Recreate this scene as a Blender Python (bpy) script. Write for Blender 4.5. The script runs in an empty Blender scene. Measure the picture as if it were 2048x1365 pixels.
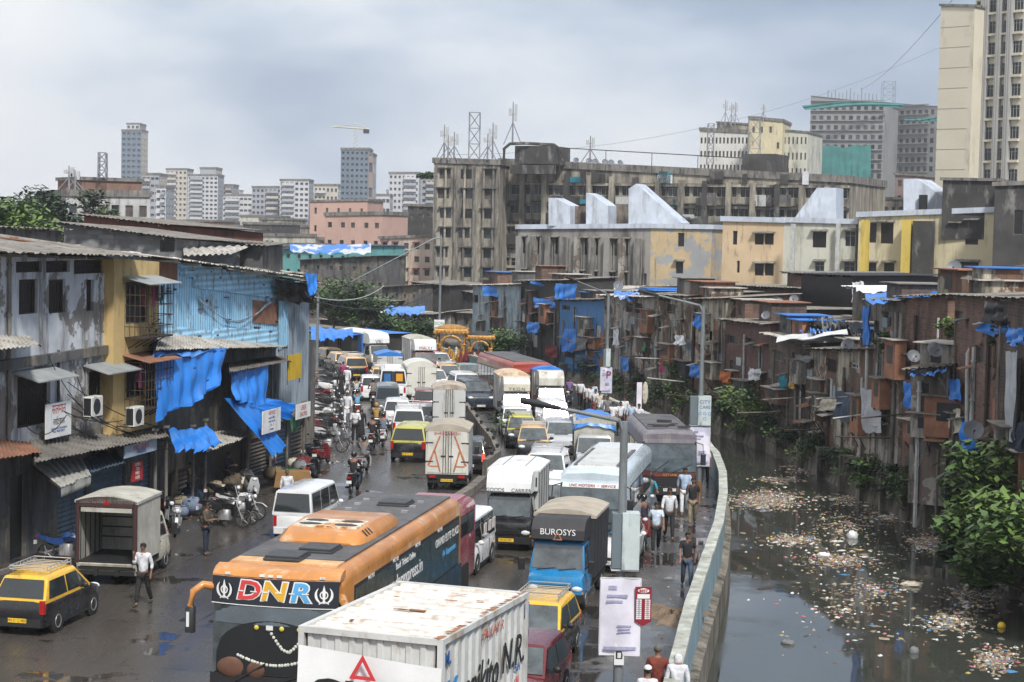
import bpy, math, random
from mathutils import Vector, Matrix
S = bpy.context.scene
COL = S.collection
RAD = math.radians
rnd = random.Random(7)
# ---------------------------------------------------------------- camera
F = 3700.0; PITCH = math.atan(222.5 / F); ROLL = RAD(1.2); CH = 10.5
cam = bpy.data.objects.new('camera', bpy.data.cameras.new('camera')); COL.objects.link(cam)
cam.data.sensor_width = 36; cam.data.lens = F / 2048 * 36; cam.data.clip_start = .5; cam.data.clip_end = 9000
cam.matrix_world = Matrix.Translation((0, 0, CH)) @ Matrix.Rotation(RAD(90) - PITCH, 4, 'X') @ Matrix.Rotation(ROLL, 4, 'Z')
S.camera = cam
# ---------------------------------------------------------------- light
SUN_EL, SUN_AZ = 48, 160           # azimuth measured from +Y (view direction) clockwise
S.view_settings.view_transform = 'Standard'; S.view_settings.look = 'None'; S.view_settings.exposure = .26; S.view_settings.gamma = 1
W = bpy.data.worlds.new('World'); S.world = W; W.use_nodes = True
nt = W.node_tree; N = nt.nodes; K = nt.links; N.clear()
out = N.new('ShaderNodeOutputWorld'); sky = N.new('ShaderNodeTexSky'); sky.sky_type = 'NISHITA'; sky.sun_disc = False
sky.sun_elevation = RAD(SUN_EL); sky.sun_rotation = RAD(SUN_AZ); sky.air_density = 1.5; sky.dust_density = 3
b1 = N.new('ShaderNodeBackground'); b1.inputs[1].default_value = .1; K.new(sky.outputs[0], b1.inputs[0])
tc = N.new('ShaderNodeTexCoord'); mp = N.new('ShaderNodeMapping'); mp.inputs['Scale'].default_value = (5.5, 5.5, 13); mp.inputs['Location'].default_value = (1.9, 3.1, .4)
K.new(tc.outputs['Generated'], mp.inputs[0])
nz = N.new('ShaderNodeTexNoise'); nz.inputs['Scale'].default_value = 1; nz.inputs['Detail'].default_value = 4; nz.inputs['Roughness'].default_value = .5; nz.inputs['Distortion'].default_value = .1
K.new(mp.outputs[0], nz.inputs[0])
sx = N.new('ShaderNodeSeparateXYZ'); K.new(tc.outputs['Generated'], sx.inputs[0])
def wm(op, a, b=None, c=None):
 n = N.new('ShaderNodeMath'); n.operation = op
 for i, v in enumerate((a, b, c)):
  if v is None: continue
  if isinstance(v, (int, float)): n.inputs[i].default_value = v
  else: K.new(v, n.inputs[i])
 return n.outputs[0]
xx = wm('MINIMUM', wm('MAXIMUM', sx.outputs[0], -.5), .6)
zz = wm('MINIMUM', wm('MAXIMUM', sx.outputs[2], 0), .25)
v = wm('ADD', wm('MULTIPLY', wm('SUBTRACT', nz.outputs[0], .17), 2.1), wm('MULTIPLY', xx, 1.5))
v = wm('ADD', v, wm('MULTIPLY', zz, 2.6))
v = wm('SUBTRACT', v, wm('MULTIPLY', wm('MAXIMUM', wm('SUBTRACT', sx.outputs[2], .24), 0), 2.6))
rp = N.new('ShaderNodeValToRGB'); K.new(wm('MULTIPLY', v, .6), rp.inputs[0])
cr = rp.color_ramp; cr.elements[0].position = .22; cr.elements[0].color = (.80, .81, .84, 1); cr.elements[1].position = .95; cr.elements[1].color = (.25, .33, .46, 1)
for p_, c_ in ((.42, (.70, .74, .80, 1)), (.60, (.50, .57, .68, 1)), (.76, (.34, .42, .55, 1))):
 e = cr.elements.new(p_); e.color = c_
b2 = N.new('ShaderNodeBackground'); K.new(rp.outputs[0], b2.inputs[0]); b2.inputs[1].default_value = 1.12
mx = N.new('ShaderNodeMixShader'); mx.inputs[0].default_value = .9
K.new(b1.outputs[0], mx.inputs[1]); K.new(b2.outputs[0], mx.inputs[2]); K.new(mx.outputs[0], out.inputs[0])
sl = bpy.data.lights.new('sun', 'SUN'); sl.energy = 3.6; sl.angle = RAD(7); sl.color = (1, .96, .9)
so = bpy.data.objects.new('sun', sl); COL.objects.link(so)
sd = Vector((math.sin(RAD(SUN_AZ)) * math.cos(RAD(SUN_EL)), math.cos(RAD(SUN_AZ)) * math.cos(RAD(SUN_EL)), math.sin(RAD(SUN_EL))))
so.rotation_euler = sd.to_track_quat('Z', 'Y').to_euler(); so.location = (0, 0, 60)
S.render.engine = 'CYCLES'
S.cycles.max_bounces = 6; S.cycles.diffuse_bounces = 2; S.cycles.glossy_bounces = 3; S.cycles.transmission_bounces = 3; S.cycles.transparent_max_bounces = 6; S.cycles.volume_bounces = 0
S.cycles.use_denoising = True
# ---------------------------------------------------------------- surveying: a pixel of the photograph to a point of the place
_c, _s = math.cos(ROLL), math.sin(ROLL); _cp, _sp = math.cos(PITCH), math.sin(PITCH)
def ray(px, py):
 u = (px - 1024) / F; w = -(py - 682.5) / F
 dx = u * _c - w * _s; dy = u * _s + w * _c
 return dx, _cp + dy * _sp, -_sp + dy * _cp
def G(px, py, h=0):
 X, Y, Z = ray(px, py); t = (h - CH) / Z
 return Vector((X * t, Y * t, h))
def V(px, py, Y0):
 X, Y, Z = ray(px, py); t = Y0 / Y
 return Vector((X * t, Y0, CH + Z * t))
# ---------------------------------------------------------------- materials
_mc = {}
def mat(name, col, r=.7, var=.15, vs=1.5, grime=0, gc=(.03, .028, .025), metal=0, bump=0, bs=20, pat=None, ps=1, pc=None, coat=0, peel=None, peela=.5, spec=.5, sheen=0, emit=None, gz=.18, gsc=1.2):
 if name in _mc: return _mc[name]
 m = bpy.data.materials.new(name); m.use_nodes = True; t = m.node_tree; n = t.nodes; k = t.links
 b = n['Principled BSDF']; b.inputs['Roughness'].default_value = r; b.inputs['Metallic'].default_value = metal
 b.inputs['Coat Weight'].default_value = coat; b.inputs['Specular IOR Level'].default_value = spec
 if emit: b.inputs['Emission Color'].default_value = (*emit[0], 1); b.inputs['Emission Strength'].default_value = emit[1]
 tc = n.new('ShaderNodeTexCoord'); oi = n.new('ShaderNodeObjectInfo')
 ad = n.new('ShaderNodeVectorMath'); ad.operation = 'ADD'; sc = n.new('ShaderNodeMath'); sc.operation = 'MULTIPLY'; sc.inputs[1].default_value = 37
 k.new(oi.outputs['Random'], sc.inputs[0]); k.new(tc.outputs['Object'], ad.inputs[0]); k.new(sc.outputs[0], ad.inputs[1])
 def noise(scale, detail=4, stretch=None, rough=.6):
  q = n.new('ShaderNodeTexNoise'); q.inputs['Scale'].default_value = scale; q.inputs['Detail'].default_value = detail; q.inputs['Roughness'].default_value = rough
  if stretch:
   mp = n.new('ShaderNodeMapping'); mp.inputs['Scale'].default_value = stretch; k.new(ad.outputs[0], mp.inputs[0]); k.new(mp.outputs[0], q.inputs[0])
  else: k.new(ad.outputs[0], q.inputs[0])
  return q.outputs[0]
 def ramp(src, a, b_):
  q = n.new('ShaderNodeMapRange'); q.inputs[1].default_value = a; q.inputs[2].default_value = b_; q.clamp = True; k.new(src, q.inputs[0]); return q.outputs[0]
 def mix(f, a, b_, mode='MIX'):
  q = n.new('ShaderNodeMix'); q.data_type = 'RGBA'; q.blend_type = mode
  for i, x in ((0, f), (6, a), (7, b_)):
   if isinstance(x, (int, float)): q.inputs[i].default_value = x
   elif isinstance(x, tuple): q.inputs[i].default_value = (*x[:3], 1)
   else: k.new(x, q.inputs[i])
  return q.outputs[2]
 c = tuple(col); hgt = None
 if pat in ('brick', 'block', 'tile'):
  q = n.new('ShaderNodeTexBrick'); k.new(tc.outputs['UV'], q.inputs[0]); q.inputs['Scale'].default_value = 1
  wd, ht, mo = {'brick': (.24, .085, .012), 'block': (.42, .21, .012), 'tile': (.3, .3, .012)}[pat]
  q.inputs['Brick Width'].default_value = wd * ps; q.inputs['Row Height'].default_value = ht * ps; q.inputs['Mortar Size'].default_value = mo * ps
  q.inputs['Color1'].default_value = (*col, 1); q.inputs['Color2'].default_value = (*[x * .6 for x in col], 1)
  q.inputs['Mortar'].default_value = (*(pc or [x * .5 + .06 for x in col]), 1); c = q.outputs[0]; hgt = q.outputs['Fac']
  hm = n.new('ShaderNodeMath'); hm.operation = 'SUBTRACT'; hm.inputs[0].default_value = 1; k.new(hgt, hm.inputs[1]); hgt = hm.outputs[0]
 elif pat in ('corru', 'corrv'):
  q = n.new('ShaderNodeTexWave'); q.inputs['Scale'].default_value = 1.9 / ps; q.bands_direction = 'X' if pat == 'corru' else 'Y'; k.new(tc.outputs['UV'], q.inputs[0])
  c = mix(q.outputs[1], tuple(x * .72 for x in col), tuple(min(1, x * 1.12) for x in col)); hgt = q.outputs[1]
 if peel:
  f = ramp(noise(.55, 6, None, .65), .62 - .25 * peela, .64 - .25 * peela); c = mix(f, c, peel)
 if var:
  f = noise(vs, 6); g = n.new('ShaderNodeMapRange'); g.inputs[1].default_value = .3; g.inputs[2].default_value = .7; g.inputs[3].default_value = 1 - var; g.inputs[4].default_value = 1 + var; k.new(f, g.inputs[0])
  cb = n.new('ShaderNodeCombineColor'); [k.new(g.outputs[0], cb.inputs[i]) for i in range(3)]
  c = mix(1.0, c, cb.outputs[0], 'MULTIPLY')
 if grime:
  f = ramp(noise(gsc, 8, (1.6, 1.6, gz * 1.6), .72), .62 - .22 * grime, .72 - .1 * grime); c = mix(f, c, gc)
 if isinstance(c, tuple): b.inputs['Base Color'].default_value = (*c, 1)
 else: k.new(c, b.inputs['Base Color'])
 if var and r > .15 and not metal:
  f = ramp(noise(vs * 2.3, 4), .2, .8); g = n.new('ShaderNodeMapRange'); g.inputs[3].default_value = max(.05, r - .12); g.inputs[4].default_value = min(1, r + .12); k.new(f, g.inputs[0]); k.new(g.outputs[0], b.inputs['Roughness'])
 if bump or hgt is not None:
  bp = n.new('ShaderNodeBump'); bp.inputs['Strength'].default_value = bump or .6; bp.inputs['Distance'].default_value = .03
  k.new(hgt if hgt is not None else noise(bs, 4), bp.inputs['Height']); k.new(bp.outputs[0], b.inputs['Normal'])
 _mc[name] = m; return m
# ---------------------------------------------------------------- mesh builder
class MB:
 def __init__(s, m=None): s.v = []; s.f = []; s.fm = []; s.mats = []; s.cur = 0; s.T = None; (m and s.m(m))
 def m(s, mt):
  if mt not in s.mats: s.mats.append(mt)
  s.cur = s.mats.index(mt); return s
 def add(s, vs, fs):
  o = len(s.v)
  for p in vs:
   p = Vector(p); s.v.append(s.T @ p if s.T is not None else p)
  for f in fs: s.f.append([i + o for i in f]); s.fm.append(s.cur)
  return s
 def box(s, x0, y0, z0, x1, y1, z1):
  return s.add([(x0, y0, z0), (x1, y0, z0), (x1, y1, z0), (x0, y1, z0), (x0, y0, z1), (x1, y0, z1), (x1, y1, z1), (x0, y1, z1)],
                     [(0, 3, 2, 1), (4, 5, 6, 7), (0, 1, 5, 4), (1, 2, 6, 5), (2, 3, 7, 6), (3, 0, 4, 7)])
 def cb(s, c, d): return s.box(c[0] - d[0] / 2, c[1] - d[1] / 2, c[2] - d[2] / 2, c[0] + d[0] / 2, c[1] + d[1] / 2, c[2] + d[2] / 2)
 def bev(s, x0, y0, z0, x1, y1, z1, b):      # box with chamfered vertical and top edges
  def ring(z, i): return [(x0 + i, y0 + b + 0 * i, z), (x0 + b, y0 + i, z), (x1 - b, y0 + i, z), (x1 - i, y0 + b, z), (x1 - i, y1 - b, z), (x1 - b, y1 - i, z), (x0 + b, y1 - i, z), (x0 + i, y1 - b, z)]
  r3 = [(x0 + b, y0 + b, z1)] * 0
  top = [(x0 + b * .6, y0 + b * 1.3, z1), (x0 + b * 1.3, y0 + b * .6, z1), (x1 - b * 1.3, y0 + b * .6, z1), (x1 - b * .6, y0 + b * 1.3, z1), (x1 - b * .6, y1 - b * 1.3, z1), (x1 - b * 1.3, y1 - b * .6, z1), (x0 + b * 1.3, y1 - b * .6, z1), (x0 + b * .6, y1 - b * 1.3, z1)]
  return s.loft([ring(z0, 0), ring(z1 - b, 0), top])
 def loft(s, rings, cap=True, closed=True):
  n = len(rings[0]); vs = [p for r in rings for p in r]; fs = []
  for i in range(len(rings) - 1):
   for j in range(n if closed else n - 1):
    a = i * n + j; b = i * n + (j + 1) % n; fs.append((a, b, b + n, a + n))
  if cap: fs.append(tuple(range(n - 1, -1, -1))); fs.append(tuple((len(rings) - 1) * n + j for j in range(n)))
  return s.add(vs, fs)
 def quad(s, a, b, c, d): return s.add([a, b, c, d], [(0, 1, 2, 3)])
 def poly(s, pts): return s.add(pts, [tuple(range(len(pts)))])
 def ext(s, pts, d):                          # extrude a flat polygon by vector d
  d = Vector(d); return s.loft([[Vector(p) for p in pts], [Vector(p) + d for p in pts]])
 def tube(s, pts, r, n=6, r1=None, cap=True):
  pts = [Vector(p) for p in pts]; rings = []; L = len(pts)
  for i, p in enumerate(pts):
   d = (pts[min(i + 1, L - 1)] - pts[max(i - 1, 0)]).normalized()
   u = d.orthogonal().normalized() if abs(d.z) > .95 else Vector((0, 0, 1)).cross(d).normalized()
   w = d.cross(u); rr = r if r1 is None else r + (r1 - r) * i / (L - 1)
   rings.append([p + rr * (u * math.cos(2 * math.pi * j / n) + w * math.sin(2 * math.pi * j / n)) for j in range(n)])
  return s.loft(rings, cap)
 def cyl(s, a, b, r, n=12, r1=None): return s.tube([a, b], r, n, r1)
 def ell(s, c, rx, ry, rz, nu=10, nv=6):
  vs = []; fs = []
  for i in range(nv + 1):
   t = math.pi * i / nv
   for j in range(nu):
    a = 2 * math.pi * j / nu; vs.append((c[0] + rx * math.sin(t) * math.cos(a), c[1] + ry * math.sin(t) * math.sin(a), c[2] + rz * math.cos(t)))
  for i in range(nv):
   for j in range(nu): fs.append((i * nu + j, (i + 1) * nu + j, (i + 1) * nu + (j + 1) % nu, i * nu + (j + 1) % nu))
  return s.add(vs, fs)
 def grid(s, fn, nu, nv):
  vs = [fn(i / nu, j / nv) for j in range(nv + 1) for i in range(nu + 1)]
  return s.add(vs, [(j * (nu + 1) + i, j * (nu + 1) + i + 1, (j + 1) * (nu + 1) + i + 1, (j + 1) * (nu + 1) + i) for j in range(nv) for i in range(nu)])
 def mesh(s, name, smooth=None):
  me = bpy.data.meshes.new(name); me.from_pydata([tuple(p) for p in s.v], [], s.f)
  for m_ in s.mats: me.materials.append(m_)
  if len(s.mats) > 1: me.polygons.foreach_set('material_index', s.fm)
  uv = me.uv_layers.new(name='uv').data; me.update()
  vv = me.vertices; Z = Vector((0, 0, 1))
  for p in me.polygons:
   nn = p.normal
   if abs(nn.z) > .8: u_, w_ = Vector((1, 0, 0)), Vector((0, 1, 0))
   else: u_ = Z.cross(nn).normalized(); w_ = nn.cross(u_)
   for li, vi in zip(p.loop_indices, p.vertices):
    q = vv[vi].co; uv[li].uv = (q.dot(u_), q.dot(w_))
  if smooth:
   me.polygons.foreach_set('use_smooth', [True] * len(me.polygons)); me.set_sharp_from_angle(angle=RAD(smooth))
  return me
 def build(s, name, parent=None, smooth=None, loc=None, rz=0):
  o = bpy.data.objects.new(name, s.mesh(name, smooth)); COL.objects.link(o); o.parent = parent
  if loc is not None: o.location = loc
  if rz: o.rotation_euler.z = rz
  return o
def tag(o, label=None, cat=None, group=None, kind=None):
 if label: o['label'] = label
 if cat: o['category'] = cat
 if group: o['group'] = group
 if kind: o['kind'] = kind
 return o
def thing(name, label, cat, loc=(0, 0, 0), rz=0, group=None):
 o = bpy.data.objects.new(name, None); COL.objects.link(o); o.empty_display_size = .2
 o.location = loc; o.rotation_euler = (0, 0, rz); return tag(o, label, cat, group)
def dup(root, loc, rz=0, label=None, group=None, sub=None, sc=None):
 r = root.copy(); COL.objects.link(r); r.location = loc; r.rotation_euler = (0, 0, rz)
 if label: r['label'] = label
 if group: r['group'] = group
 if sc: r.scale = (sc, sc, sc)
 def rec(a, b):
  for ch in a.children:
   c = ch.copy(); COL.objects.link(c); c.parent = b
   nm = ch.name.split('.')[0]
   if sub and nm in sub:
    c.material_slots[0].link = 'OBJECT'; c.material_slots[0].material = sub[nm]
   rec(ch, c)
 rec(root, r); return r
def recol(o, m): o.material_slots[0].link = 'OBJECT'; o.material_slots[0].material = m; return o
def struct(name, mb, smooth=None): return tag(mb.build(name, None, smooth), kind='structure')
_fonts = {}
def text(body, size, m, parent, loc, rot=(0, 0, 0), ext=.004, name='lettering', align='CENTER', bold=0, sx=1, shear=0):
 """raised lettering; faces -Y of its parent when rot=(90deg,0,0)"""
 cu = bpy.data.curves.new(name, 'FONT'); cu.body = body; cu.size = size; cu.extrude = ext; cu.align_x = align; cu.align_y = 'CENTER'; cu.offset = bold; cu.shear = shear; cu.resolution_u = 3
 o = bpy.data.objects.new(name, cu); COL.objects.link(o); bpy.context.view_layer.update()
 me = bpy.data.meshes.new_from_object(o.evaluated_get(bpy.context.evaluated_depsgraph_get())); me.name = name
 bpy.data.objects.remove(o); bpy.data.curves.remove(cu)
 me.materials.clear(); me.materials.append(m)
 o = bpy.data.objects.new(name, me); COL.objects.link(o); o.parent = parent; o.location = loc; o.rotation_euler = rot; o.scale = (sx, 1, 1); return o
XR = (math.pi / 2, 0, 0)
# ================================================================ ground, road, canal
def gm(name, base, r0, r1, sc, wet=.5, bumps=.25, tint=None, joints=False, spot=.5):
 m = bpy.data.materials.new(name); m.use_nodes = True; t = m.node_tree; n = t.nodes; k = t.links; b = n['Principled BSDF']
 tc = n.new('ShaderNodeTexCoord')
 def noise(s_, d=5, ro=.6, st=None):
  q = n.new('ShaderNodeTexNoise'); q.inputs['Scale'].default_value = s_; q.inputs['Detail'].default_value = d; q.inputs['Roughness'].default_value = ro
  if st: mp = n.new('ShaderNodeMapping'); mp.inputs['Scale'].default_value = st; mp.inputs['Rotation'].default_value = (0, 0, -.19); k.new(tc.outputs['Object'], mp.inputs[0]); k.new(mp.outputs[0], q.inputs[0])
  else: k.new(tc.outputs['Object'], q.inputs[0])
  return q.outputs[0]
 def mr(src, a, b_, c=0, d=1):
  q = n.new('ShaderNodeMapRange'); q.clamp = True
  for i, x in enumerate((a, b_, c, d)): q.inputs[i + 1].default_value = x
  k.new(src, q.inputs[0]); return q.outputs[0]
 def mix(f, a, b_):
  q = n.new('ShaderNodeMix'); q.data_type = 'RGBA'
  for i, x in ((0, f), (6, a), (7, b_)):
   if isinstance(x, tuple): q.inputs[i].default_value = (*x, 1)
   elif isinstance(x, float): q.inputs[i].default_value = x
   else: k.new(x, q.inputs[i])
  return q.outputs[2]
 fine = noise(9, 6, .7); big = noise(sc, 5, .62); st = noise(.9, 5, .65, (1.0, .16, 1))
 c = mix(mr(big, .35, .65), tuple(x * .7 for x in base), tuple(x * 1.25 for x in base))
 c = mix(mr(fine, .25, .75), c, tuple(x * .55 for x in base))
 if tint: c = mix(mr(noise(.35, 5, .7), .5, .62), c, tint)
 if joints:
  br = n.new('ShaderNodeTexBrick'); mp = n.new('ShaderNodeMapping'); mp.inputs['Rotation'].default_value = (0, 0, RAD(12)); k.new(tc.outputs['Object'], mp.inputs[0]); k.new(mp.outputs[0], br.inputs[0])
  br.inputs['Scale'].default_value = 1; br.inputs['Brick Width'].default_value = 3.6; br.inputs['Row Height'].default_value = 4.5; br.inputs['Mortar Size'].default_value = .035; br.offset = 0
  c = mix(br.outputs['Fac'], c, tuple(x * .3 for x in base))
 pud = mr(big, wet, wet + .035)
 cs = mix(mr(st, .4, .6), c, tuple(x * .62 for x in base))
 c2 = mix(pud, cs, tuple(x * .38 for x in base)); k.new(c2, b.inputs['Base Color'])
 rr = mr(st, .3, .7, r0, r1)
 q = n.new('ShaderNodeMix'); q.data_type = 'FLOAT'; k.new(pud, q.inputs[0]); k.new(rr, q.inputs[2]); q.inputs[3].default_value = .03; k.new(q.outputs[0], b.inputs['Roughness'])
 bp = n.new('ShaderNodeBump'); bp.inputs['Distance'].default_value = .02; k.new(fine, bp.inputs['Height'])
 k.new(mr(pud, 0, 1, bumps, .015), bp.inputs['Strength']); k.new(bp.outputs[0], b.inputs['Normal'])
 return m
m_road = gm('wet_concrete_road', (.088, .078, .068), .12, .45, .42, .585, .25, None, True)
m_side = gm('muddy_roadside', (.075, .067, .058), .15, .55, .8, .55, .5, (.12, .085, .06))
m_lane = gm('wet_lane', (.085, .078, .072), .08, .5, .33, .5, .25, (.2, .17, .13))
m_dirt = gm('bare_earth', (.09, .075, .058), .6, .95, .6, .8, .6)
NEAR = [(1.0, 20), (2.6, 33), (3.9, 42), (4.55, 46.5), (5.2, 50.5), (5.9, 54.8), (6.8, 60.3), (7.7, 67), (8.35, 73), (8.75, 79), (8.8, 84), (8.3, 89.5), (7.5, 93.6), (6.7, 97.5), (5.7, 103), (4.7, 108.5), (3.6, 113.5), (1.6, 122), (-1.6, 133), (-5.5, 145), (-10.5, 157), (-17, 170), (-30, 190)]
FAR = [(20, 20), (18.2, 40), (17.5, 52), (17.4, 61.3), (17.75, 73), (17.0, 79.8), (16.1, 86.5), (15.3, 96.6), (13.8, 105.4), (12.4, 111.7), (10.2, 120), (7.6, 130), (4.2, 142), (0, 154), (-5, 166), (-13, 180), (-28, 200)]
def inset(pl, d):
 o = []
 for i, p in enumerate(pl):
  a = Vector(pl[max(i - 1, 0)]); b = Vector(pl[min(i + 1, len(pl) - 1)]); t = (b - a).normalized(); nrm = Vector((t.y, -t.x)); o.append((p[0] + nrm.x * d, p[1] + nrm.y * d))
 return o
mb = MB(m_dirt)
lp = [(x, y, -.004) for x, y in NEAR] ; fp = [(x, y, -.004) for x, y in FAR]
for i in range(len(lp) - 1): mb.quad((-900, lp[i][1], -.004), lp[i], lp[i + 1], (-900, lp[i + 1][1], -.004))
for i in range(len(fp) - 1): mb.quad(fp[i], (900, fp[i][1], -.004), (900, fp[i + 1][1], -.004), fp[i + 1])
mb.quad((-900, -200, -.004), (900, -200, -.004), (900, 20, -.004), (-900, 20, -.004))
mb.quad((-900, 190, -.004), lp[-1], (-28, 200, -.004), (-900, 200, -.004))
mb.quad((-900, 200, -.004), (900, 200, -.004), (900, 1600, -.004), (-900, 1600, -.004))
struct('ground', mb)
LEFT = [(-26, 18), (-19.5, 38), (-14.95 , 56.25), (-13.58, 64.2), (-11.74, 69.9), (-10.06, 78.1), (-9.5, 83.4), (-10.05, 94.9), (-11.5, 111.4), (-13.6, 134.8), (-18, 150), (-26, 165)]
def at_y(pl, y):
 for (x0, y0), (x1, y1) in zip(pl, pl[1:]):
  if y0 <= y <= y1: return x0 + (x1 - x0) * (y - y0) / (y1 - y0)
 return pl[-1][0] if y > pl[-1][1] else pl[0][0]
MED = [(-14.4, 18), (-8.3, 38), (-5.0, 56), (-2.3, 70), (-1.69, 73.2), (-1.27, 76.4), (-.6, 80.5), (-.93, 85.8), (-1.55, 91.5), (-2.02, 96.7), (-2.75, 104), (-3.9, 113), (-5.6, 123), (-8.6, 134), (-12.5, 146), (-17.5, 158), (-26, 172)]
ys = list(range(20, 171, 4))
def strip(fa, fb, z, m, n=2):
 mb = MB(m)
 for y0, y1 in zip(ys, ys[1:]):
  for i in range(n):
   def P(y, t): a, b = fa(y), fb(y); return (a + (b - a) * t, y, z)
   mb.quad(P(y0, i / n), P(y0, (i + 1) / n), P(y1, (i + 1) / n), P(y1, i / n))
 return mb
struct('road', strip(lambda y: at_y(LEFT, y) + 1.9, lambda y: at_y(NEAR, y) - 3.2 + max(0, (y - 86) * .12) if y < 112 else at_y(NEAR, y), 0, m_road))
struct('wet_roadside_lane', strip(lambda y: at_y(NEAR, y) - 3.4 + max(0, (y - 86) * .12) if y < 112 else at_y(NEAR, y) - .3, lambda y: at_y(NEAR, y) , .004, m_lane))
struct('roadside', strip(lambda y: at_y(LEFT, y) - 1, lambda y: at_y(LEFT, y) + 2.0, .004, m_side))
struct('footpath', strip(lambda y: at_y(LEFT, y) - 3, lambda y: at_y(LEFT, y) + (.55 if y < 74 else 1.0), .12, m_side))
# kerb edge of the footpath
m_kerb = mat('kerb_stone', (.16, .15, .14), .8, .3, 2, grime=.5)
mb = MB(m_kerb); k0 = [(at_y(LEFT, y) + (.55 if y < 74 else 1.0), y) for y in ys]
for (a, b), (c, d) in zip(k0, k0[1:]): mb.quad((a, b, 0), (c, d, 0), (c, d, .135), (a, b, .135)); mb.quad((a, b, .135), (c, d, .135), (c - .15, d, .135), (a - .15, b, .135))
struct('kerb', mb)
# canal water
WZ = -1.5
m_water = bpy.data.materials.new('canal_water'); m_water.use_nodes = True
b = m_water.node_tree.nodes['Principled BSDF']; b.inputs['Base Color'].default_value = (.045, .048, .040, 1); b.inputs['Roughness'].default_value = .035; b.inputs['IOR'].default_value = 1.62
t_ = m_water.node_tree; q1 = t_.nodes.new('ShaderNodeTexNoise'); tc1 = t_.nodes.new('ShaderNodeTexCoord'); q1.inputs['Scale'].default_value = 1.3; q1.inputs['Detail'].default_value = 4; t_.links.new(tc1.outputs['Object'], q1.inputs[0])
bp1 = t_.nodes.new('ShaderNodeBump'); bp1.inputs['Strength'].default_value = .10; bp1.inputs['Distance'].default_value = .012; t_.links.new(q1.outputs[0], bp1.inputs['Height']); t_.links.new(bp1.outputs[0], b.inputs['Normal'])
q2 = t_.nodes.new('ShaderNodeTexNoise'); q2.inputs['Scale'].default_value = .16; q2.inputs['Detail'].default_value = 6; q2.inputs['Roughness'].default_value = .65; t_.links.new(tc1.outputs['Object'], q2.inputs[0])
mr1 = t_.nodes.new('ShaderNodeMapRange'); mr1.inputs[1].default_value = .52; mr1.inputs[2].default_value = .62; mr1.inputs[3].default_value = .03; mr1.inputs[4].default_value = .2; t_.links.new(q2.outputs[0], mr1.inputs[0]); t_.links.new(mr1.outputs[0], b.inputs['Roughness'])
mb = MB(m_water)
for y0, y1 in zip(range(18, 190, 4), range(22, 194, 4)):
 mb.quad((at_y(NEAR, y0) - .3, y0, WZ), (at_y(FAR, y0) + 1.2, y0, WZ), (at_y(FAR, y1) + 1.2, y1, WZ), (at_y(NEAR, y1) - .3, y1, WZ))
struct('canal_water', mb)
# near canal wall: parapet with a pale worn coping
m_cw = mat('blue_painted_concrete', (.21, .30, .34), .7, .22, 1.2, grime=.35, gc=(.10, .09, .075), bump=.2)
m_cop = mat('worn_coping', (.37, .39, .35), .85, .4, 2.5, grime=.6, gc=(.22, .2, .16), bump=.5, bs=9)
m_ret = mat('stained_retaining_stone', (.19, .17, .14), .85, .4, .8, grime=.8, gc=(.02, .02, .015), bump=.9, bs=3, gz=.12)
cw = thing('canal_wall', 'long curving pale blue concrete wall between road and canal', 'wall')
def dens(pl, n=4):
 o = []
 for a, b in zip(pl, pl[1:]):
  for i in range(n): o.append((a[0] + (b[0] - a[0]) * i / n, a[1] + (b[1] - a[1]) * i / n))
 return o + [pl[-1]]
D0 = dens(NEAR); D1 = inset(D0, .22)
mb = MB(m_cw); mb2 = MB(m_cop); mb3 = MB(m_ret)
C0 = inset(D0, -.04); C1 = inset(D0, .28); B1 = inset(D0, .45)
for i in range(len(D0) - 1):
 a, b, c, d = D0[i], D0[i + 1], D1[i + 1], D1[i]
 j = lambda q: 1.0 + .012 * math.sin(q * 1.7)
 mb.quad((*a, -.02), (*a, 1.0), (*b, 1.0), (*b, -.02)); mb.quad((*d, -.5), (*c, -.5), (*c, 1.0), (*d, 1.0))
 a, b, c, d = C0[i], C0[i + 1], C1[i + 1], C1[i]
 z0, z1 = 1.12 + .02 * math.sin(i * 2.1), 1.12 + .02 * math.sin((i + 1) * 2.1)
 mb2.quad((*a, z0), (*d, z0), (*c, z1), (*b, z1)); mb2.quad((*a, .99), (*a, z0), (*b, z1), (*b, .99)); mb2.quad((*d, .99), (*c, .99), (*c, z1), (*d, z0))
 a, b, c, d = D1[i], D1[i + 1], B1[i + 1], B1[i]
 mb3.quad((*a, -.35), (*d, -.42), (*c, -.42), (*b, -.35)); mb3.quad((*d, -.42), (*d, WZ - .3), (*c, WZ - .3), (*c, -.42))
mb.build('wall_panel', cw); mb2.build('coping', cw); mb3.build('footing', cw)
# far canal bank: rough stone retaining wall
rw = thing('retaining_wall', 'rough stained stone wall rising from the canal under the shacks', 'wall')
D0 = dens(FAR, 7); mb = MB(m_ret); r_ = random.Random(3)
rows = [(WZ - .4, -.35), (-.9, -.1), (-.3, .1), (.15, .35)]
J = [[(p[0] + o_ + r_.uniform(-.18, .18), p[1] + r_.uniform(-.1, .1), z + r_.uniform(-.06, .06)) for (z, o_) in rows] for p in D0]
for i in range(len(D0) - 1):
 for j in range(3): mb.quad(J[i][j], J[i][j + 1], J[i + 1][j + 1], J[i + 1][j])
 mb.quad(J[i][3], (D0[i][0] + 3, D0[i][1], .2), (D0[i + 1][0] + 3, D0[i + 1][1], .2), J[i + 1][3])
mb.build('stone_face', rw)
mb = MB(m_ret)
for i in range(0, len(D0) - 1, 3):
 x, y = D0[i]; w_ = r_.uniform(.25, .5); t_ = r_.uniform(-.1, .35)
 mb.box(x - .55, y, WZ - .3, x + .1, y + w_, t_)
mb.build('buttress', rw)
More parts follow.
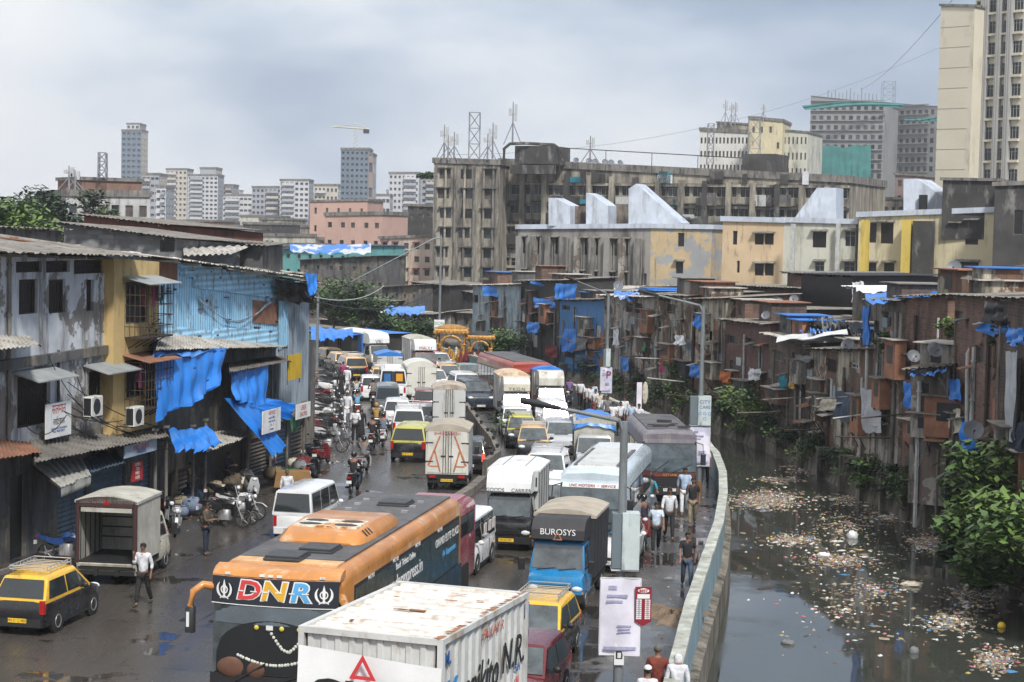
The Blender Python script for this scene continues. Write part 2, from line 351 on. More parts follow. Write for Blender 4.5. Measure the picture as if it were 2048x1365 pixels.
# median barrier: concrete wall from the bend outward
m_med = mat('median_concrete', (.17, .15, .13), .8, .3, 1.5, grime=.6, gc=(.05, .045, .04))
md = thing('median_barrier', 'curved concrete divider wall between the two carriageways', 'barrier')
P0 = [p for p in dens(MED, 5) if p[1] > 77]; P1 = inset(P0, .22); mb = MB(m_med)
for i in range(len(P0) - 1):
 a, b, c, d = P0[i], P0[i + 1], P1[i + 1], P1[i]
 mb.quad((*a, 0), (*a, .85), (*b, .85), (*b, 0)); mb.quad((*d, 0), (*c, 0), (*c, .85), (*d, .85)); mb.quad((*a, .85), (*d, .85), (*c, .85), (*b, .85))
a, d = P0[0], P1[0]; mb.quad((*a, 0), (*d, 0), (*d, .85), (*a, .85)); mb.build('wall_panel', md)
mk = mat('black_rubber', (.02, .02, .02), .8, .1); 
for i in range(2, len(P0) - 1, 3):
 (x, y), (x1, y1) = P0[i], P1[i]; mb = MB(mk); mb.cyl(((x + x1) / 2, y, .84), ((x + x1) / 2, y, .96), .07, 8); mb.ell(((x + x1) / 2, y, .98), .1, .1, .06, 8, 4); mb.build('bollard_cap', md)
md2 = thing('median_kerb', 'low dirty median kerb running back beside the tour bus', 'kerb')
P0 = [p for p in dens(MED, 5) if p[1] <= 77 and p[1] > 50]; P1 = inset(P0, .35); mb = MB(m_med)
for i in range(len(P0) - 1):
 a, b, c, d = P0[i], P0[i + 1], P1[i + 1], P1[i]
 mb.quad((*a, 0), (*a, .28), (*b, .28), (*b, 0)); mb.quad((*d, 0), (*c, 0), (*c, .28), (*d, .28)); mb.quad((*a, .28), (*d, .28), (*c, .28), (*b, .28))
a, d = P0[0], P1[0]; mb.quad((*a, 0), (*d, 0), (*d, .28), (*a, .28)); mb.build('kerb_stone', md2)
# ================================================================ vehicles (nose towards local -Y, origin on the ground at the middle)
m_tyre = mat('tyre_rubber', (.018, .018, .018), .85, .2, 8)
m_rim = mat('steel_rim', (.28, .28, .28), .45, .3, 6, metal=.4, grime=.4)
m_dark = mat('dark_trim', (.018, .018, .02), .5, .2, 5)
m_under = mat('dark_underbody', (.012, .012, .012), .9, .1)
m_chr = mat('bright_metal', (.6, .6, .6), .3, .1, 3, metal=.8)
m_red = mat('red_lens', (.35, .01, .012), .25, .1)
m_redlit = mat('lit_brake_lamp', (.6, .02, .02), .3, 0, emit=((1, .05, .03), 2.5))
m_amb = mat('amber_lens', (.7, .25, .02), .3, .1)
m_lens = mat('headlamp_lens', (.62, .64, .66), .12, .15, 14, coat=1)
m_plY = mat('yellow_plate', (.75, .48, .03), .5, .1)
m_plW = mat('white_plate', (.7, .7, .68), .5, .1)
m_ink = mat('black_ink', (.015, .015, .015), .6, 0)
m_wht = mat('white_lettering', (.75, .75, .74), .5, .05)
m_glass = mat('dark_window_glass', (.022, .028, .03), .05, .25, 1.2, coat=.6)
m_glassL = mat('windscreen_glass', (.05, .065, .07), .08, .7, 2.4, coat=1, spec=.8)
m_cloth = mat('seat_cloth', (.06, .05, .05), .9, .3, 4)
def paint(name, col, dirt=.25, **k): return mat(name, col, .28, .10, 2.0, coat=.5, grime=dirt, gc=tuple(.5 * c + .05 for c in col), **k)
P_white = paint('white_car_paint', (.68, .69, .70), .08); P_black = paint('black_car_paint', (.012, .012, .014), .15); P_taxiY = paint('taxi_yellow_paint', (.72, .42, .03))
P_silver = paint('silver_car_paint', (.40, .42, .44)); P_grey = paint('grey_car_paint', (.12, .14, .15)); P_maroon = paint('maroon_car_paint', (.11, .012, .018))
P_navy = paint('dark_blue_car_paint', (.02, .03, .045)); P_cream = paint('cream_paint', (.55, .52, .42), .5); P_blue = paint('blue_truck_paint', (.015, .19, .42))
P_red = paint('red_bus_paint', (.33, .045, .03), .4); P_rust = paint('rusty_cream_paint', (.5, .42, .3), .7); P_pink = paint('faded_crimson_paint', (.33, .05, .07), .3)
P_greentop = paint('faded_green_yellow_paint', (.52, .48, .09), .3); P_orgtop = paint('faded_amber_paint', (.62, .40, .17), .4)
def wheel(parent, x, y, r=.29, w=.17, side=1):
 mb = MB(m_tyre); rings = []
 for (dx, rr) in ((-.5, .86), (-.42, .97), (-.2, 1), (.2, 1), (.42, .97), (.5, .86)):
  rings.append([(dx * w, rr * r * math.cos(a * math.pi / 8), rr * r * math.sin(a * math.pi / 8)) for a in range(16)])
 mb.loft(rings); o = mb.build('wheel', parent, 40, (x, y, r))
 mb = MB(m_rim); s = w * .5 + .012
 for sg in (side,):
  mb.loft([[(sg * (s - .04), .66 * r * math.cos(a * math.pi / 7), .66 * r * math.sin(a * math.pi / 7)) for a in range(14)], [(sg * s, .6 * r * math.cos(a * math.pi / 7), .6 * r * math.sin(a * math.pi / 7)) for a in range(14)], [(sg * (s - .03), .3 * r * math.cos(a * math.pi / 7), .3 * r * math.sin(a * math.pi / 7)) for a in range(14)]])
 mb.build('rim', o, 40); return o
def plate(parent, y, z, txt, yellow, face=-1, w=.5):
 mb = MB(m_plY if yellow else m_plW); mb.box(-w / 2, y, z - .055, w / 2, y + face * .012, z + .055); o = mb.build('number_plate', parent)
 text(txt, .1, m_ink, o, (0, y + face * .014, z), XR if face < 0 else (math.pi / 2, 0, math.pi), .001, sx=.8); return o
KIND = dict(
 hatch=dict(L=3.5, W=1.5, H=1.48, A=.22, B=.40, C=.88, D=.985, hood=.60, belt=.60, tail=.60),
 sedan=dict(L=4.2, W=1.68, H=1.46, A=.26, B=.42, C=.72, D=.87, hood=.60, belt=.62, tail=.64),
 suv=dict(L=4.3, W=1.74, H=1.66, A=.23, B=.36, C=.93, D=.99, hood=.60, belt=.60, tail=.6),
 mpv=dict(L=4.1, W=1.66, H=1.62, A=.2, B=.35, C=.93, D=.99, hood=.58, belt=.58, tail=.58),
 van=dict(L=3.5, W=1.45, H=1.72, A=.06, B=.17, C=.955, D=.995, hood=.52, belt=.53, tail=.53))
def at_place(px, py, hd, off=0, h=0):
 """ground point under a pixel, shifted off metres away from the camera along heading hd (degrees right of straight away)"""
 p = G(px, py, h); a = RAD(hd); return (p.x + off * math.sin(a), p.y + off * math.cos(a), 0)
def car(label, kind, px, py, hd, body, roof=None, away=False, name='parked_car', cat='car', group=None, plate_txt='MH 01 AB 4821', yellow=False, rack=False, brake=False, spoiler=False, sc=1, sticker=None, dz=0):
 k = KIND[kind]; L, Wd, H = k['L'] * sc, k['W'] * sc, k['H'] * sc
 loc = at_place(px, py, hd, L / 2); rz = -RAD(hd) + (math.pi if away else 0)
 root = thing(name, label, cat, loc, rz, group); hw = Wd / 2; y0 = -L / 2
 belt, hood, tail = k['belt'] * H, k['hood'] * H, k['tail'] * H
 def sec(y, w, zb, zt, crown=.02):
  w *= hw; m = zb + (zt - zb) * .5
  pts = [(w * .86, zb), (w * .97, zb + .06), (w, m), (w * .985, zt - .12), (w * .93, zt - .02), (w * .55, zt + crown)]
  return [(-a, y, b_) for a, b_ in pts] + [(a, y, b_) for a, b_ in reversed(pts)]
 van = kind == 'van'; yA = y0 + k['A'] * L; yD = y0 + k['D'] * L
 st = [(0, .80, .24, .40 if not van else .47), (.012, .90, .2, .47 if not van else .51), (.05, .965, .17, .52 if not van else .52), (.5 * k['A'] + .02, .99, .17, hood / H - .03)]
 mb = MB(body); rings = [sec(y0 + t * L, w, zb, z * H) for t, w, zb, z in st]
 rings += [sec(yA, 1, .17, belt), sec(0, 1, .17, belt), sec(y0 + .8 * L, 1, .17, tail), sec(y0 + .95 * L, .98, .18, tail), sec(y0 + .985 * L, .94, .2, tail * .97), sec(L / 2, .88, .26, tail * .86)]
 mb.loft(rings); mb.build('body', root, 38)
 # greenhouse
 wb, wr = hw * .95, hw * (.80 if not van else .84)
 yB, yC = y0 + k['B'] * L, y0 + k['C'] * L
 def gr(y, zt, f):
  w2 = wb + (wr - wb) * f
  return [(-wb, y, belt - .06), (-wb, y, belt - .01), (-w2, y, max(belt, zt - .07)), (-w2 * .86, y, zt), (0, y, zt + .025 * f), (w2 * .86, y, zt), (w2, y, max(belt, zt - .07)), (wb, y, belt - .01), (wb, y, belt - .06)]
 mb = MB(roof or body); mb.loft([gr(yA - .02, belt + .002, 0), gr(yB, H - .02, 1), gr((yB + yC) / 2, H, 1), gr(yC, H - .03, 1), gr(yD, belt + .01, 0)]); mb.build('roof', root, 38)
 # windscreen and rear glass
 def slope_quad(yb, zb, yt, zt, mb, m0=.08, m1=.1):
  n = Vector((0, -(zt - zb), (yt - yb))).normalized() if yb < yt else Vector((0, (zt - zb), -(yt - yb))).normalized()
  n = Vector((0, (-1 if yb < yt else 1) * abs(zt - zb), abs(yt - yb))).normalized() * .036
  q = []
  for (f, s1) in ((m0, -1), (m0, 1), (1 - m1, 1), (1 - m1, -1)):
   w_ = (wb * .93 + (wr * .88 - wb * .93) * f); q.append(Vector((s1 * w_, yb + (yt - yb) * f, zb + (zt - zb) * f)) + n)
  if yb > yt: q.reverse()
  mb.poly(q)
 mb = MB(m_glassL); slope_quad(yA, belt, yB, H - .03, mb); mb.build('windscreen', root)
 mb = MB(m_glass if away else m_glassL); slope_quad(yD, belt, yC, H - .05, mb, .1, .12); mb.build('rear_window', root)
 # side windows
 def xs(z): return wb + (wr - wb) * min(1, max(0, (z - belt) / (H - .07 - belt))) + .008
 zl, zh = belt + .03, H - .13
 ya = yA + (yB - yA) * .18; yb_ = yB + .05; nwin = 3 if kind in ('mpv', 'van', 'suv') else 2
 yend_l = yD - (yD - yC) * .25 - .1; yend_h = yC - .05
 cuts = [ya + .12 + (yend_l - ya - .12) * i / nwin for i in range(nwin + 1)]
 for sg in (-1, 1):
  for i in range(nwin):
   l0, l1 = cuts[i] + (.03 if i else -.1), cuts[i + 1] - .03; h0 = max(l0, yb_) if i == 0 else l0; h1 = min(l1, yend_h)
   q = [(sg * xs(zl), l0, zl), (sg * xs(zl), l1, zl), (sg * xs(zh), h1, zh), (sg * xs(zh), h0, zh)]
   if sg < 0: q.reverse()
   MB(m_glass).poly(q).build('side_window', root)
  mb = MB(m_dark)   # sill, door seam, handle
  for c_ in cuts[1:-1]: mb.box(sg * hw * .985 - .005 * sg, c_ - .008, .3, sg * (hw * 1.004), c_ + .008, belt - .06)
  mb.box(sg * hw * .95, y0 + .24 * L, .2, sg * (hw + .004), y0 + .76 * L, .27); mb.build('side_trim', root)
  mb = MB(m_dark if body is not P_white else body); mb.ell((sg * (hw + .10), yA + .17 * (L if not van else L * .6), belt + .07), .1, .06, .075, 8, 6); mb.box(sg * (hw - .05), yA + .15 * L * (1 if not van else .6), belt, sg * (hw + .06), yA + .165 * L * (1 if not van else .6), belt + .06); mb.build('wing_mirror', root, 50)
  # wheels and dark arches
  for wy in (y0 + .175 * L, y0 + .80 * L):
   mb = MB(m_under); r_ = .345 * sc
   mb.loft([[(sg * (hw * .9), wy + r_ * math.cos(a * math.pi / 8), .3 + r_ * math.sin(a * math.pi / 8)) for a in range(16)], [(sg * (hw + .006), wy + r_ * math.cos(a * math.pi / 8), .3 + r_ * math.sin(a * math.pi / 8)) for a in range(16)]]); mb.build('wheel_arch', root)
   wheel(root, sg * (hw - .07), wy, .29 * sc, .17, sg)
  # lamps
  mb = MB(m_lens); mb.ell((sg * hw * .70, y0 + .07, (.50 if not van else .40) * H * .93), .17 * sc, .12, .085, 10, 6); mb.build('headlight', root, 60)
  mb = MB(m_redlit if brake else m_red)
  if kind in ('hatch', 'mpv', 'suv'): mb.cb((sg * hw * .86, L / 2 - .05, tail * .84), (.13, .13, .34))
  else: mb.cb((sg * hw * .80, L / 2 - .05, tail * .72), (.18 if not van else .11, .13, .16 if not van else .34))
  mb.build('tail_light', root)
 mb = MB(m_dark); mb.box(-hw * .45, y0 - .012, .36, hw * .45, y0 + .1, .47); mb.box(-hw * .62, y0 + .012, .22, hw * .62, y0 + .1, .31); mb.build('grille', root)
 mb = MB(m_dark if kind in ('hatch', 'mpv', 'van') and body in (P_black, P_taxiY) else body)
 mb.loft([[(-hw * .9, L / 2 - .1, z) , (-hw * .84, L / 2 + .05, z), (hw * .84, L / 2 + .05, z), (hw * .9, L / 2 - .1, z)] for z in (.24, .44)])
 mb.loft([[(-hw * .9, y0 + .12, z), (hw * .9, y0 + .12, z), (hw * .8, y0 - .03, z), (-hw * .8, y0 - .03, z)] for z in (.30, .36)]); mb.build('bumper', root)
 plate(root, y0 - .03, .32, plate_txt, yellow); plate(root, L / 2 + .052 if not van else L / 2 + .052, .40, plate_txt, yellow, 1)
 mb = MB(m_dark); mb.box(-.02 - .3, yA - .02, belt + .03, .32, yA + .0, belt + .05); mb.box(-.3, yA + .03, belt + .06, .28, yA + .05, belt + .075); mb.build('wiper', root)
 if rack:
  mb = MB(m_chr); zr = H + .1; a, c = wr * .86, yB + .12; d = yC - .15
  for sg in (-1, 1):
   mb.tube([(sg * a, c, zr), (sg * a, d, zr)], .013, 5); mb.tube([(sg * a, c, zr + .09), (sg * a, d, zr + .09)], .013, 5)
  n_ = 7
  for i in range(n_ + 1):
   y = c + (d - c) * i / n_; mb.tube([(-a, y, zr), (a, y, zr)], .011, 4)
   for sg in (-1, 1): mb.tube([(sg * a, y, zr - (.1 if i % 3 == 0 else 0)), (sg * a, y, zr + .09)], .010, 4)
  for y in (c, d): mb.tube([(-a, y, zr + .09), (a, y, zr + .09)], .013, 5)
  mb.build('roof_rack', root)
 if sticker:
  mb = MB(mat(sticker[0], sticker[1], .5, .1)); n = (belt + .12); mb.box(-.46, yA - .02 + .15, n, -.28, yA + .17, n + .14)
  q = []; f0, f1 = .2, .55
  for (f, x) in ((f0, -.5), (f0, -.3), (f1, -.3), (f1, -.5)): q.append((x * hw / .75, yA + (yB - yA) * f - .02, belt + (H - .03 - belt) * f + .014))
  MB(mat(sticker[0], sticker[1], .5, .1)).poly(q).build('sticker', root)
 return root
# ---- small goods trucks
def mini_truck(label, px, py, hd, away, cab, boxm, Wd=1.6, Lb=2.5, hb=1.75, deck=.62, cabL=1.35, cabH=1.78, roofm=None, arch=.12, deflector=None, dtext=None, plate_txt='MH 02 ER 6893', doors=True, open_rear=False, peak=False, strips=None, name='goods_truck', group=None, vents=False, hang=None, Lc=None, tarp=None, rear_text=None, side_text=None, bed_m=None, dtcol=None, bonnet=.0):
 Lt = Lb + cabL + .05; loc = at_place(px, py, hd, Lt / 2); root = thing(name, label, 'truck', loc, -RAD(hd) + (math.pi if away else 0), group)
 y0 = -Lt / 2; cw = min(Wd - .06, 1.62) / 2; hw = Wd / 2; yb = y0 + cabL + .05; y1 = Lt / 2
 # cab
 def sec(y, w, zb, zt):
  w *= cw; return [(-w * .96, y, zb), (-w, y, zb + .1), (-w, y, zb + (zt - zb) * .55), (-w * .95, y, zt - .05), (-w * .85, y, zt), (w * .85, y, zt), (w * .95, y, zt - .05), (w, y, zb + (zt - zb) * .55), (w, y, zb + .1), (w * .96, y, zb)]
 zb = .34; bt = cabH * .57
 mb = MB(cab); mb.loft([sec(y0 + .0, .9, zb + .05, bt * .80), sec(y0 + .05, .97, zb, bt * .90), sec(y0 + .22 + bonnet * .6, 1, zb, bt + .0), sec(y0 + .26 + bonnet * .6, 1, zb, bt + .02), sec(yb - .05, 1, zb, bt)])
 zr = cabH
 def cg(y, zt, f): w0, w1 = cw * .97, cw * (.97 - .11 * f); return [(-w0, y, bt - .05), (-w1, y, max(zt - .08, bt)), (-w1 * .9, y, zt), (w1 * .9, y, zt), (w1, y, max(zt - .08, bt)), (w0, y, bt - .05)]
 mb.loft([cg(y0 + .16 + bonnet * .6, bt + .0, 0), cg(y0 + .52 + bonnet * .4, zr - .02, 1), cg(yb - .15, zr, 1), cg(yb - .05, zr - .03, 1)]); mb.build('cab', root, 38)
 ya, za, yc, zc = y0 + .16 + bonnet * .6, bt, y0 + .52 + bonnet * .4, zr - .02; n = Vector((0, -(zc - za), yc - ya)).normalized() * .014
 q = []
 for f, s_ in ((.07, -1), (.07, 1), (.86, 1), (.86, -1)):
  w_ = cw * (.90 - .09 * f); q.append(Vector((s_ * w_, ya + (yc - ya) * f, za + (zc - za) * f)) + n)
 MB(m_glassL).poly(q).build('windscreen', root)
 for sg in (-1, 1):
  q = [(sg * (cw * .97 + .006), y0 + .38 + bonnet * .5, bt + .03), (sg * (cw * .97 + .006), yb - .22, bt + .03), (sg * (cw * .87 + .012), yb - .24, zr - .14), (sg * (cw * .87 + .012), y0 + .62 + bonnet * .4, zr - .14)]
  if sg < 0: q.reverse()
  MB(m_glass).poly(q).build('side_window', root)
  mb = MB(m_dark); mb.box(sg * cw * .99, yb - .2, .45, sg * (cw + .006), yb - .185, bt); mb.box(sg * cw * .99, yb - .36, bt - .12, sg * (cw + .02), yb - .24, bt - .09); mb.build('door_seam', root)
  mb = MB(m_dark); mb.bev(min(sg * (cw + .08), sg * (cw + .27)), y0 + .2, bt + .0, max(sg * (cw + .08), sg * (cw + .27)), y0 + .27, bt + .34, .02); mb.tube([(sg * cw * .95, y0 + .3, bt + .1), (sg * (cw + .14), y0 + .24, bt + .2)], .015, 5); mb.build('wing_mirror', root)
  mb = MB(m_lens); mb.ell((sg * cw * .76, y0 + .05, zb + .29), .17, .09, .10, 10, 6); mb.build('headlight', root, 60)
  mb = MB(m_amb); mb.cb((sg * cw * .93, y0 + .07, zb + .18), (.08, .08, .05)); mb.build('indicator', root)
  for wy, rr in ((y0 + .5, .29), (y1 - .72, .29)): wheel(root, sg * (cw - .09 if wy < 0 else hw - .14), wy, rr, .18, sg)
 mb = MB(m_dark); mb.box(-cw * .56, y0 - .012, zb + .22, cw * .56, y0 + .06, zb + .38); mb.box(-cw * .98, y0 - .05, zb - .08, cw * .98, y0 + .1, zb + .14)
 for i in range(3): mb.box(-cw * .5, y0 - .03, zb + .24 + i * .045, cw * .5, y0 - .01, zb + .255 + i * .045)
 mb.build('grille', root); plate(root, y0 - .055, zb + .04, plate_txt, True)
 mb = MB(m_dark); mb.tube([(-cw * .7, ya - .02, bt + .03), (-.05, ya + .01, bt + .09)], .012, 4); mb.tube([(.05, ya - .02, bt + .03), (cw * .65, ya + .01, bt + .09)], .012, 4); mb.build('wiper', root)
 # chassis
 mb = MB(m_under); mb.box(-.38, y0 + .2, .28, -.26, y1, .46); mb.box(.26, y0 + .2, .28, .38, y1, .46); mb.box(-hw * .95, yb, .46, hw * .95, y1 - .02, deck); mb.box(-hw * .9, y1 - .08, .3, hw * .9, y1 - .03, .42); mb.box(-.6, y1 - .74, .24, .6, y1 - .7, .34); mb.build('chassis', root)
 rm = roofm or boxm; zt = deck + hb
 def arc(x): return zt + arch * (1 - abs(x / hw) ** (1.2 if peak else 2.2))
 n_ = 8; xs_ = [-hw + Wd * i / n_ for i in range(n_ + 1)]
 if open_rear:
  mb = MB(boxm)
  for sg in (-1, 1): mb.box(min(sg * hw, sg * (hw - .05)), yb, deck, max(sg * hw, sg * (hw - .05)), y1, zt)
  mb.box(-hw + .05, yb, deck, hw - .05, yb + .05, zt); mb.build('cargo_box', root)
  mb = MB(mat('dark_maroon_trim', (.05, .018, .018), .7, .2)); mb.box(-hw - .01, y1 - .02, deck, -hw + .1, y1 + .03, zt); mb.box(hw - .1, y1 - .02, deck, hw + .01, y1 + .03, zt)
  mb.ext([(x, y1 - .02, zt - .17) for x in (-hw + .1, hw - .1)] + [(x, y1 - .02, arc(x) - .01) for x in reversed(xs_)], (0, .05, 0)); mb.build('rear_frame', root)
  mb = MB(boxm); mb.box(-hw + .14, y1 + .0, zt - .32, hw - .16, y1 + .05, zt - .2); mb.build('roller_housing', root)
  mb = MB(m_dark); mb.box(-hw + .051, yb + .051, deck + .001, hw - .051, y1 - .02, deck + .03)
  for i in range(5): mb.box(-hw + .05, yb + .05, deck + .4 + i * .3, hw - .05, yb + .075, deck + .44 + i * .3)
  for sg in (-1, 1):
   for i in range(6): mb.box(min(sg * (hw - .05), sg * (hw - .07)), yb + .3 + i * .4, deck, max(sg * (hw - .05), sg * (hw - .07)), yb + .34 + i * .4, zt)
  mb.build('cargo_interior', root)
  mb = MB(cab); mb.T = Matrix.Translation((0, y1, deck - .02)) @ Matrix.Rotation(RAD(-22), 4, 'X'); mb.box(-hw + .02, -.03, -.36, hw - .02, .02, .0)
  mb.m(m_dark)
  for z in (-.09, -.19, -.29): mb.box(-hw + .12, .02, z - .012, hw - .12, .026, z + .012)
  mb.build('tailgate', root)
  t3 = MB(m_red); a = .1; tri = [(-a, y1 + .035, zt - .1), (a, y1 + .035, zt - .1), (0, y1 + .035, zt + .07)]; tri.reverse()
  t3.ext(tri, (0, .01, 0)); t3.build('warning_triangle', root)
 else:
  mb = MB(boxm); mb.box(-hw, yb, deck, hw, y1, zt); mb.build('cargo_box', root)
  mb = MB(m_dark if not strips else mat('box_frame_blue', (.10, .12, .16), .6)); 
  for sg in (-1, 1):
   for i in range(5): y = yb + (y1 - yb - .05) * i / 4; mb.box(sg * hw - .004 * sg, y, deck, sg * (hw + .012), y + .05, zt)
   mb.box(sg * hw - .004 * sg, yb, deck - .02, sg * (hw + .014), y1, deck + .05)
  mb.build('box_ribs', root)
 mb = MB(rm); lip = .035; rings = []
 for y in (yb - .03, (yb + y1) / 2, y1 + .03): rings.append([(x * (1 + lip / hw), y, arc(x) + .01) for x in xs_] + [(hw + lip, y, zt - .07), (-hw - lip, y, zt - .07)])
 mb.loft(rings)
 if vents:
  mb.m(mat('roof_seam_grey', (.2, .2, .2), .6))
  for x in (-hw * .45, hw * .45): mb.tube([(x, yb - .03, arc(x) + .02), (x, y1 + .02, arc(x) + .02)], .014, 5)
 mb.build('box_roof', root, 40)
 if doors and not open_rear:
  mb = MB(boxm)
  for sg in (-1, 1): mb.box(min(sg * .015, sg * (hw - .07)), y1, deck + .06, max(sg * .015, sg * (hw - .07)), y1 + .025, zt - .06)
  d = mb.build('rear_door', root); mb = MB(m_dark)
  for x in (-.16, -.06, .06, .16): mb.tube([(x, y1 + .04, deck + .05), (x, y1 + .04, zt - .05)], .013, 5)
  for z in (deck + .5, deck + 1.25):
   for sg in (-1, 1): mb.box(min(sg * (hw - .3), sg * hw), y1 + .026, z, max(sg * (hw - .3), sg * hw), y1 + .04, z + .04)
  mb.box(-.25, y1 + .045, deck + .72, -.06, y1 + .06, deck + .76); mb.box(.06, y1 + .045, deck + .72, .25, y1 + .06, deck + .76); mb.build('door_bar', d)
  if strips:
   mb = MB(strips)
   for sg in (-1, 1):
    q = [(sg * hw * .82, y1 + .027, deck + .35), (sg * hw * .93, y1 + .027, deck + .35), (sg * hw * .38, y1 + .027, zt - .25), (sg * hw * .30, y1 + .027, zt - .25)]
    q2 = [(sg * hw * .28, y1 + .028, deck + .1), (sg * hw * .36, y1 + .028, deck + .1), (sg * hw * .64, y1 + .028, deck + 1.0), (sg * hw * .56, y1 + .028, deck + 1.0)]
    for qq in (q, q2):
     if sg > 0: qq = qq[::-1]
     mb.ext(qq, (0, .006, 0))
    mb.box(min(sg * .3, sg * (hw - .15)), y1 + .028, deck + .3, max(sg * .3, sg * (hw - .15)), y1 + .036, deck + .35)
   mb.build('reflective_stripes', d)
  for sg in (-1, 1): MB(m_red).cb((sg * hw * .68, y1 + .03, deck - .09), (.26, .04, .1)).build('tail_light', root)
  plate(root, y1 + .0, .42, plate_txt, True, 1)
  if rear_text: text(rear_text, .17, m_red, d, (0, y1 + .03, zt - .16), (math.pi / 2, 0, math.pi), .003)
 if deflector:
  dz0, dz1 = cabH + .03, zt + .0; mb = MB(deflector); w_ = hw * .86; yy = y0 + .32
  prof = [(yb, dz0), (yy + .12, dz0), (yy, dz0 + .06), (yy + .03, dz0 + (dz1 - dz0) * .55), (yy + .22, dz1 - .06), (yy + .5, dz1 + .02), (yb, dz1 + .02)]
  mb.ext([(-w_, a, b_) for a, b_ in prof], (2 * w_, 0, 0)); d = mb.build('wind_deflector', root)
  if vents:
   mb = MB(boxm); mb.box(-hw, yb - .35, dz0, -w_ - .003, yb, dz1); mb.box(w_ + .003, yb - .35, dz0, hw, yb, dz1); mb.m(m_dark)
   for sg in (-1, 1): mb.box(min(sg * (w_ + .04), sg * (hw - .03)), yb - .36, dz0 + .15, max(sg * (w_ + .04), sg * (hw - .03)), yb - .34, dz1 - .2)
   mb.build('box_front', root)
  if dtext:
   for (tx, sz, x, f, mt) in dtext:
    ang = math.atan2(.03, (dz1 - dz0) * .55); z_ = dz0 + .06 + ((dz1 - dz0) * .55) * f
    text(tx, sz, mt, d, (x, yy - .008 + .03 * f, z_), (math.pi / 2 + .05 * -1, 0, 0), .003)
 if tarp:
  def fn(a, b_):
   x = (-hw - .05) + (Wd + .1) * a; y = yb - .1 + (y1 - yb + .2) * b_; e = max(abs(a - .5) * 2 - .86, 0) / .14; e2 = max(abs(b_ - .5) * 2 - .88, 0) / .12
   return (x + .02 * math.sin(b_ * 37), y, arc(min(max(x, -hw), hw)) + .05 + .025 * math.sin(b_ * 19 + a * 7) + .02 * math.sin(a * 23 + b_ * 5) - max(e, e2) * .38 - .05 * math.sin(b_ * 29) * e)
  MB(tarp).grid(fn, 24, 30).build('tarpaulin', root, 60)
 if side_text:
  for (tx, sz, y, z, mt, sg) in side_text: text(tx, sz, mt, root, (sg * (hw + .016), y, z), (math.pi / 2, 0, sg * math.pi / 2), .003)
 return root
# ================================================================ buses
m_orange = mat('faded_orange_coach_paint', (.46, .19, .045), .35, .22, 1.2, coat=.3, grime=.35, gc=(.55, .36, .2), gz=1.0)
m_orangeL = mat('sun_bleached_roof_paint', (.60, .34, .15), .5, .3, 1.6, grime=.4, gc=(.62, .52, .38), gz=1.0)
m_roofgrey = mat('grey_roof_coating', (.085, .085, .09), .7, .3, 1.4, grime=.3, gc=(.2, .17, .14), gz=1.0)
m_hatch = mat('black_roof_hatch', (.03, .032, .035), .45, .25, 3)
m_white = mat('white_panel', (.68, .69, .69), .4, .12, 1.2, grime=.3, gc=(.38, .36, .32))
m_inter = mat('brown_dashboard', (.11, .05, .03), .6, .3, 3)
def busbody(root, L, Wd, H, z0, body, roof=None, rr=.22, nose=.12, slope=.25, name='body', tail=.05):
 hw = Wd / 2; y0, y1 = -L / 2, L / 2
 def sec(y, w, top, low):
  w = hw * w; r = rr
  return [(-w * .97, y, low), (-w, y, low + .15), (-w, y, top - r), (-w + r * .3, y, top - r * .35), (-w + r, y, top), (0, y, top + .05), (w - r, y, top), (w - r * .3, y, top - r * .35), (w, y, top - r), (w, y, low + .15), (w * .97, y, low)]
 mb = MB(body); mb.loft([sec(y0 + slope, .96, H - .12, z0), sec(y0 + slope + .35, 1, H, z0), sec(y0 + L * .5, 1, H, z0), sec(y1 - .25, 1, H, z0), sec(y1, .95, H - tail * 3, z0)])
 # front face leaning: lower front to windscreen
 prof = [(y0 + nose * .5, z0), (y0, z0 + .25), (y0, z0 + H * .28), (y0 + nose * .6, H * .62), (y0 + slope, H - .30), (y0 + slope + .02, H - .12), (y0 + slope + .03, z0)]
 mb.ext([(-hw * .96, a, b) for a, b in prof], (hw * 1.92, 0, 0)); return mb.build(name, root, 40)
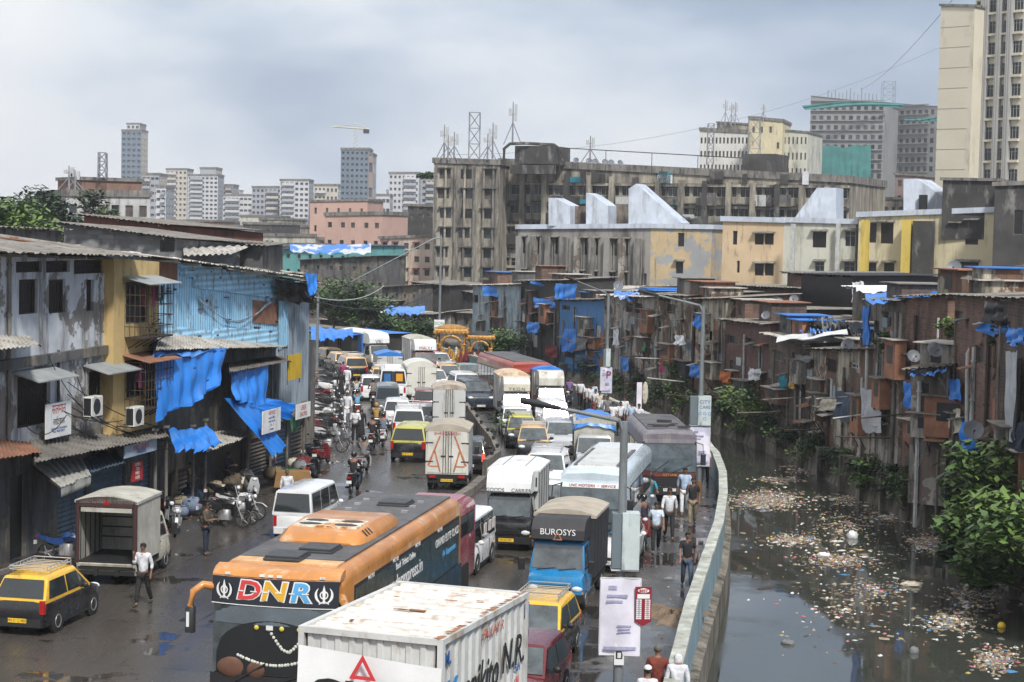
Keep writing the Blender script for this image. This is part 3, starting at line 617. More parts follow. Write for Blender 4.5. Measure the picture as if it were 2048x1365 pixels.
def coach():
 L, Wd, H = 11.0, 2.72, 3.7; hd = 11; a = RAD(hd)
 fc = (-4.60, 36.2); root = thing('tour_coach', 'long orange tour coach with black DNR banner across its windscreen', 'bus', (fc[0] + math.sin(a) * L / 2, fc[1] + math.cos(a) * L / 2, 0), -a)
 hw = Wd / 2; y0, y1 = -L / 2, L / 2
 def sec(y, w, top, low, r=.25):
  w = hw * w; return [(-w * .97, y, low), (-w, y, low + .2), (-w, y, top - r), (-w + r * .12, y, top - r * .5), (-w + r * .5, y, top - r * .12), (-w + r, y, top), (0, y, top + .04), (w - r, y, top), (w - r * .5, y, top - r * .12), (w - r * .12, y, top - r * .5), (w, y, top - r), (w, y, low + .2), (w * .97, y, low)]
 mb = MB(m_orange); mb.loft([sec(y0 + .30, .97, H - .13, .35), sec(y0 + .55, .995, H - .03, .35), sec(y0 + 1.0, 1, H, .35), sec(0, 1, H, .35), sec(y1 - .4, 1, H, .35), sec(y1 - .1, .99, H - .06, .4), sec(y1, .94, H - .3, .5)]); mb.build('body', root, 35)
 # rounded brow over the windscreen
 mb = MB(m_orange); rings = []
 for i in range(9):
  x = -hw * .97 + hw * 1.94 * i / 8; bow = .16 * (1 - (abs(x) / hw) ** 2.2)
  rings.append([(x, y0 + .5, H + .0), (x, y0 + .30 - bow, H - .04), (x, y0 + .17 - bow, H - .11), (x, y0 + .12 - bow, H - .19), (x, y0 + .5, H - .19)])
 mb.loft(rings); mb.build('front_brow', root, 50)
 def front(z0_, z1_, m, nm, out=.0, wf=.95, ya=.06, yb=.13):
  mb = MB(m)
  def fn(u, v): x = (u * 2 - 1) * hw * wf; z = z0_ + (z1_ - z0_) * v; return (x, y0 + ya + (yb - ya) * v - out - .15 * (1 - abs(u * 2 - 1) ** 2.2), z)
  mb.grid(fn, 16, 4); return mb.build(nm, root, 60)
 m_ban = mat('black_banner', (.012, .015, .022), .35, .15)
 front(2.99, H - .17, m_ban, 'destination_banner', .012, .965)
 front(2.97, 3.01, m_white, 'banner_edge', .018, .965)
 front(1.6, 2.98, m_glassL, 'windscreen', .0, .93, .0, .06)
 front(2.6, 2.965, mat('windscreen_grey_band', (.10, .12, .14), .25, .2), 'grey_band', .004, .90, .03, .06)  # lighter grey strip over the upper windscreen glass
 front(.35, 1.59, m_dark, 'front_panel', .02, .96, .0, .0)
 mb = MB(m_orange)
 for sg in (-1, 1): mb.loft([[(sg * hw * .93, y0 + .14, .4), (sg * hw * .985, y0 + .4, .4), (sg * hw * .985, y0 + .5, .4)], [(sg * hw * .93, y0 + .2, 2.7), (sg * hw * .985, y0 + .45, 2.7), (sg * hw * .985, y0 + .5, 2.7)]])
 m_pill = MB(m_dark)
 for sg in (-1, 1): m_pill.quad((sg * hw * .93, y0 + .115, 1.2), (sg * hw * .98, y0 + .4, 1.2), (sg * hw * .98, y0 + .45, 2.8), (sg * hw * .93, y0 + .175, 2.8))
 m_pill.build('windscreen_pillar', root)
 # seen through the glass: dash shelf, garland, dark interior painted as real pieces just ahead of the screen line
 mb = MB(m_inter); mb.ell((-.78, y0 - .09, 1.72), .36, .06, .22, 12, 8); mb.ell((-.3, y0 - .14, 1.7), .2, .05, .18, 12, 8); mb.build('dashboard_cover', root, 60)
 mb = MB(mat('dark_interior_shade', (.008, .009, .01), .5, .2))
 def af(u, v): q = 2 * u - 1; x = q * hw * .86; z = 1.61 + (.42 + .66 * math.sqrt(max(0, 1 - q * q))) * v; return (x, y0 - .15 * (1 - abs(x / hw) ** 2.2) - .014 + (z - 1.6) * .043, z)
 mb.grid(af, 24, 4); mb.build('dark_interior_arch', root)  # dark sheet ahead of the glass stands for the dim cabin
 m_flw = mat('white_flowers', (.55, .56, .5), .8, .3, 30); mb = MB(m_flw); r_ = random.Random(5)
 pts = [(-.05 + .42 * t, 2.06 - .42 * math.sin(t * math.pi / 2)) for t in [i / 9 for i in range(10)]] + [(.37 + .36 * t, 1.64 + .42 * t ** 1.3) for t in [i / 8 for i in range(9)]] + [(-.7 + 1.5 * t, 1.52 - .16 * math.sin(t * math.pi)) for t in [i / 24 for i in range(25)]]
 for x, z in pts:
  z += .46
  yy = y0 - .15 * (1 - abs(x / hw) ** 2.2) - .03 + (z - 1.25) * .04; mb.ell((x + r_.uniform(-.01, .01), yy, z), .034, .02, .034, 6, 4)
 mb.build('flower_garland', root)
 mb = MB(mat('yellow_lemon', (.6, .5, .06), .6))
 for x in (-.3, .22, .58): mb.ell((x, y0 - .16, 2.56), .05, .03, .05, 8, 6)
 mb.build('hanging_lemon', root)
 mb = MB(m_white); mb.box(-.1, y0 - .165, 2.52, .04, y0 - .15, 2.61); mb.build('permit_sticker', root)
 mb = MB(m_dark); mb.tube([(-.75, y0 - .14, 1.45), (-.1, y0 - .2, 1.85)], .02, 5); mb.tube([(.2, y0 - .2, 1.5), (.75, y0 - .14, 1.7)], .02, 5); mb.tube([(-.5, y0 - .15, 1.37), (.4, y0 - .17, 1.37)], .014, 5); mb.build('wiper', root)
 # lettering and emblems
 m_or = mat('red_letter', (.62, .05, .05), .5, .12); m_ye = mat('gold_letter', (.72, .40, .03), .5, .12); m_bl = mat('sky_blue_letter', (.10, .38, .72), .5, .12)
 zt = 3.26
 for ch, x, mm in (('D', -.52, m_or), ('N', .0, m_ye), ('R', .54, m_bl)):
  yy = y0 - .055 - .15 * 0; yy = y0 + .1 - .15 * (1 - abs(x / hw) ** 2.2) - .035
  rz = .10 * (x / .55)
  text(ch, .52, m_wht, root, (x, yy, zt), (math.pi / 2, 0, rz), .004, bold=.034, sx=1.28, shear=.18); o = text(ch, .52, mm, root, (x, yy - .012, zt), (math.pi / 2, 0, rz), .004, bold=.012, sx=1.28, shear=.18)
  mb = MB(m_wht); mb.T = Matrix.Translation((x, yy - .02, zt)) @ Matrix.Rotation(rz, 4, 'Z')
  mb.box(-.2, -.003, -.012, -.09, .004, .008); mb.box(.06, -.003, -.012, .2, .004, .008); mb.build('lettering_stripe', root)
 def emblem(x):
  yy = y0 + .1 - .15 * (1 - abs(x / hw) ** 2.2) - .035; mb = MB(m_wht); mb.T = Matrix.Translation((x, yy, zt - .01)) @ Matrix.Rotation(.28 * (1 if x > 0 else -1), 4, 'Z')
  n = 20; ri = [(.085 * math.sin(2 * math.pi * i / n), .085 * math.cos(2 * math.pi * i / n)) for i in range(n)]
  for i in range(n):
   a_, b_ = ri[i], ri[(i + 1) % n]; mb.ext([(a_[0], 0, a_[1]), (b_[0], 0, b_[1]), (b_[0] * .72, 0, b_[1] * .72), (a_[0] * .72, 0, a_[1] * .72)], (0, -.008, 0))
  mb.ext([(-.014, 0, -.17), (.014, 0, -.17), (.035, 0, .06), (0, 0, .2), (-.035, 0, .06)], (0, -.010, 0))
  for sg in (-1, 1):
   o_, i_ = [], []
   for t in range(9):
    an = -1.45 + 2.35 * t / 8; w_ = .045 * math.sin(math.pi * min(1, (8 - t) / 8 + .02)) + .006
    o_.append((sg * .185 * math.cos(an), .175 * math.sin(an) + .0)); i_.append((sg * (.185 - w_) * math.cos(an), (.175 - w_) * math.sin(an)))
   for t in range(8): mb.ext([(o_[t][0], 0, o_[t][1]), (o_[t + 1][0], 0, o_[t + 1][1]), (i_[t + 1][0], 0, i_[t + 1][1]), (i_[t][0], 0, i_[t][1])], (0, -.008, 0))
   mb.ext([(sg * .01, 0, -.14), (sg * .10, 0, -.19), (sg * .10, 0, -.165), (sg * .01, 0, -.115)], (0, -.008, 0))
  mb.build('emblem', root)
 emblem(-1.03); emblem(1.03)
 mb = MB(m_white)
 for x in (-.98, -.24, -.06, .12, .98): mb.cb((x, y0 + .13 - .16 * (1 - (abs(x) / hw) ** 2.2), H - .13), (.1, .04, .045))
 mb.build('marker_lamp', root)
 # roof: grey coating, hatches, air conditioner, studs
 mb = MB(m_roofgrey); mb.box(-hw + .25, y0 + 1.15, H + .0, hw - .25, y1 - .35, H + .046); mb.build('roof_coating', root)
 mb = MB(m_orangeL); mb.box(-hw + .25, y0 + .62, H - .02, hw - .25, y0 + 1.14, H + .03); mb.build('bleached_roof_strip', root)
 def hatch(y, wx, wy, x=0):
  mb = MB(m_hatch); mb.T = Matrix.Translation((x, y, H + .045)); mb.bev(-wx, -wy, 0, wx, wy, .05, .02); mb.bev(-wx * .93, -wy * .88, .045, wx * .93, wy * .88, .10, .02)
  mb.build('roof_hatch', root)
 hatch(y0 + 1.12, .38, .42, -.1); hatch(y0 + 2.15, .38, .42, .28); hatch(y0 + 8.9, .38, .42, .15)
 # air conditioner pod
 mb = MB(m_orange); ya, yb = y0 + 2.9, y0 + 6.4; w_ = .98; rings = []
 for (y, h_, w2) in ((ya, .05, .85), (ya + .12, .16, .93), (ya + .5, .27, 1), (ya + 1.7, .32, 1), (yb - .5, .27, 1), (yb - .1, .16, .93), (yb, .06, .85)):
  w3 = w_ * w2; rings.append([(-w3, y, H + .03), (-w3 * .96, y, H + h_ * .6), (-w3 * .82, y, H + .03 + h_), (w3 * .82, y, H + .03 + h_), (w3 * .96, y, H + h_ * .6), (w3, y, H + .03)])
 mb.loft(rings); ac = mb.build('air_conditioner', root, 35)
 mb = MB(m_dark)
 for i in range(2):
  for j in range(2): 
   cx, cy = -.4 + i * .8, ya + .78 + j * .5; mb.loft([[(cx + .26 * math.cos(t * math.pi / 8), cy + .15 * math.sin(t * math.pi / 8), H + .325) for t in range(16)], [(cx + .26 * math.cos(t * math.pi / 8), cy + .15 * math.sin(t * math.pi / 8), H + .349) for t in range(16)]])
 for i in range(6):
  y = ya + .5 + i * .2; mb.quad((w_ * .845, y, H + .29), (w_ * .965, y, H + .17), (w_ * .965, y + .1, H + .17), (w_ * .845, y + .1, H + .29))
 mb.build('fan_opening', ac)
 mb = MB(mat('flaked_white_patch', (.6, .55, .45), .8, .5, 6, peel=(.46, .19, .045), peela=.3)); mb.box(-.72, ya + .55, H + .30, .72, ya + 1.5, H + .342); mb.build('flaked_panel', ac)
 mb = MB(m_chr)
 for i in range(3):
  for x in (-.7, .68): mb.cb((x, y0 + 7.7 + i * .8, H + .07), (.16, .08, .05))
 mb.build('roof_bracket', root)
 # side windows: right side of picture is local +X
 m_band = mat('tinted_side_glass', (.022, .038, .038), .32, .6, 2.5)
 for sg in (1, -1):
  yw0, yw1 = y0 + 1.0, y1 - .45; n = 6; o = MB(m_dark); o.box(min(sg * (hw - .01), sg * (hw + .012)), yw0, 2.05, max(sg * (hw - .01), sg * (hw + .012)), yw1, 3.28); o.build('window_band', root)
  for i in range(n):
   a0 = yw0 + .04 + (yw1 - yw0 - .04) * i / n; a1 = yw0 + (yw1 - yw0) * (i + 1) / n - .02
   MB(m_band).box(min(sg * (hw), sg * (hw + .02)), a0, 2.1, max(sg * hw, sg * (hw + .02)), a1, 3.2).build('side_window', root)
 mb = MB(m_band); mb.box(hw, y0 + .85, 1.5, hw + .022, y0 + 2.4, 2.02); mb.build('lower_window', root)
 # stripe graphics + lettering
 mb = MB(mat('dark_side_graphic', (.02, .03, .035), .4, .2)); mb.box(hw, y0 + 2.6, 1.35, hw + .015, y1 - .1, 2.04); mb.build('side_graphic', root)
 mb = MB(mat('blue_swoosh', (.18, .40, .52), .5, .1)); mb.loft([[(hw + .018, y0 + 4 + i * .8, 1.55 + .12 * math.sin(i * .9)), (hw + .018, y0 + 4 + i * .8, 1.62 + .16 * math.sin(i * .9)), (hw + .03, y0 + 4 + i * .8, 1.6 + .14 * math.sin(i * .9))] for i in range(8)]); mb.build('side_swoosh', root)
 sr = (math.pi / 2, 0, math.pi / 2)
 text('www.dnrexpress.in', .46, m_wht, root, (hw + .028, y0 + 4.9, 2.72), sr, .002, bold=.006)
 text('Book Tickets Online', .21, m_wht, root, (hw + .028, y0 + 5.1, 3.08), sr, .002, bold=.003)
 text('GRAND ELITE CLASS', .27, m_wht, root, (hw + .028, y0 + 9.2, 2.95), sr, .002, bold=.002)
 text('Air Suspension', .24, m_bl, root, (hw + .028, y0 + 9.4, 2.6), sr, .002, shear=.3)
 for yy in (2.2, 4.2, 6.2, 8.4): text('PRESTIGE', .12, m_wht, root, (hw + .028, y0 + yy, 3.25), sr, .002)
 # mirrors: long swan neck on picture left, short on right
 mb = MB(m_orange); mb.tube([(-hw + .1, y0 + .2, 3.25), (-hw - .12, y0 + .0, 3.32), (-hw - .28, y0 - .12, 3.2), (-hw - .32, y0 - .15, 2.9)], .085, 8, .07); mr_ = mb.build('mirror_arm', root, 60)
 mb = MB(m_dark); mb.bev(-hw - .42, y0 - .22, 2.38, -hw - .22, y0 - .08, 2.92, .04); mb.m(m_white); mb.box(-hw - .38, y0 - .228, 2.5, -hw - .32, y0 - .218, 2.8); mb.build('mirror_head', mr_, 40)
 mb = MB(m_orange); mb.tube([(hw - .06, y0 + .3, 3.15), (hw + .05, y0 + .1, 3.1), (hw + .1, y0 - .02, 2.9), (hw + .08, y0 + .0, 2.4)], .10, 8, .06); mb.build('mirror_arm', root, 60)
 for wy in (y0 + 2.3, y1 - 3.0):
  for sg in (-1, 1): wheel(root, sg * (hw - .17), wy, .48, .28, sg)
coach()
def container():
 L, Wd, z0, z1 = 4.15, 2.42, 1.25, 4.0; hd = 19; a = RAD(hd)
 fc = (-2.16, 29.3); y0, y1, hw = -L / 2, L / 2, Wd / 2
 root = thing('box_truck', 'battered white ribbed steel box truck with GMT tarpaulin on its front', 'truck', (fc[0] + math.sin(a) * L / 2, fc[1] + math.cos(a) * L / 2, 0), -a)
 m_ct = mat('battered_white_steel', (.52, .525, .51), .55, .15, 1.5, grime=.45, gc=(.30, .24, .18), gz=.5, bump=.1); m_rf = mat('weathered_roof_steel', (.60, .585, .54), .6, .25, 1.2, grime=.6, gc=(.36, .27, .2), gz=1.0, gsc=2)
 m_rust = mat('rust', (.24, .11, .06), .9, .4, 4)
 def corr(n, amp, fa, fb, m, nm, flat=.5):
  mb = MB(m); pts = []
  for i in range(n):
   t0 = i / n
   for (dt, d) in ((0, 0), (.30, 0), (.40, 1), (.85, 1), (.97, 0)): pts.append((t0 + dt / n, d * amp))
  pts.append((1, 0)); vs = []
  for t, d in pts: vs += [fa(t, d), fb(t, d)]
  mb.add(vs, [(2 * i, 2 * i + 2, 2 * i + 3, 2 * i + 1) for i in range(len(pts) - 1)]); return mb.build(nm, root)
 corr(10, -.035, lambda t, d: (-hw + .05, y0 + .05 + (L - .1) * t, z1 + d), lambda t, d: (hw - .05, y0 + .05 + (L - .1) * t, z1 + d), m_rf, 'roof')
 corr(12, -.04, lambda t, d: (hw + d, y0 + .1 + (L - .2) * t, z0 + .1), lambda t, d: (hw + d, y0 + .1 + (L - .2) * t, z1 - .08), m_ct, 'side_panel')
 corr(12, -.04, lambda t, d: (-hw - d, y0 + .1 + (L - .2) * t, z0 + .1), lambda t, d: (-hw - d, y0 + .1 + (L - .2) * t, z1 - .08), m_ct, 'side_panel')
 corr(9, -.03, lambda t, d: (-hw + .1 + (Wd - .2) * t, y0 - d, z0 + .1), lambda t, d: (-hw + .1 + (Wd - .2) * t, y0 - d, z1 - .08), m_ct, 'front_panel')
 mb = MB(m_ct); mb.box(-hw + .1, y1 - .05, z0, hw - .1, y1, z1 - .06); mb.build('rear_panel', root)
 mb = MB(m_ct); e = .05
 for sg in (-1, 1):
  for y in (y0, y1): mb.box(sg * hw - e, y - e, z0, sg * hw + e, y + e, z1 + .02)
  for z in (z0 + .05, z1 - .03): mb.box(sg * hw - e, y0 + e, z - e, sg * hw + e, y1 - e, z + e)
 for y in (y0, y1):
  for z in (z0 + .05, z1 - .03): mb.box(-hw + e, y - e, z - e, hw - e, y + e, z + e)
 mb.build('corner_frame', root)
 mb = MB(m_rust); r_ = random.Random(2)
 for i in range(44):
  y = y0 + L * r_.random(); mb.loft([[(hw - .15 + r_.uniform(0, .12), y + r_.uniform(-.1, .1), z1 + .025), (hw - .02, y + r_.uniform(-.1, .0), z1 + .026), (hw + .02, y + .08 * r_.random(), z1 + .025)], [(hw - .1, y, z1 + .03), (hw - .03, y, z1 + .031), (hw, y + .03, z1 + .03)]])
 for i in range(8): x, y = r_.uniform(-hw + .3, hw - .4), y0 + L * r_.uniform(.1, .9); mb.cb((x, y, z1 - .001), (r_.uniform(.05, .3), r_.uniform(.03, .12), .004))
 mb.build('rust_patch', root)
 # tarpaulin on the front face with warning triangle and letters
 m_tp = mat('white_tarpaulin', (.70, .71, .71), .5, .08, 1, bump=.1)
 def fn(u, v):
  x = -hw - .02 + (Wd + .06) * u; z = 2.0 + 1.72 * v; cr = .03 * math.sin(u * 7 + v * 3) + .05 * max(0, .12 - abs(u - v * .9)) * 6 * .12
  return (x, y0 - .08 - .10 * (1 - v) - cr * .6, z - .16 * u * v)
 mb = MB(m_tp); mb.grid(fn, 24, 14); tp = mb.build('tarpaulin', root, 60)
 m_rl = mat('warning_red', (.55, .04, .05), .5, .15); mb = MB(m_rl); yy = y0 - .20; cx, cz = -.05, 3.42
 def tri(r, k=0): return [(cx + r * math.sin(t * 2 * math.pi / 3 + k) * 1.0, cz + r * math.cos(t * 2 * math.pi / 3 + k) * 1.0) for t in range(3)]
 o_, i_ = tri(.27), tri(.155)
 for t in range(3): mb.ext([(o_[t][0], yy, o_[t][1]), (o_[(t + 1) % 3][0], yy, o_[(t + 1) % 3][1]), (i_[(t + 1) % 3][0], yy, i_[(t + 1) % 3][1]), (i_[t][0], yy, i_[t][1])], (0, -.01, 0))
 mb.build('warning_triangle', tp); text('GMT', .66, m_ink, tp, (-.08, yy - .03, 2.97), XR, .004, bold=.03, sx=1.3)
 sr = (math.pi / 2, 0, math.pi / 2); m_b1 = mat('blue_lettering', (.02, .10, .30), .5, .2); m_b2 = mat('bright_blue_lettering', (.02, .22, .5), .5, .2)
 text('K', 1.1, m_b2, root, (hw + .02, y0 + .48, 2.85), sr, .003, bold=.02, sx=.8); text('ranikito', .85, m_ink, root, (hw + .03, y0 + 1.72, 2.95), sr, .003, bold=.012, sx=.72, shear=.25)
 text('N.R.!', .75, m_ink, root, (hw + .03, y0 + 3.55, 3.05), sr, .003, bold=.006, sx=.9, shear=.2)
 text('M.', .3, m_b1, root, (hw + .02, y0 + .25, 3.65), sr, .003, bold=.01); text('N', .35, m_b1, root, (hw + .02, y0 + 4.2, 3.68), sr, .003, bold=.01)
 text('FALLAY R', .25, mat('faded_red_lettering', (.45, .10, .06), .6), root, (hw + .02, y0 + 2.4, 3.68), sr, .003, shear=.2); text('401 ECR', .42, m_b1, root, (hw + .03, y0 + 1.9, 2.35), sr, .003, bold=.008, sx=.8)
 for i, t_ in enumerate(('NH', 'RJ', 'GJ', 'KA')): text(t_, .2, m_rl if i % 2 else m_b1, root, (hw + .03, y0 + 3.7, 2.75 - i * .22), sr, .003)
 # cab and chassis below
 mb = MB(m_dark); mb.box(-.5, y0 - 1.6, .5, .5, y1, 1.2); mb.build('chassis', root)
 mb = MB(mat('brown_cab_paint', (.25, .12, .05), .5, .2)); mb.bev(-1.1, y0 - 1.9, .6, 1.1, y0 - .25, 2.3, .15); mb.build('cab', root)
 MB(m_glassL).box(-1.0, y0 - 1.92, 1.4, 1.0, y0 - 1.905, 2.1).build('windscreen', root)
 for wy in (y0 - 1.1, y1 - .8):
  for sg in (-1, 1): wheel(root, sg * .98, wy, .48, .28, sg)
container()
def bus(label, px, py, hd, L, Wd, H, body, roofm, z0=.4, hwin=(1.5, 2.3), banner=None, group=None, name='bus', lower=None, nwin=8, fh=(1.25, 2.35), plate_txt='MH 04 G 7131', flat=False, stripe=None, dark_roof=False, hatches=(), loc=None, panel=None, slope=.25, box_fr=False, side=(-1, 1)):
 loc = loc or at_place(px, py, hd, L / 2); root = thing(name, label, 'bus', loc, -RAD(hd), group); hw = Wd / 2; y0, y1 = -L / 2, L / 2
 busbody(root, L, Wd, H, z0, body, slope=slope)
 yf = lambda z: y0 + (0.0 if z < z0 + H * .28 else (.12 * .6) * (z - z0 - H * .28) / (H * .62 - z0 - H * .28) if z < H * .62 else .072 + (slope - .072) * (z - H * .62) / (H - .3 - H * .62))
 def fr(za, zb, m, nm, out, wf=.93):
  mb = MB(m); zs = [za + (zb - za) * i / 4 for i in range(5)]
  for p, q in zip(zs, zs[1:]): mb.quad((-hw * wf, yf(p) - out, p), (hw * wf, yf(p) - out, p), (hw * wf, yf(q) - out, q), (-hw * wf, yf(q) - out, q))
  mb.quad((-hw * wf, yf(zb) - out, zb), (hw * wf, yf(zb) - out, zb), (hw * wf, yf(zb) + .05, zb), (-hw * wf, yf(zb) + .05, zb)); return mb.build(nm, root)
 fr(fh[0] - .05, fh[1] + .05, m_dark, 'windscreen_frame', .006, .955); fr(fh[0], fh[1], m_glassL, 'windscreen', .016, .93)
 if flat: MB(m_dark).cb((0, yf(fh[0] + .5) - .02, (fh[0] + fh[1]) / 2), (.05, .04, fh[1] - fh[0])).build('windscreen_pillar', root)
 mb = MB(m_dark); mb.tube([(-hw * .6, yf(fh[0]) - .04, fh[0] - .02), (-.05, yf(fh[0] + .4) - .04, fh[0] + .42)], .014, 4); mb.tube([(.1, yf(fh[0]) - .04, fh[0] - .02), (hw * .75, yf(fh[0] + .3) - .04, fh[0] + .3)], .014, 4); mb.build('wiper', root)
 mb = MB(m_roofgrey if dark_roof else roofm)
 n = 8; mb.loft([[(-hw + .28 + (Wd - .56) * i / n, y, H + .045 + .012 * math.sin(i * math.pi / n)) for i in range(n + 1)] + [(hw - .28, y, H - .02), (-hw + .28, y, H - .02)] for y in (y0 + slope + .5, y1 - .3)]); mb.build('roof_panel', root)
 for (x, y, a, b) in hatches: mb = MB(m_hatch if not dark_roof else m_roofgrey); mb.bev(x - a, y0 + y - b, H + .03, x + a, y0 + y + b, H + .10, .02); mb.build('roof_hatch', root)
 for sg in side:
  for i in range(nwin):
   a0 = y0 + 1.3 + (L - 1.7) * i / nwin; a1 = a0 + (L - 1.7) / nwin - .1
   mb = MB(m_dark); mb.box(min(sg * (hw - .01), sg * (hw + .01)), a0 - .03, hwin[0] - .03, max(sg * (hw - .01), sg * (hw + .01)), a1 + .03, hwin[1] + .03); o = mb.build('side_window', root)
   MB(m_glass).box(min(sg * hw, sg * (hw + .018)), a0, hwin[0], max(sg * hw, sg * (hw + .018)), a1, hwin[1]).build('pane', o)
   if box_fr: MB(m_white).box(min(sg * hw, sg * (hw + .03)), a0 + .05, hwin[1] - .3, max(sg * hw, sg * (hw + .03)), a1 - .05, hwin[1] - .03).build('shade', o)
  for wy in (y0 + (1.6 if L < 9 else 2.2), y1 - (1.6 if L < 9 else 2.8)): wheel(root, sg * (hw - .14), wy, .42, .24, sg); MB(m_under).cb((sg * (hw - .02), wy, .5), (.06, 1.05, .75)).build('wheel_arch', root)
  if stripe:
   for (za, zb, m_) in stripe: MB(m_).box(min(sg * (hw - .01), sg * (hw + .008)), y0 + .4, za, max(sg * (hw - .01), sg * (hw + .008)), y1 - .1, zb).build('side_stripe', root)
 if lower: fr(z0 + .02, fh[0] - .08, lower, 'front_panel', .012, .95)
 mb = MB(m_dark)
 for i in range(5): mb.box(-hw * .6, y0 - .03, z0 + .28 + i * .1, hw * .6, y0 - .01, z0 + .33 + i * .1)
 mb.box(-hw * .98, y0 - .08, z0 - .1, hw * .98, y0 + .1, z0 + .14); mb.build('grille', root)
 for sg in (-1, 1):
  mb = MB(m_lens); mb.ell((sg * hw * .74, y0 - .01, z0 + .4), .18, .06, .11, 10, 6); mb.build('headlight', root, 60)
  mb = MB(m_dark); mb.tube([(sg * hw * .9, y0 + .2, fh[1] + .1), (sg * (hw + .15), y0 - .15, fh[1] + .05), (sg * (hw + .17), y0 - .17, fh[1] - .3)], .02, 5); mb.bev(min(sg * (hw + .07), sg * (hw + .27)), y0 - .22, fh[1] - .75, max(sg * (hw + .07), sg * (hw + .27)), y0 - .12, fh[1] - .3, .03); mb.build('wing_mirror', root)
 plate(root, y0 - .09, z0 + .1, plate_txt, False)
 if banner:
  (txt, bm, tm, za, zb, sz) = banner; fr(za, zb, bm, 'name_board', .03, .9); text(txt, sz, tm, root, (0, yf((za + zb) / 2) - .045, (za + zb) / 2), XR, .003)
 return root
# ================================================================ traffic
P_lav = paint('pale_lavender_blue_paint', (.48, .56, .62), .25)
m_canv = mat('grey_canvas', (.40, .39, .34), .85, .25, 2, bump=.3, grime=.3, gc=(.2, .19, .16)); m_blk = mat('black_canvas', (.028, .028, .032), .6, .25, 1.5, bump=.3)
m_sand = mat('dusty_canvas_roof', (.36, .32, .26), .85, .2, 2); m_lt = mat('pale_grey_box', (.50, .51, .50), .5, .12, 1.2, grime=.35, gc=(.28, .26, .23)); m_dirtybox = mat('dirty_white_box', (.54, .53, .48), .6, .2, 1.5, grime=.55, gc=(.24, .2, .15))
m_strip = mat('orange_reflective_strip', (.42, .16, .08), .6, .3, 8); TARP = mat('blue_tarpaulin', (.02, .17, .56), .36, .22, 1.1, bump=.35, bs=4, grime=.22, gc=(.10, .16, .28), gsc=2, gz=.6); TARPL = mat('pale_blue_tarpaulin', (.07, .22, .55), .42, .2, 1.3, bump=.25, bs=5)
# --- left carriageway, driving away
car('black and yellow taxi hatchback with a chrome roof rack, bottom left corner', 'hatch', 36, 1272, 11, P_black, P_taxiY, True, 'taxi', 'taxi', None, 'MH 01 CJ 4805', True, True)
mini_truck('cream goods truck with its cargo box open at the back', 212, 1172, 7, True, P_cream, m_canv, 1.82, 2.15, 1.8, .66, 1.35, 1.8, arch=.14, open_rear=True, doors=False)
car('plain white van parked beside the orange tour coach', 'van', 583, 1083, 11, P_white, None, True, 'minivan', 'van')
car('black people carrier taxi with pale yellow roof and chrome bumper', 'mpv', 815, 926, 5, P_black, P_greentop, True, 'taxi', 'taxi', None, 'MH 03 TC 1120', True)
mini_truck('goods truck with brown arched roof and orange V stripes on rear doors', 893, 982, 2, True, P_cream, m_dirtybox, 1.72, 2.6, 1.8, .66, 1.4, 1.8, m_sand, .22, strips=m_strip, rear_text='SHRI GANESH')
mini_truck('pale grey box truck with plain rear doors behind the striped truck', 897, 880, -3, True, P_white, m_lt, 1.62, 2.6, 1.95, .62, 1.4, 1.8, mat('rusty_arched_roof', (.42, .38, .32), .8, .3, 3, grime=.6, gc=(.25, .12, .06)), .18)
car('black hatchback with glowing brake lamps beside the median barrier', 'hatch', 936, 950, 1, P_black, None, True, brake=True)
car('white people carrier with red rear lamps, ahead of the black taxi', 'mpv', 817, 885, -4, P_white, None, True, brake=False, rack=True)
car('white hatchback ahead of the white people carrier', 'hatch', 794, 858, -4, P_white, None, True)
car('dark grey minivan behind the white ambulance van', 'van', 775, 834, -5, P_grey, None, True, 'minivan', 'van')
car('maroon hatchback beside the pale grey box truck', 'hatch', 853, 834, -6, P_maroon, None, True)
car('silver saloon squeezed between maroon hatchback and grey box truck', 'sedan', 862, 872, -5, P_silver, None, True, brake=False)
t = car('white ambulance van with blue and orange squares on its rear windows', 'van', 786, 806, -6, P_white, None, True, 'ambulance_van', 'van', sc=1.18)
for x, m_ in ((-.36, mat('blue_square_sticker', (.03, .13, .33), .5)), (.36, mat('orange_square_sticker', (.72, .33, .03), .5))):
 mb = MB(m_dark); mb.box(-x - .28, 2.03, 1.22, -x + .28, 2.06, 1.9); o = mb.build('rear_pane', t); MB(m_).box(-x - .2, 2.055, 1.3, -x + .2, 2.075, 1.75).build('sticker', o)
mb = MB(m_white); mb.bev(-.5, .3, 2.03, .5, 1.0, 2.2, .05); mb.build('roof_unit', t)
mini_truck('tall cream panel van with moulded high roof', 842, 806, -8, True, P_cream, mat('cream_van_panel', (.62, .61, .55), .4, .1, 1.2, grime=.25, gc=(.35, .33, .28)), 1.78, 3.0, 1.72, .5, 1.2, 1.8, arch=.28, name='panel_van')
car('small white hatchback left of the ambulance van', 'hatch', 745, 803, -8, P_white, None, True)
mini_truck('light truck with a blue peaked tarpaulin over its grey box', 779, 775, -10, True, P_white, m_lt, 1.7, 2.6, 1.5, .62, 1.4, 1.8, TARP, .22, peak=True)
car('black and yellow taxi parked nearest in the kerbside taxi line', 'mpv', 713, 762, -16, P_black, P_orgtop, True, 'taxi', 'taxi', 'taxis lined up at the far kerb', yellow=True, rack=True)
car('black and yellow taxi second in the kerbside taxi line', 'hatch', 690, 748, -20, P_black, P_orgtop, True, 'taxi', 'taxi', 'taxis lined up at the far kerb', yellow=True)
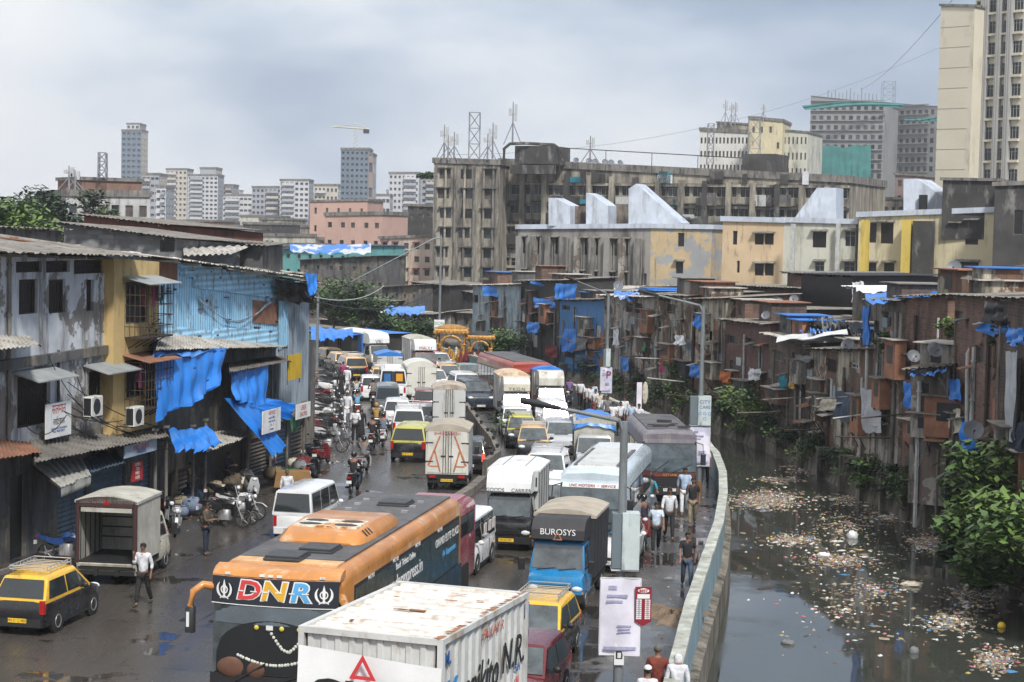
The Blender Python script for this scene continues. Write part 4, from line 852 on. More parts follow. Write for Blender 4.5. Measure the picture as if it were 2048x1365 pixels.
car('black and yellow taxi farthest in the kerbside line by the blue awning', 'hatch', 670, 738, -24, P_black, P_orgtop, True, 'taxi', 'taxi', 'taxis lined up at the far kerb', yellow=True)
car('yellow topped taxi showing behind the ambulance van roof', 'hatch', 765, 783, -8, P_black, P_orgtop, True, 'taxi', 'taxi', None, yellow=True, rack=True)
# --- right carriageway, facing the camera
mini_truck('black fronted truck with white GOODS CARRIER box above the cab', 1012, 1103, 8, False, P_black, m_lt, 1.72, 2.7, 1.85, .66, 1.45, 1.82, m_white, .14, deflector=m_white, vents=True, bonnet=.35, plate_txt='MH 05 5981',
 dtext=[('GOODS', .17, m_ink, -.47, .18, m_ink), ('CARRIER', .17, m_ink, .42, .18, m_ink), ('__________', .20, mat('purple_band', (.12, .10, .32), .5), 0, .06, 0)][0:0] or [('GOODS', .17, -.45, .14, m_ink), ('CARRIER', .17, .42, .14, m_ink)])
mini_truck('blue cab truck with black BUROSYS wind deflector and dusty canvas roof', 1108, 1222, 11, False, P_blue, m_blk, 1.74, 2.6, 1.75, .7, 1.5, 1.85, m_sand, .16, deflector=m_blk, bonnet=.3, dtext=[('BUROSYS', .24, .0, .62, m_wht), ('\u25B3', .3, .0, .22, m_strip)], plate_txt='MH 01 EM 2204')
car('black taxi with yellow roof and roof rack below the blue truck', 'hatch', 1046, 1350, 13, P_black, P_taxiY, False, 'taxi', 'taxi', None, 'MH 02 BD 7741', True, True)
car('dark red hatchback with green windscreen sticker at the bottom edge', 'hatch', 1006, 1452, 14, P_maroon, None, False, sticker=('green_sticker', (.1, .45, .15)))
van = car('white minivan with stickers on its side windows beside the crimson bus', 'van', 962, 1172, 11, P_white, None, False, 'minivan', 'van'); van.location = (-1.40, 57.1, 0)
for i, y in enumerate((-.2, .5, 1.1)): MB(mat('poster_paper', (.55, .5, .48), .6, .4, 9)).box(.70, y, 1.08, .725, y + .38, 1.4).build('window_poster', van)
bus('crimson minibus following close behind the orange tour coach', 0, 0, 11, 5.4, 2.0, 2.65, P_pink, P_pink, nwin=4, hwin=(1.75, 2.3), loc=(-2.42, 51.8, 0), fh=(1.3, 2.2))
lnc = bus('white coach with LNC MOTORS name board over its windscreen', 1180, 1130, 10, 8.2, 2.15, 2.95, P_lav, P_white, hwin=(1.55, 2.35), banner=('LNC MOTORS  \u2022  SERVICE', m_white, mat('dark_red_lettering', (.35, .02, .02), .5), 2.42, 2.55, .13), fh=(1.15, 2.44), lower=P_blue, nwin=7, hatches=((0, 1.9, .4, .22), (0, 4.4, .4, .22)), plate_txt='MH 43 H 2020')
mb = MB(m_lt); mb.box(-.62, -3.0, 2.99, .62, 1.6, 3.055); mb.m(m_roofgrey)
for sg in (-1, 1): mb.box(sg * .7 - .05, -3.0, 2.985, sg * .7 + .05, 1.6, 3.04)
mb.build('roof_unit', lnc)
P_plum = mat('dusty_plum_paint', (.15, .135, .16), .45, .25, 2, grime=.45, gc=(.25, .23, .21)); 
gb = bus('dusty grey tempo bus parked against the canal wall', 1338, 1005, -2, 7.0, 2.2, 2.75, P_plum, P_plum, hwin=(1.45, 2.1), fh=(1.2, 2.25), lower=mat('black_bus_front', (.03, .025, .028), .5, .2), banner=('CITY LINK', mat('maroon_board', (.16, .03, .02), .6, .4, 4), mat('gold_lettering', (.5, .33, .1), .5), 1.0, 1.15, .12), nwin=6, dark_roof=True, hatches=((0, 2.2, .4, .35),), plate_txt='MH 04 G 713')
mb = MB(mat('roof_litter_cloth', (.03, .03, .035), .7, .4)); r_ = random.Random(9)
for i in range(7): mb.cb((r_.uniform(-.6, .8), -2.6 + r_.uniform(0, 2.5), 2.84 + r_.random() * .05), (r_.uniform(.2, .7), r_.uniform(.1, .5), r_.uniform(.03, .1)))
mb.build('roof_rack', gb)
m_best = mat('red_city_bus_paint', (.30, .045, .025), .4, .12, 1.2, coat=.3, grime=.35, gc=(.14, .03, .02))
bus('red city bus with grey roof and open barred windows', 0, 0, -14, 9.2, 2.4, 2.95, m_best, m_lt, hwin=(1.55, 2.3), fh=(1.35, 2.35), nwin=9, dark_roof=True, loc=(.15, 109.5, 0), stripe=((1.22, 1.4, mat('green_stripe', (.10, .16, .05), .5)), (2.33, 2.5, mat('cream_stripe', (.42, .33, .24), .5))), box_fr=True, plate_txt='MH 01 AP 2280')
car('white saloon with bonnet towards the blue truck, right of GOODS CARRIER box', 'sedan', 1080, 1062, 7, P_white, None, False, rack=False)
car('white utility vehicle behind the white saloon, ahead of the amber taxi', 'suv', 1085, 1000, 5, P_white, None, False, rack=True)
car('taxi with faded amber roof directly behind the white utility vehicle', 'hatch', 1066, 925, 0, P_black, P_orgtop, False, 'taxi', 'taxi', yellow=True, rack=True)
car('taxi with greenish yellow roof following the amber roofed taxi', 'hatch', 1044, 900, -2, P_black, P_greentop, False, 'taxi', 'taxi', yellow=True, rack=True)
car('white hatchback between Y.K.G.N truck and the greenish taxi', 'hatch', 1034, 880, -4, P_white, None, False)
mini_truck('grey box truck lettered Y.K.G.N on its pale wind deflector', 1034, 852, -7, False, P_white, m_lt, 1.66, 2.8, 1.95, .62, 1.4, 1.75, mat('rust_streaked_cream_roof', (.55, .45, .33), .7, .3, 2, grime=.6, gc=(.35, .15, .05)), .2, deflector=P_cream, dtext=[('Y.K.G.N', .26, 0, .2, m_ink)])
mini_truck('goods truck with blue canvas roof and pale deflector by the wall', 1104, 838, -9, False, P_white, m_dirtybox, 1.66, 3.0, 1.95, .66, 1.4, 1.75, TARP, .2, deflector=m_dirtybox)
car('white minivan nose on between the blue topped trucks', 'van', 1112, 872, -6, P_white, None, False, 'minivan', 'van')
car('silver hatchback left of the large blue tarpaulin truck', 'hatch', 1124, 912, -3, P_silver, None, False)
mini_truck('truck with deep blue tarpaulin spread over its load behind white coach', 1188, 955, 1, False, P_silver, m_canv, 1.75, 3.4, 1.5, .72, 1.2, 1.75, m_canv, .2, tarp=TARP, deflector=None)
car('white saloon with chrome grille hidden behind the post box sign', 'sedan', 1214, 1146, 9, P_white, None, False)
car('white crossover facing the camera left of the red city bus', 'suv', 940, 806, -10, P_white, None, False)
car('dark blue crossover nose on beside the red city bus', 'suv', 962, 823, -12, P_navy, None, False)
car('taxi with yellow roof beyond the white crossover', 'hatch', 905, 778, -12, P_black, P_orgtop, False, 'taxi', 'taxi', yellow=True, rack=True)
car('white hatchback left of the far yellow topped taxi', 'hatch', 877, 790, -13, P_white, None, False)
car('pale green saloon behind the white crossover', 'sedan', 947, 776, -12, mat('pale_green_paint', (.16, .24, .22), .3, .1, coat=.5), None, False)
car('white hatchback in front of the blue and white box truck', 'hatch', 812, 748, -16, P_white, None, False)
mini_truck('box truck with blue side and white lettered front in the distance', 762, 738, -30, False, P_cream, mat('blue_white_box', (.05, .14, .36), .5, .1), 1.9, 3.8, 1.9, .7, 1.4, 1.8, m_white, .18, deflector=m_white, dtext=[('VRL', .4, 0, .2, m_ink)], name='goods_truck')
mini_truck('far truck with maroon surround and white lettered deflector', 852, 755, -14, False, mat('maroon_cab', (.2, .03, .03), .4, .1), m_lt, 1.8, 3.2, 1.9, .68, 1.4, 1.8, m_canv, .2, deflector=m_white, dtext=[('MAULI', .32, 0, .3, m_red)])
car('dark saloon first in the far bend behind taxis', 'sedan', 735, 728, -45, P_grey, None, False)
car('white saloon at the far bend beside the blue awning', 'sedan', 712, 716, -55, P_silver, None, False)
car('white hatchback behind the maroon fronted truck', 'hatch', 888, 750, -16, P_white, None, False)
# ================================================================ people
m_skin = mat('brown_skin', (.20, .10, .06), .6, .08, 8); m_hair = mat('black_hair', (.012, .010, .009), .6, .1, 10); m_eye = mat('eye_white', (.5, .5, .48), .4, 0); m_shoe = mat('dark_shoe', (.03, .025, .02), .6, .2, 8)
def cl(n, c): return mat(n, c, .85, .28, 7, bump=.9, bs=11)
C_white = cl('white_cotton', (.58, .59, .62)); C_pale = cl('pale_blue_shirt_cloth', (.36, .46, .60)); C_black = cl('black_cloth', (.016, .016, .018)); C_navy = cl('navy_cloth', (.02, .028, .05)); C_grey = cl('grey_cloth', (.16, .165, .17)); C_brown = cl('olive_brown_cloth', (.085, .065, .042))
C_khaki = cl('khaki_cloth', (.22, .18, .12)); C_red = cl('brick_red_cloth', (.16, .035, .022)); C_sky = cl('sky_blue_cloth', (.12, .32, .50)); C_teal = cl('teal_cloth', (.02, .20, .26)); C_must = cl('mustard_cloth', (.34, .21, .06)); C_mag = cl('magenta_cloth', (.32, .03, .12)); C_green = cl('green_cloth', (.04, .16, .08)); C_jean = cl('denim_cloth', (.05, .075, .12)); C_maroon = cl('maroon_cloth', (.13, .015, .02)); C_cream = cl('cream_cloth', (.46, .42, .34)); C_check = cl('grey_blue_cloth', (.13, .17, .24))
def skin(chain, mats, sub=1, nm='body'):
 """chain: dict key -> (co, radius(x,y), parent key); grows one continuous surface"""
 keys = list(chain); ix = {k: i for i, k in enumerate(keys)}
 me = bpy.data.meshes.new(nm); me.from_pydata([chain[k][0] for k in keys], [(ix[k], ix[chain[k][2]]) for k in keys if chain[k][2] is not None], [])
 o = bpy.data.objects.new(nm, me); COL.objects.link(o); o.modifiers.new('s', 'SKIN').use_smooth_shade = True
 sv = me.skin_vertices[0].data
 for k in keys: r = chain[k][1]; sv[ix[k]].radius = r if isinstance(r, tuple) else (r, r); sv[ix[k]].use_root = chain[k][2] is None
 q = o.modifiers.new('u', 'SUBSURF'); q.levels = sub; q.render_levels = sub
 dg = bpy.context.evaluated_depsgraph_get(); bpy.context.view_layer.update()
 res = bpy.data.meshes.new_from_object(o.evaluated_get(dg)); res.name = nm; bpy.data.objects.remove(o)
 res.materials.clear(); [res.materials.append(m_) for m_ in mats]; return res
def pose(kind):
 """joint positions, facing -Y, standing height 1.68"""
 P = {}
 def leg(sg, hip, th, kn, pz, tw=0):
  """thigh and shin angles forward of vertical"""
  h = Vector((sg * .09, 0, pz)); k_ = h + Vector((sg * .012 + tw * sg, -math.sin(th) * .42, -math.cos(th) * .42)); a_ = k_ + Vector((0, -math.sin(kn) * .42, -math.cos(kn) * .42)); return h, k_, a_, a_ + Vector((sg * .02, -.14, -.045 + max(0, math.sin(-kn)) * -.03))
 def arm(sg, sh, u, f, out=.10, inw=0):
  s_ = sh + Vector((sg * .19, 0, 0)); e = s_ + Vector((sg * math.sin(out) * .27, -math.sin(u) * .27, -math.cos(u) * math.cos(out) * .27)); w_ = e + Vector((-sg * inw * .24, -math.sin(f) * .24, -math.cos(f) * .24)); return s_, e, w_
 pz, lean = .92, 0
 cfg = dict(walk=((.32, .22), (-.25, -.62), (-.35, -.05), (.3, .6), 0), walk2=((-.2, -.5), (.34, .3), (.35, .7), (-.3, .0), 0), stand=((.03, .0), (-.03, 0), (.05, .12), (.0, .08), 0), phone=((.03, .0), (-.05, 0), (.25, 1.75), (.25, 1.7), .55), ear=((.28, .15), (-.25, -.5), (.3, 2.75), (-.2, .3), .15),
               ride=((1.35, .12), (1.35, .12), (.85, 1.15), (.85, 1.15), 0), pillion=((1.25, .0), (1.25, 0), (.7, 1.3), (.7, 1.3), .25), lean=((.05, .0), (-.05, 0), (.7, 1.3), (.1, .2), .2))[kind]
 (t1, k1), (t2, k2), (u1, f1), (u2, f2), inw = cfg
 if kind in ('ride', 'pillion'): pz, lean = .80, .10
 pel = Vector((0, 0, pz + .02)); sh = Vector((0, -lean * .9, pz + .50)); nk = sh + Vector((0, -.01, .08)); hd = nk + Vector((0, -.02 - (.03 if kind == 'phone' else 0), .13))
 P.update(pel=pel, wa=pel + Vector((0, -lean * .25, .13)), ch=pel + Vector((0, -lean * .6, .30)), sh=sh, nk=nk, hd=hd)
 for sg, n_, (t, k_), (u, f) in ((-1, 'r', (t1, k1), (u1, f1)), (1, 'l', (t2, k2), (u2, f2))):
  P['h' + n_], P['k' + n_], P['a' + n_], P['t' + n_] = leg(sg, 0, t, k_, pz, .05 if kind in ('ride', 'pillion') else 0)
  P['s' + n_], P['e' + n_], P['w' + n_] = arm(sg, sh, u, f, .16, inw if not (kind == 'ear' and n_ == 'l') else 0)
 low = min(P['al'].z, P['ar'].z) - .055
 if kind not in ('ride', 'pillion'):
  for k_ in P: P[k_] = P[k_] - Vector((0, 0, low))
 return P
_pp = {}
def figure(kind, top='shirt', fem=False):
 """prototype meshes of one pose: body, top, trousers, hair"""
 key = (kind, top)
 if key in _pp: return _pp[key]
 P = pose(kind); B = {}; B['pel'] = (P['pel'], (.13, .10), None)
 B['wa'] = (P['wa'], (.12, .09), 'pel'); B['ch'] = (P['ch'], (.14, .10), 'wa'); B['sh'] = (P['sh'], (.12, .08), 'ch'); B['nk'] = (P['nk'], .052, 'sh'); B['hb'] = (P['nk'] + Vector((0, -.01, .05)), .055, 'nk'); B['hd'] = (P['hd'], (.078, .09), 'hb'); B['ht'] = (P['hd'] + Vector((0, .01, .085)), (.062, .07), 'hd')
 for n_, sg in (('r', -1), ('l', 1)):
  B['h' + n_] = (P['h' + n_] + Vector((0, 0, -.03)), .085, 'pel'); B['k' + n_] = (P['k' + n_], .055, 'h' + n_); B['a' + n_] = (P['a' + n_], .036, 'k' + n_); B['t' + n_] = (P['t' + n_], (.038, .025), 'a' + n_)
  B['s' + n_] = (P['s' + n_] - Vector((sg * .02, 0, 0)), .052, 'sh'); B['e' + n_] = (P['e' + n_], .038, 's' + n_); w_ = P['w' + n_]; B['w' + n_] = (w_, .025, 'e' + n_)
  d = (w_ - P['e' + n_]).normalized(); sd = Vector((1, 0, 0)) - d * d.x; sd = sd.normalized() if sd.length > .1 else Vector((0, 1, 0)); cu = d.cross(sd) * (.3 * -sg)
  pm = w_ + d * .075; B['p' + n_] = (pm, (.034, .016), 'w' + n_)
  for i, (o_, ln) in enumerate(((-.027, .065), (-.009, .078), (.009, .072), (.027, .058))):
   a_ = pm + sd * o_ + d * .02; B[f'f{i}{n_}'] = (a_ + d * ln * .5, .009, 'p' + n_); B[f'g{i}{n_}'] = (a_ + d * ln * .85 + cu * ln * .9, .0075, f'f{i}{n_}')
  B['m' + n_] = (w_ + d * .045 - sd * sg * .045, .010, 'w' + n_); B['n' + n_] = (w_ + d * .085 - sd * sg * .055, .008, 'm' + n_)
 body = skin(B, [m_skin], 1)
 # face: nose, ears, eyes and mouth
 fb = MB(m_skin); h = P['hd']; fb.ell((h.x, h.y - .092, h.z - .01), .014, .02, .022, 6, 4)
 for sg in (-1, 1): fb.ell((h.x + sg * .08, h.y + .01, h.z - .005), .012, .022, .03, 6, 4)
 fb.m(m_eye); [fb.ell((h.x + sg * .03, h.y - .083, h.z + .018), .013, .008, .008, 6, 4) for sg in (-1, 1)]
 fb.m(m_hair); [fb.ell((h.x + sg * .03, h.y - .090, h.z + .018), .006, .004, .006, 5, 4) for sg in (-1, 1)]; [fb.cb((h.x + sg * .032, h.y - .085, h.z + .036), (.034, .012, .006)) for sg in (-1, 1)]; fb.cb((h.x, h.y - .084, h.z - .042), (.04, .014, .008))
 face = fb.mesh('face', 60)
 hb = MB(m_hair); hb.ell((h.x, h.y + .022, h.z + .035), .086, .092, .083, 12, 8); hb.ell((h.x, h.y - .03, h.z + .085), .06, .05, .035, 8, 6); hair = hb.mesh('hair', 60)
 T = {}; g = .018
 if top == 'kurta': hem = P['pel'] + Vector((0, 0, -.42)); T['hem'] = (hem, (.20, .16), None); T['pel'] = (P['pel'], (.155, .125), 'hem')
 elif top == 'robe': hem = Vector((P['pel'].x, P['pel'].y, .10)); T['hem'] = (hem, (.26, .22), None); T['mid'] = (Vector((0, 0, .5)), (.21, .17), 'hem'); T['pel'] = (P['pel'], (.17, .14), 'mid')
 else: T['pel'] = (P['pel'] + Vector((0, 0, -.04)), (.150, .118), None)
 T['wa'] = (P['wa'], (.145, .112), 'pel'); T['ch'] = (P['ch'], (.16, .12), 'wa'); T['sh'] = (P['sh'], (.135, .095), 'ch'); T['nk'] = (P['nk'] + Vector((0, 0, -.02)), .062, 'sh')
 for n_, sg in (('r', -1), ('l', 1)):
  T['s' + n_] = (P['s' + n_] - Vector((sg * .02, 0, 0)), .072, 'sh')
  if top == 'tee': T['e' + n_] = (P['s' + n_].lerp(P['e' + n_], .75), .055, 's' + n_)
  else: T['e' + n_] = (P['e' + n_], .052, 's' + n_); T['w' + n_] = (P['e' + n_].lerp(P['w' + n_], .55 if top == 'shirt' else .92), .043, 'e' + n_)
 if top == 'robe': T['hd'] = (P['hd'] + Vector((0, .022, .0)), (.10, .10), 'nk'); T['ht'] = (P['hd'] + Vector((0, .02, .09)), (.085, .085), 'hd')
 topm = skin(T, [C_white], 1, 'shirt')
 L = {'pel': (P['pel'] + Vector((0, 0, .02)), (.138, .108), None)}
 for n_ in 'rl': L['h' + n_] = (P['h' + n_] + Vector((0, 0, -.04)), .100, 'pel'); L['k' + n_] = (P['k' + n_], .074, 'h' + n_); L['a' + n_] = (P['k' + n_].lerp(P['a' + n_], .93), .060, 'k' + n_)
 legs = skin(L, [C_black], 1, 'trousers')
 shoes = []
 for n_ in 'rl': a_, t_ = P['a' + n_], P['t' + n_]; sb = MB(m_shoe); sb.ell(((a_.x + t_.x) / 2, (a_.y + t_.y) / 2 - .01, a_.z - .032), .048, .125, .038, 8, 5); shoes.append(sb.mesh('shoe', 60))
 _pp[key] = (body, face, hair, topm, legs, shoes, P); return _pp[key]
m_cap = cl('white_prayer_cap_cloth', (.7, .7, .68)); m_helm = mat('glossy_black_helmet', (.012, .012, .014), .2, .1, coat=1); m_bald = mat('greying_hair', (.12, .11, .10), .8, .2)
def person(label, loc, face_deg, kind='walk', top='shirt', shirt=None, legs=None, sc=1.0, cap=None, group=None, bag=None, lift=0, pack=False, z=0, hairm=None):
 """face_deg: direction the figure faces, 0 = towards the camera (-Y), 180 = away"""
 if not isinstance(loc, Vector): loc = G(*loc)
 body, face, hr, tp, lg, sh, P = figure(kind, top)
 r = thing('person', label, 'person', (loc.x, loc.y, z), RAD(face_deg), group); r.scale = (sc, sc, sc)
 def ch(nm, me, m_=None):
  o = bpy.data.objects.new(nm, me); COL.objects.link(o); o.parent = r
  if m_: recol(o, m_)
  return o
 b = ch('body', body); ch('face', face); ch({'kurta': 'kurta', 'robe': 'robe', 'tee': 't_shirt'}.get(top, 'shirt'), tp, shirt or C_white)
 if top != 'robe': ch('hair', hr, hairm); ch('trousers', lg, legs or C_black)
 [ch('shoe', q) for q in sh]
 h = P['hd']
 if cap == 'cap': MB(m_cap).loft([[(h.x + .083 * q * math.cos(t * math.pi / 6), h.y + .02 + .09 * q * math.sin(t * math.pi / 6), h.z + zz_) for t in range(12)] for zz_, q in ((.06, 1.04), (.10, 1.02), (.135, .6))]).build('cap', r, 50)
 if cap == 'helmet': MB(m_helm).ell((h.x, h.y + .012, h.z + .035), .128, .145, .125, 12, 8).build('helmet', r, 60)
 if cap == 'hood': MB(shirt or C_white).ell((h.x, h.y + .03, h.z + .02), .115, .11, .14, 12, 8).build('headscarf', r, 60)
 if bag is not None:
  w_ = P['w' + 'l'] + (P['wl'] - P['el']).normalized() * .1; mb = MB(bag); mb.ell((w_.x, w_.y, w_.z - .2), .12, .07, .17, 8, 6); mb.tube([w_, (w_.x, w_.y, w_.z - .08)], .02, 5)
  mb.T = None; o = mb.build('carrier_bag', r, 60)
 if pack: mb = MB(C_black); mb.bev(-.14, .13 + P['ch'].y, P['ch'].z - .2, .14, .28 + P['ch'].y, P['ch'].z + .22, .04); mb.build('backpack', r, 60)
 return r
# --- left side
person('man in loose white shirt and black trousers crossing the road, hand to face', (286, 1211), -15, 'ear', 'shirt', C_white, C_black, 1.02)
person('man in olive brown top with hands together beside the parked motorcycles', (412, 1110), 75, 'phone', 'shirt', C_brown, C_navy, .98)
person('balding man in white shirt standing behind the white van', (573, 1030), 10, 'stand', 'shirt', C_white, C_navy, .97, hairm=m_bald)
person('man with pale shirt and dark trousers waiting under the blue tarpaulin strip', (541, 962), 150, 'stand', 'shirt', C_white, C_navy, .95)
person('man leaning in the dark shop doorway beside a pillar', (380, 1012), 70, 'lean', 'shirt', C_khaki, C_jean, .97)
person('worker in dark clothes bending over goods outside the open shop', (455, 985), 60, 'phone', 'shirt', C_navy, C_black, .93)
person('man in red shirt inside the doorway left of the blue shutters', (30, 1118), -40, 'stand', 'shirt', C_red, C_maroon, .95)
person('person in long white robe and cap walking away near the taxis', (694, 786), 170, 'walk', 'kurta', C_white, C_white, 1.0, 'cap')
person('woman in full black robe walking beside the parked scooters', (682, 795), 175, 'stand', 'robe', C_black, None, .95)
person('person in magenta top ahead of the black robed woman', (686, 772), 180, 'walk', 'shirt', C_mag, C_black, .95)
person('bearded man in white kurta and cap walking towards camera by scooters', (694, 848), 0, 'walk', 'kurta', C_white, C_white, 1.03, 'cap')
person('man in white shirt and black trousers looking at his phone by the scooters', (710, 886), 5, 'phone', 'shirt', C_white, C_black, 1.0)
person('woman in black robe with face uncovered next to the man with phone', (722, 881), 10, 'stand', 'robe', C_black, None, .93)
# --- right side, on the wet lane
person('young man in black printed T-shirt and jeans walking alone on the wet lane', (1373, 1176), 0, 'walk2', 'tee', C_black, C_jean, 1.0)
person('man in short sleeved white shirt and black trousers walking beside the scooter', (1311, 1106), 0, 'walk', 'tee', cl('bluish_white_cloth', (.5, .58, .68)), C_black, 1.0)
person('taller man in white full sleeved shirt a step behind the short sleeved man', (1337, 1078), 0, 'walk2', 'shirt', C_white, C_black, 1.06)
person('man in black T-shirt talking on a phone beside the wall', (1384, 1052), 0, 'ear', 'tee', C_black, C_khaki, 1.03)
person('man in pale blue shirt and white trousers just left of the phone caller', (1368, 1030), 0, 'walk', 'shirt', C_pale, C_white, 1.06)
person('person in pink shirt and black trousers close to the canal wall', (1409, 972), 170, 'walk', 'tee', cl('pale_pink_cloth', (.6, .5, .52)), C_black, 1.0)
person('person in long cream kurta holding a bag between coach and grey tempo bus', (1283, 962), 0, 'walk', 'kurta', C_cream, C_cream, 1.05, bag=C_white)
person('man in white shirt and black trousers just left of the cream kurta', (1263, 945), 180, 'walk', 'shirt', C_white, C_black, 1.0)
person('man in pale blue shirt walking beside the white coach', (1272, 930), 0, 'walk2', 'shirt', C_pale, C_navy, 1.0)
person('young man in cream shirt partly behind the cream kurta', (1293, 925), 0, 'stand', 'shirt', C_cream, C_brown, 1.0)
WL = [(1225, 868, 'white shirt and white trousers, foremost of the crowd by the wall', C_white, C_white, 'walk'), (1240, 866, 'bright white shirt and black trousers near the red crate', C_white, C_black, 'walk2'), (1262, 870, 'pale blue shirt near the oncoming scooter', C_pale, C_navy, 'stand'), (1277, 874, 'crisp white shirt directly behind the scooter rider', C_white, C_black, 'walk'), (1284, 862, 'black shirt behind the white shirted walkers', C_black, C_black, 'stand'),
      (1207, 852, 'white shirt and dark hair in mid crowd', C_white, C_grey, 'walk2'), (1198, 846, 'cream shirt squeezed in mid crowd', C_cream, C_grey, 'stand'), (1190, 838, 'white shirt and maroon trousers in mid crowd', C_white, C_maroon, 'walk'), (1181, 832, 'white shirt beside the blue tarpaulin load', C_white, C_black, 'stand'), (1174, 826, 'white shirt at the back of the crowd', C_white, C_navy, 'walk2'), (1187, 822, 'pale blue shirt close to the wall top', C_pale, C_black, 'stand'), (1160, 816, 'white shirt alone near the wall bend', C_white, C_black, 'walk'), (1138, 812, 'violet shirt near the loudspeaker horns', cl('violet_cloth', (.18, .12, .26)), C_black, 'stand'), (1214, 858, 'grey shirt behind the foremost walker', C_grey, C_black, 'stand'), (1248, 858, 'white vest between the crowd and wall', C_white, C_brown, 'stand')]
for i, (x, y, d, s1, s2, kd) in enumerate(WL): person('walker in ' + d, (x, y), rnd.uniform(-20, 20), kd, 'shirt' if i % 3 else 'tee', s1, s2, .98 + .07 * rnd.random(), group='crowd walking along the canal wall')
person('balding man in brick red shirt seen from above at the bottom edge', (1312, 1452), 175, 'stand', 'shirt', C_red, C_grey, 1.02, hairm=m_bald)
person('person with white headscarf beside the red shirted man at the bottom edge', (1352, 1462), 175, 'stand', 'robe', C_white, None, .98)
person('person with small white cap left of the red shirted man', (1292, 1490), 178, 'stand', 'kurta', C_white, C_white, .95, 'cap')
# ================================================================ scooters and motorcycles (nose to -Y)
S_col = {'black': paint('black_scooter_shell', (.015, .015, .017), .1), 'grey': paint('grey_scooter_shell', (.10, .11, .12), .2), 'silver': paint('silver_scooter_shell', (.36, .37, .38), .2), 'maroon': paint('maroon_scooter_shell', (.16, .02, .025), .2), 'white': paint('white_scooter_shell', (.6, .6, .6), .2), 'blue': paint('blue_scooter_shell', (.02, .06, .2), .2)}
m_seat = mat('black_seat_vinyl', (.016, .016, .016), .5, .2, 4)
def cycle_wheel(root, y, r=.25, w=.08):
 mb = MB(m_tyre); n = 18; rings = []
 for (dx, rr) in ((-.5, .84), (-.35, .97), (.35, .97), (.5, .84)): rings.append([(dx * w, y + rr * r * math.cos(a * 2 * math.pi / n), r + rr * r * math.sin(a * 2 * math.pi / n)) for a in range(n)])
 mb.loft(rings, cap=False); mb.loft([rings[0], rings[-1]][::-1], cap=False); o = mb.build('wheel', root, 40)
 mb = MB(m_rim); mb.cyl((-w * .5, y, r), (w * .5, y, r), .055, 8)
 for k_ in range(5): a_ = k_ * 2 * math.pi / 5; mb.tube([(0, y, r), (0, y + .8 * r * math.cos(a_), r + .8 * r * math.sin(a_))], .015, 4)
 mb.build('spokes', o); return o
def make_scooter():
 t = thing('scooter', 'x', 'scooter', (0, 0, 0)); c = S_col['black']
 cycle_wheel(t, -.62, .23, .09); cycle_wheel(t, .58, .23, .10)
 mb = MB(c); mb.loft([[(-.05, -.90, .45), (.05, -.90, .45), (.05, -.84, .52), (-.05, -.84, .52)], [(-.07, -.62, .50), (.07, -.62, .50), (.06, -.62, .56), (-.06, -.62, .56)], [(-.05, -.36, .36), (.05, -.36, .36), (.05, -.38, .44), (-.05, -.38, .44)]])
 mb.loft([[(-.20, -.46, .30), (0, -.54, .28), (.20, -.46, .30), (.16, -.40, .30), (-.16, -.40, .30)], [(-.22, -.50, .62), (0, -.62, .60), (.22, -.50, .62), (.16, -.43, .62), (-.16, -.43, .62)], [(-.13, -.42, .92), (0, -.50, .93), (.13, -.42, .92), (.10, -.36, .92), (-.10, -.36, .92)]]); mb.build('front_fairing', t, 40)
 mb = MB(c); mb.loft([[(-.12 * w_, y, z0), (-.19 * w_, y, (z0 + z1) / 2), (-.13 * w_, y, z1), (.13 * w_, y, z1), (.19 * w_, y, (z0 + z1) / 2), (.12 * w_, y, z0)] for y, z0, z1, w_ in ((-.02, .26, .60, .8), (.2, .30, .72, 1), (.55, .40, .76, 1), (.86, .58, .80, .55))]); mb.build('body_panel', t, 40)
 mb = MB(m_dark); mb.box(-.15, -.42, .24, .15, .02, .30); mb.tube([(0, .3, .25), (.14, .8, .3)], .05, 6); mb.tube([(0, -.62, .23), (0, -.42, .7)], .03, 5); mb.build('floorboard', t)
 mb = MB(m_seat); mb.loft([[(-.13 * w_, y, z - .07), (-.14 * w_, y, z), (-.09 * w_, y, z + .04), (.09 * w_, y, z + .04), (.14 * w_, y, z), (.13 * w_, y, z - .07)] for y, z, w_ in ((-.08, .74, .7), (.1, .76, 1), (.35, .78, 1), (.45, .82, 1), (.72, .83, .75))]); mb.build('seat', t, 40)
 mb = MB(m_dark); mb.tube([(-.32, -.24, .98), (-.16, -.38, .98), (0, -.42, .95), (.16, -.38, .98), (.32, -.24, .98)], .018, 5)
 for sg in (-1, 1): mb.tube([(sg * .2, -.36, 1.0), (sg * .28, -.34, 1.14)], .007, 4); mb.ell((sg * .31, -.34, 1.18), .06, .012, .045, 8, 5)
 mb.build('handlebar', t, 50)
 MB(m_lens).ell((0, -.52, .86), .09, .05, .065, 8, 6).build('headlight', t, 60); MB(m_red).cb((0, .90, .70), (.14, .04, .07)).build('tail_light', t); MB(m_plW).cb((0, .92, .52), (.2, .02, .12)).build('number_plate', t)
 mb = MB(m_chr); mb.tube([(-.13, .6, .84), (-.13, .92, .86), (.13, .92, .86), (.13, .6, .84)], .012, 5); mb.build('grab_rail', t); return t
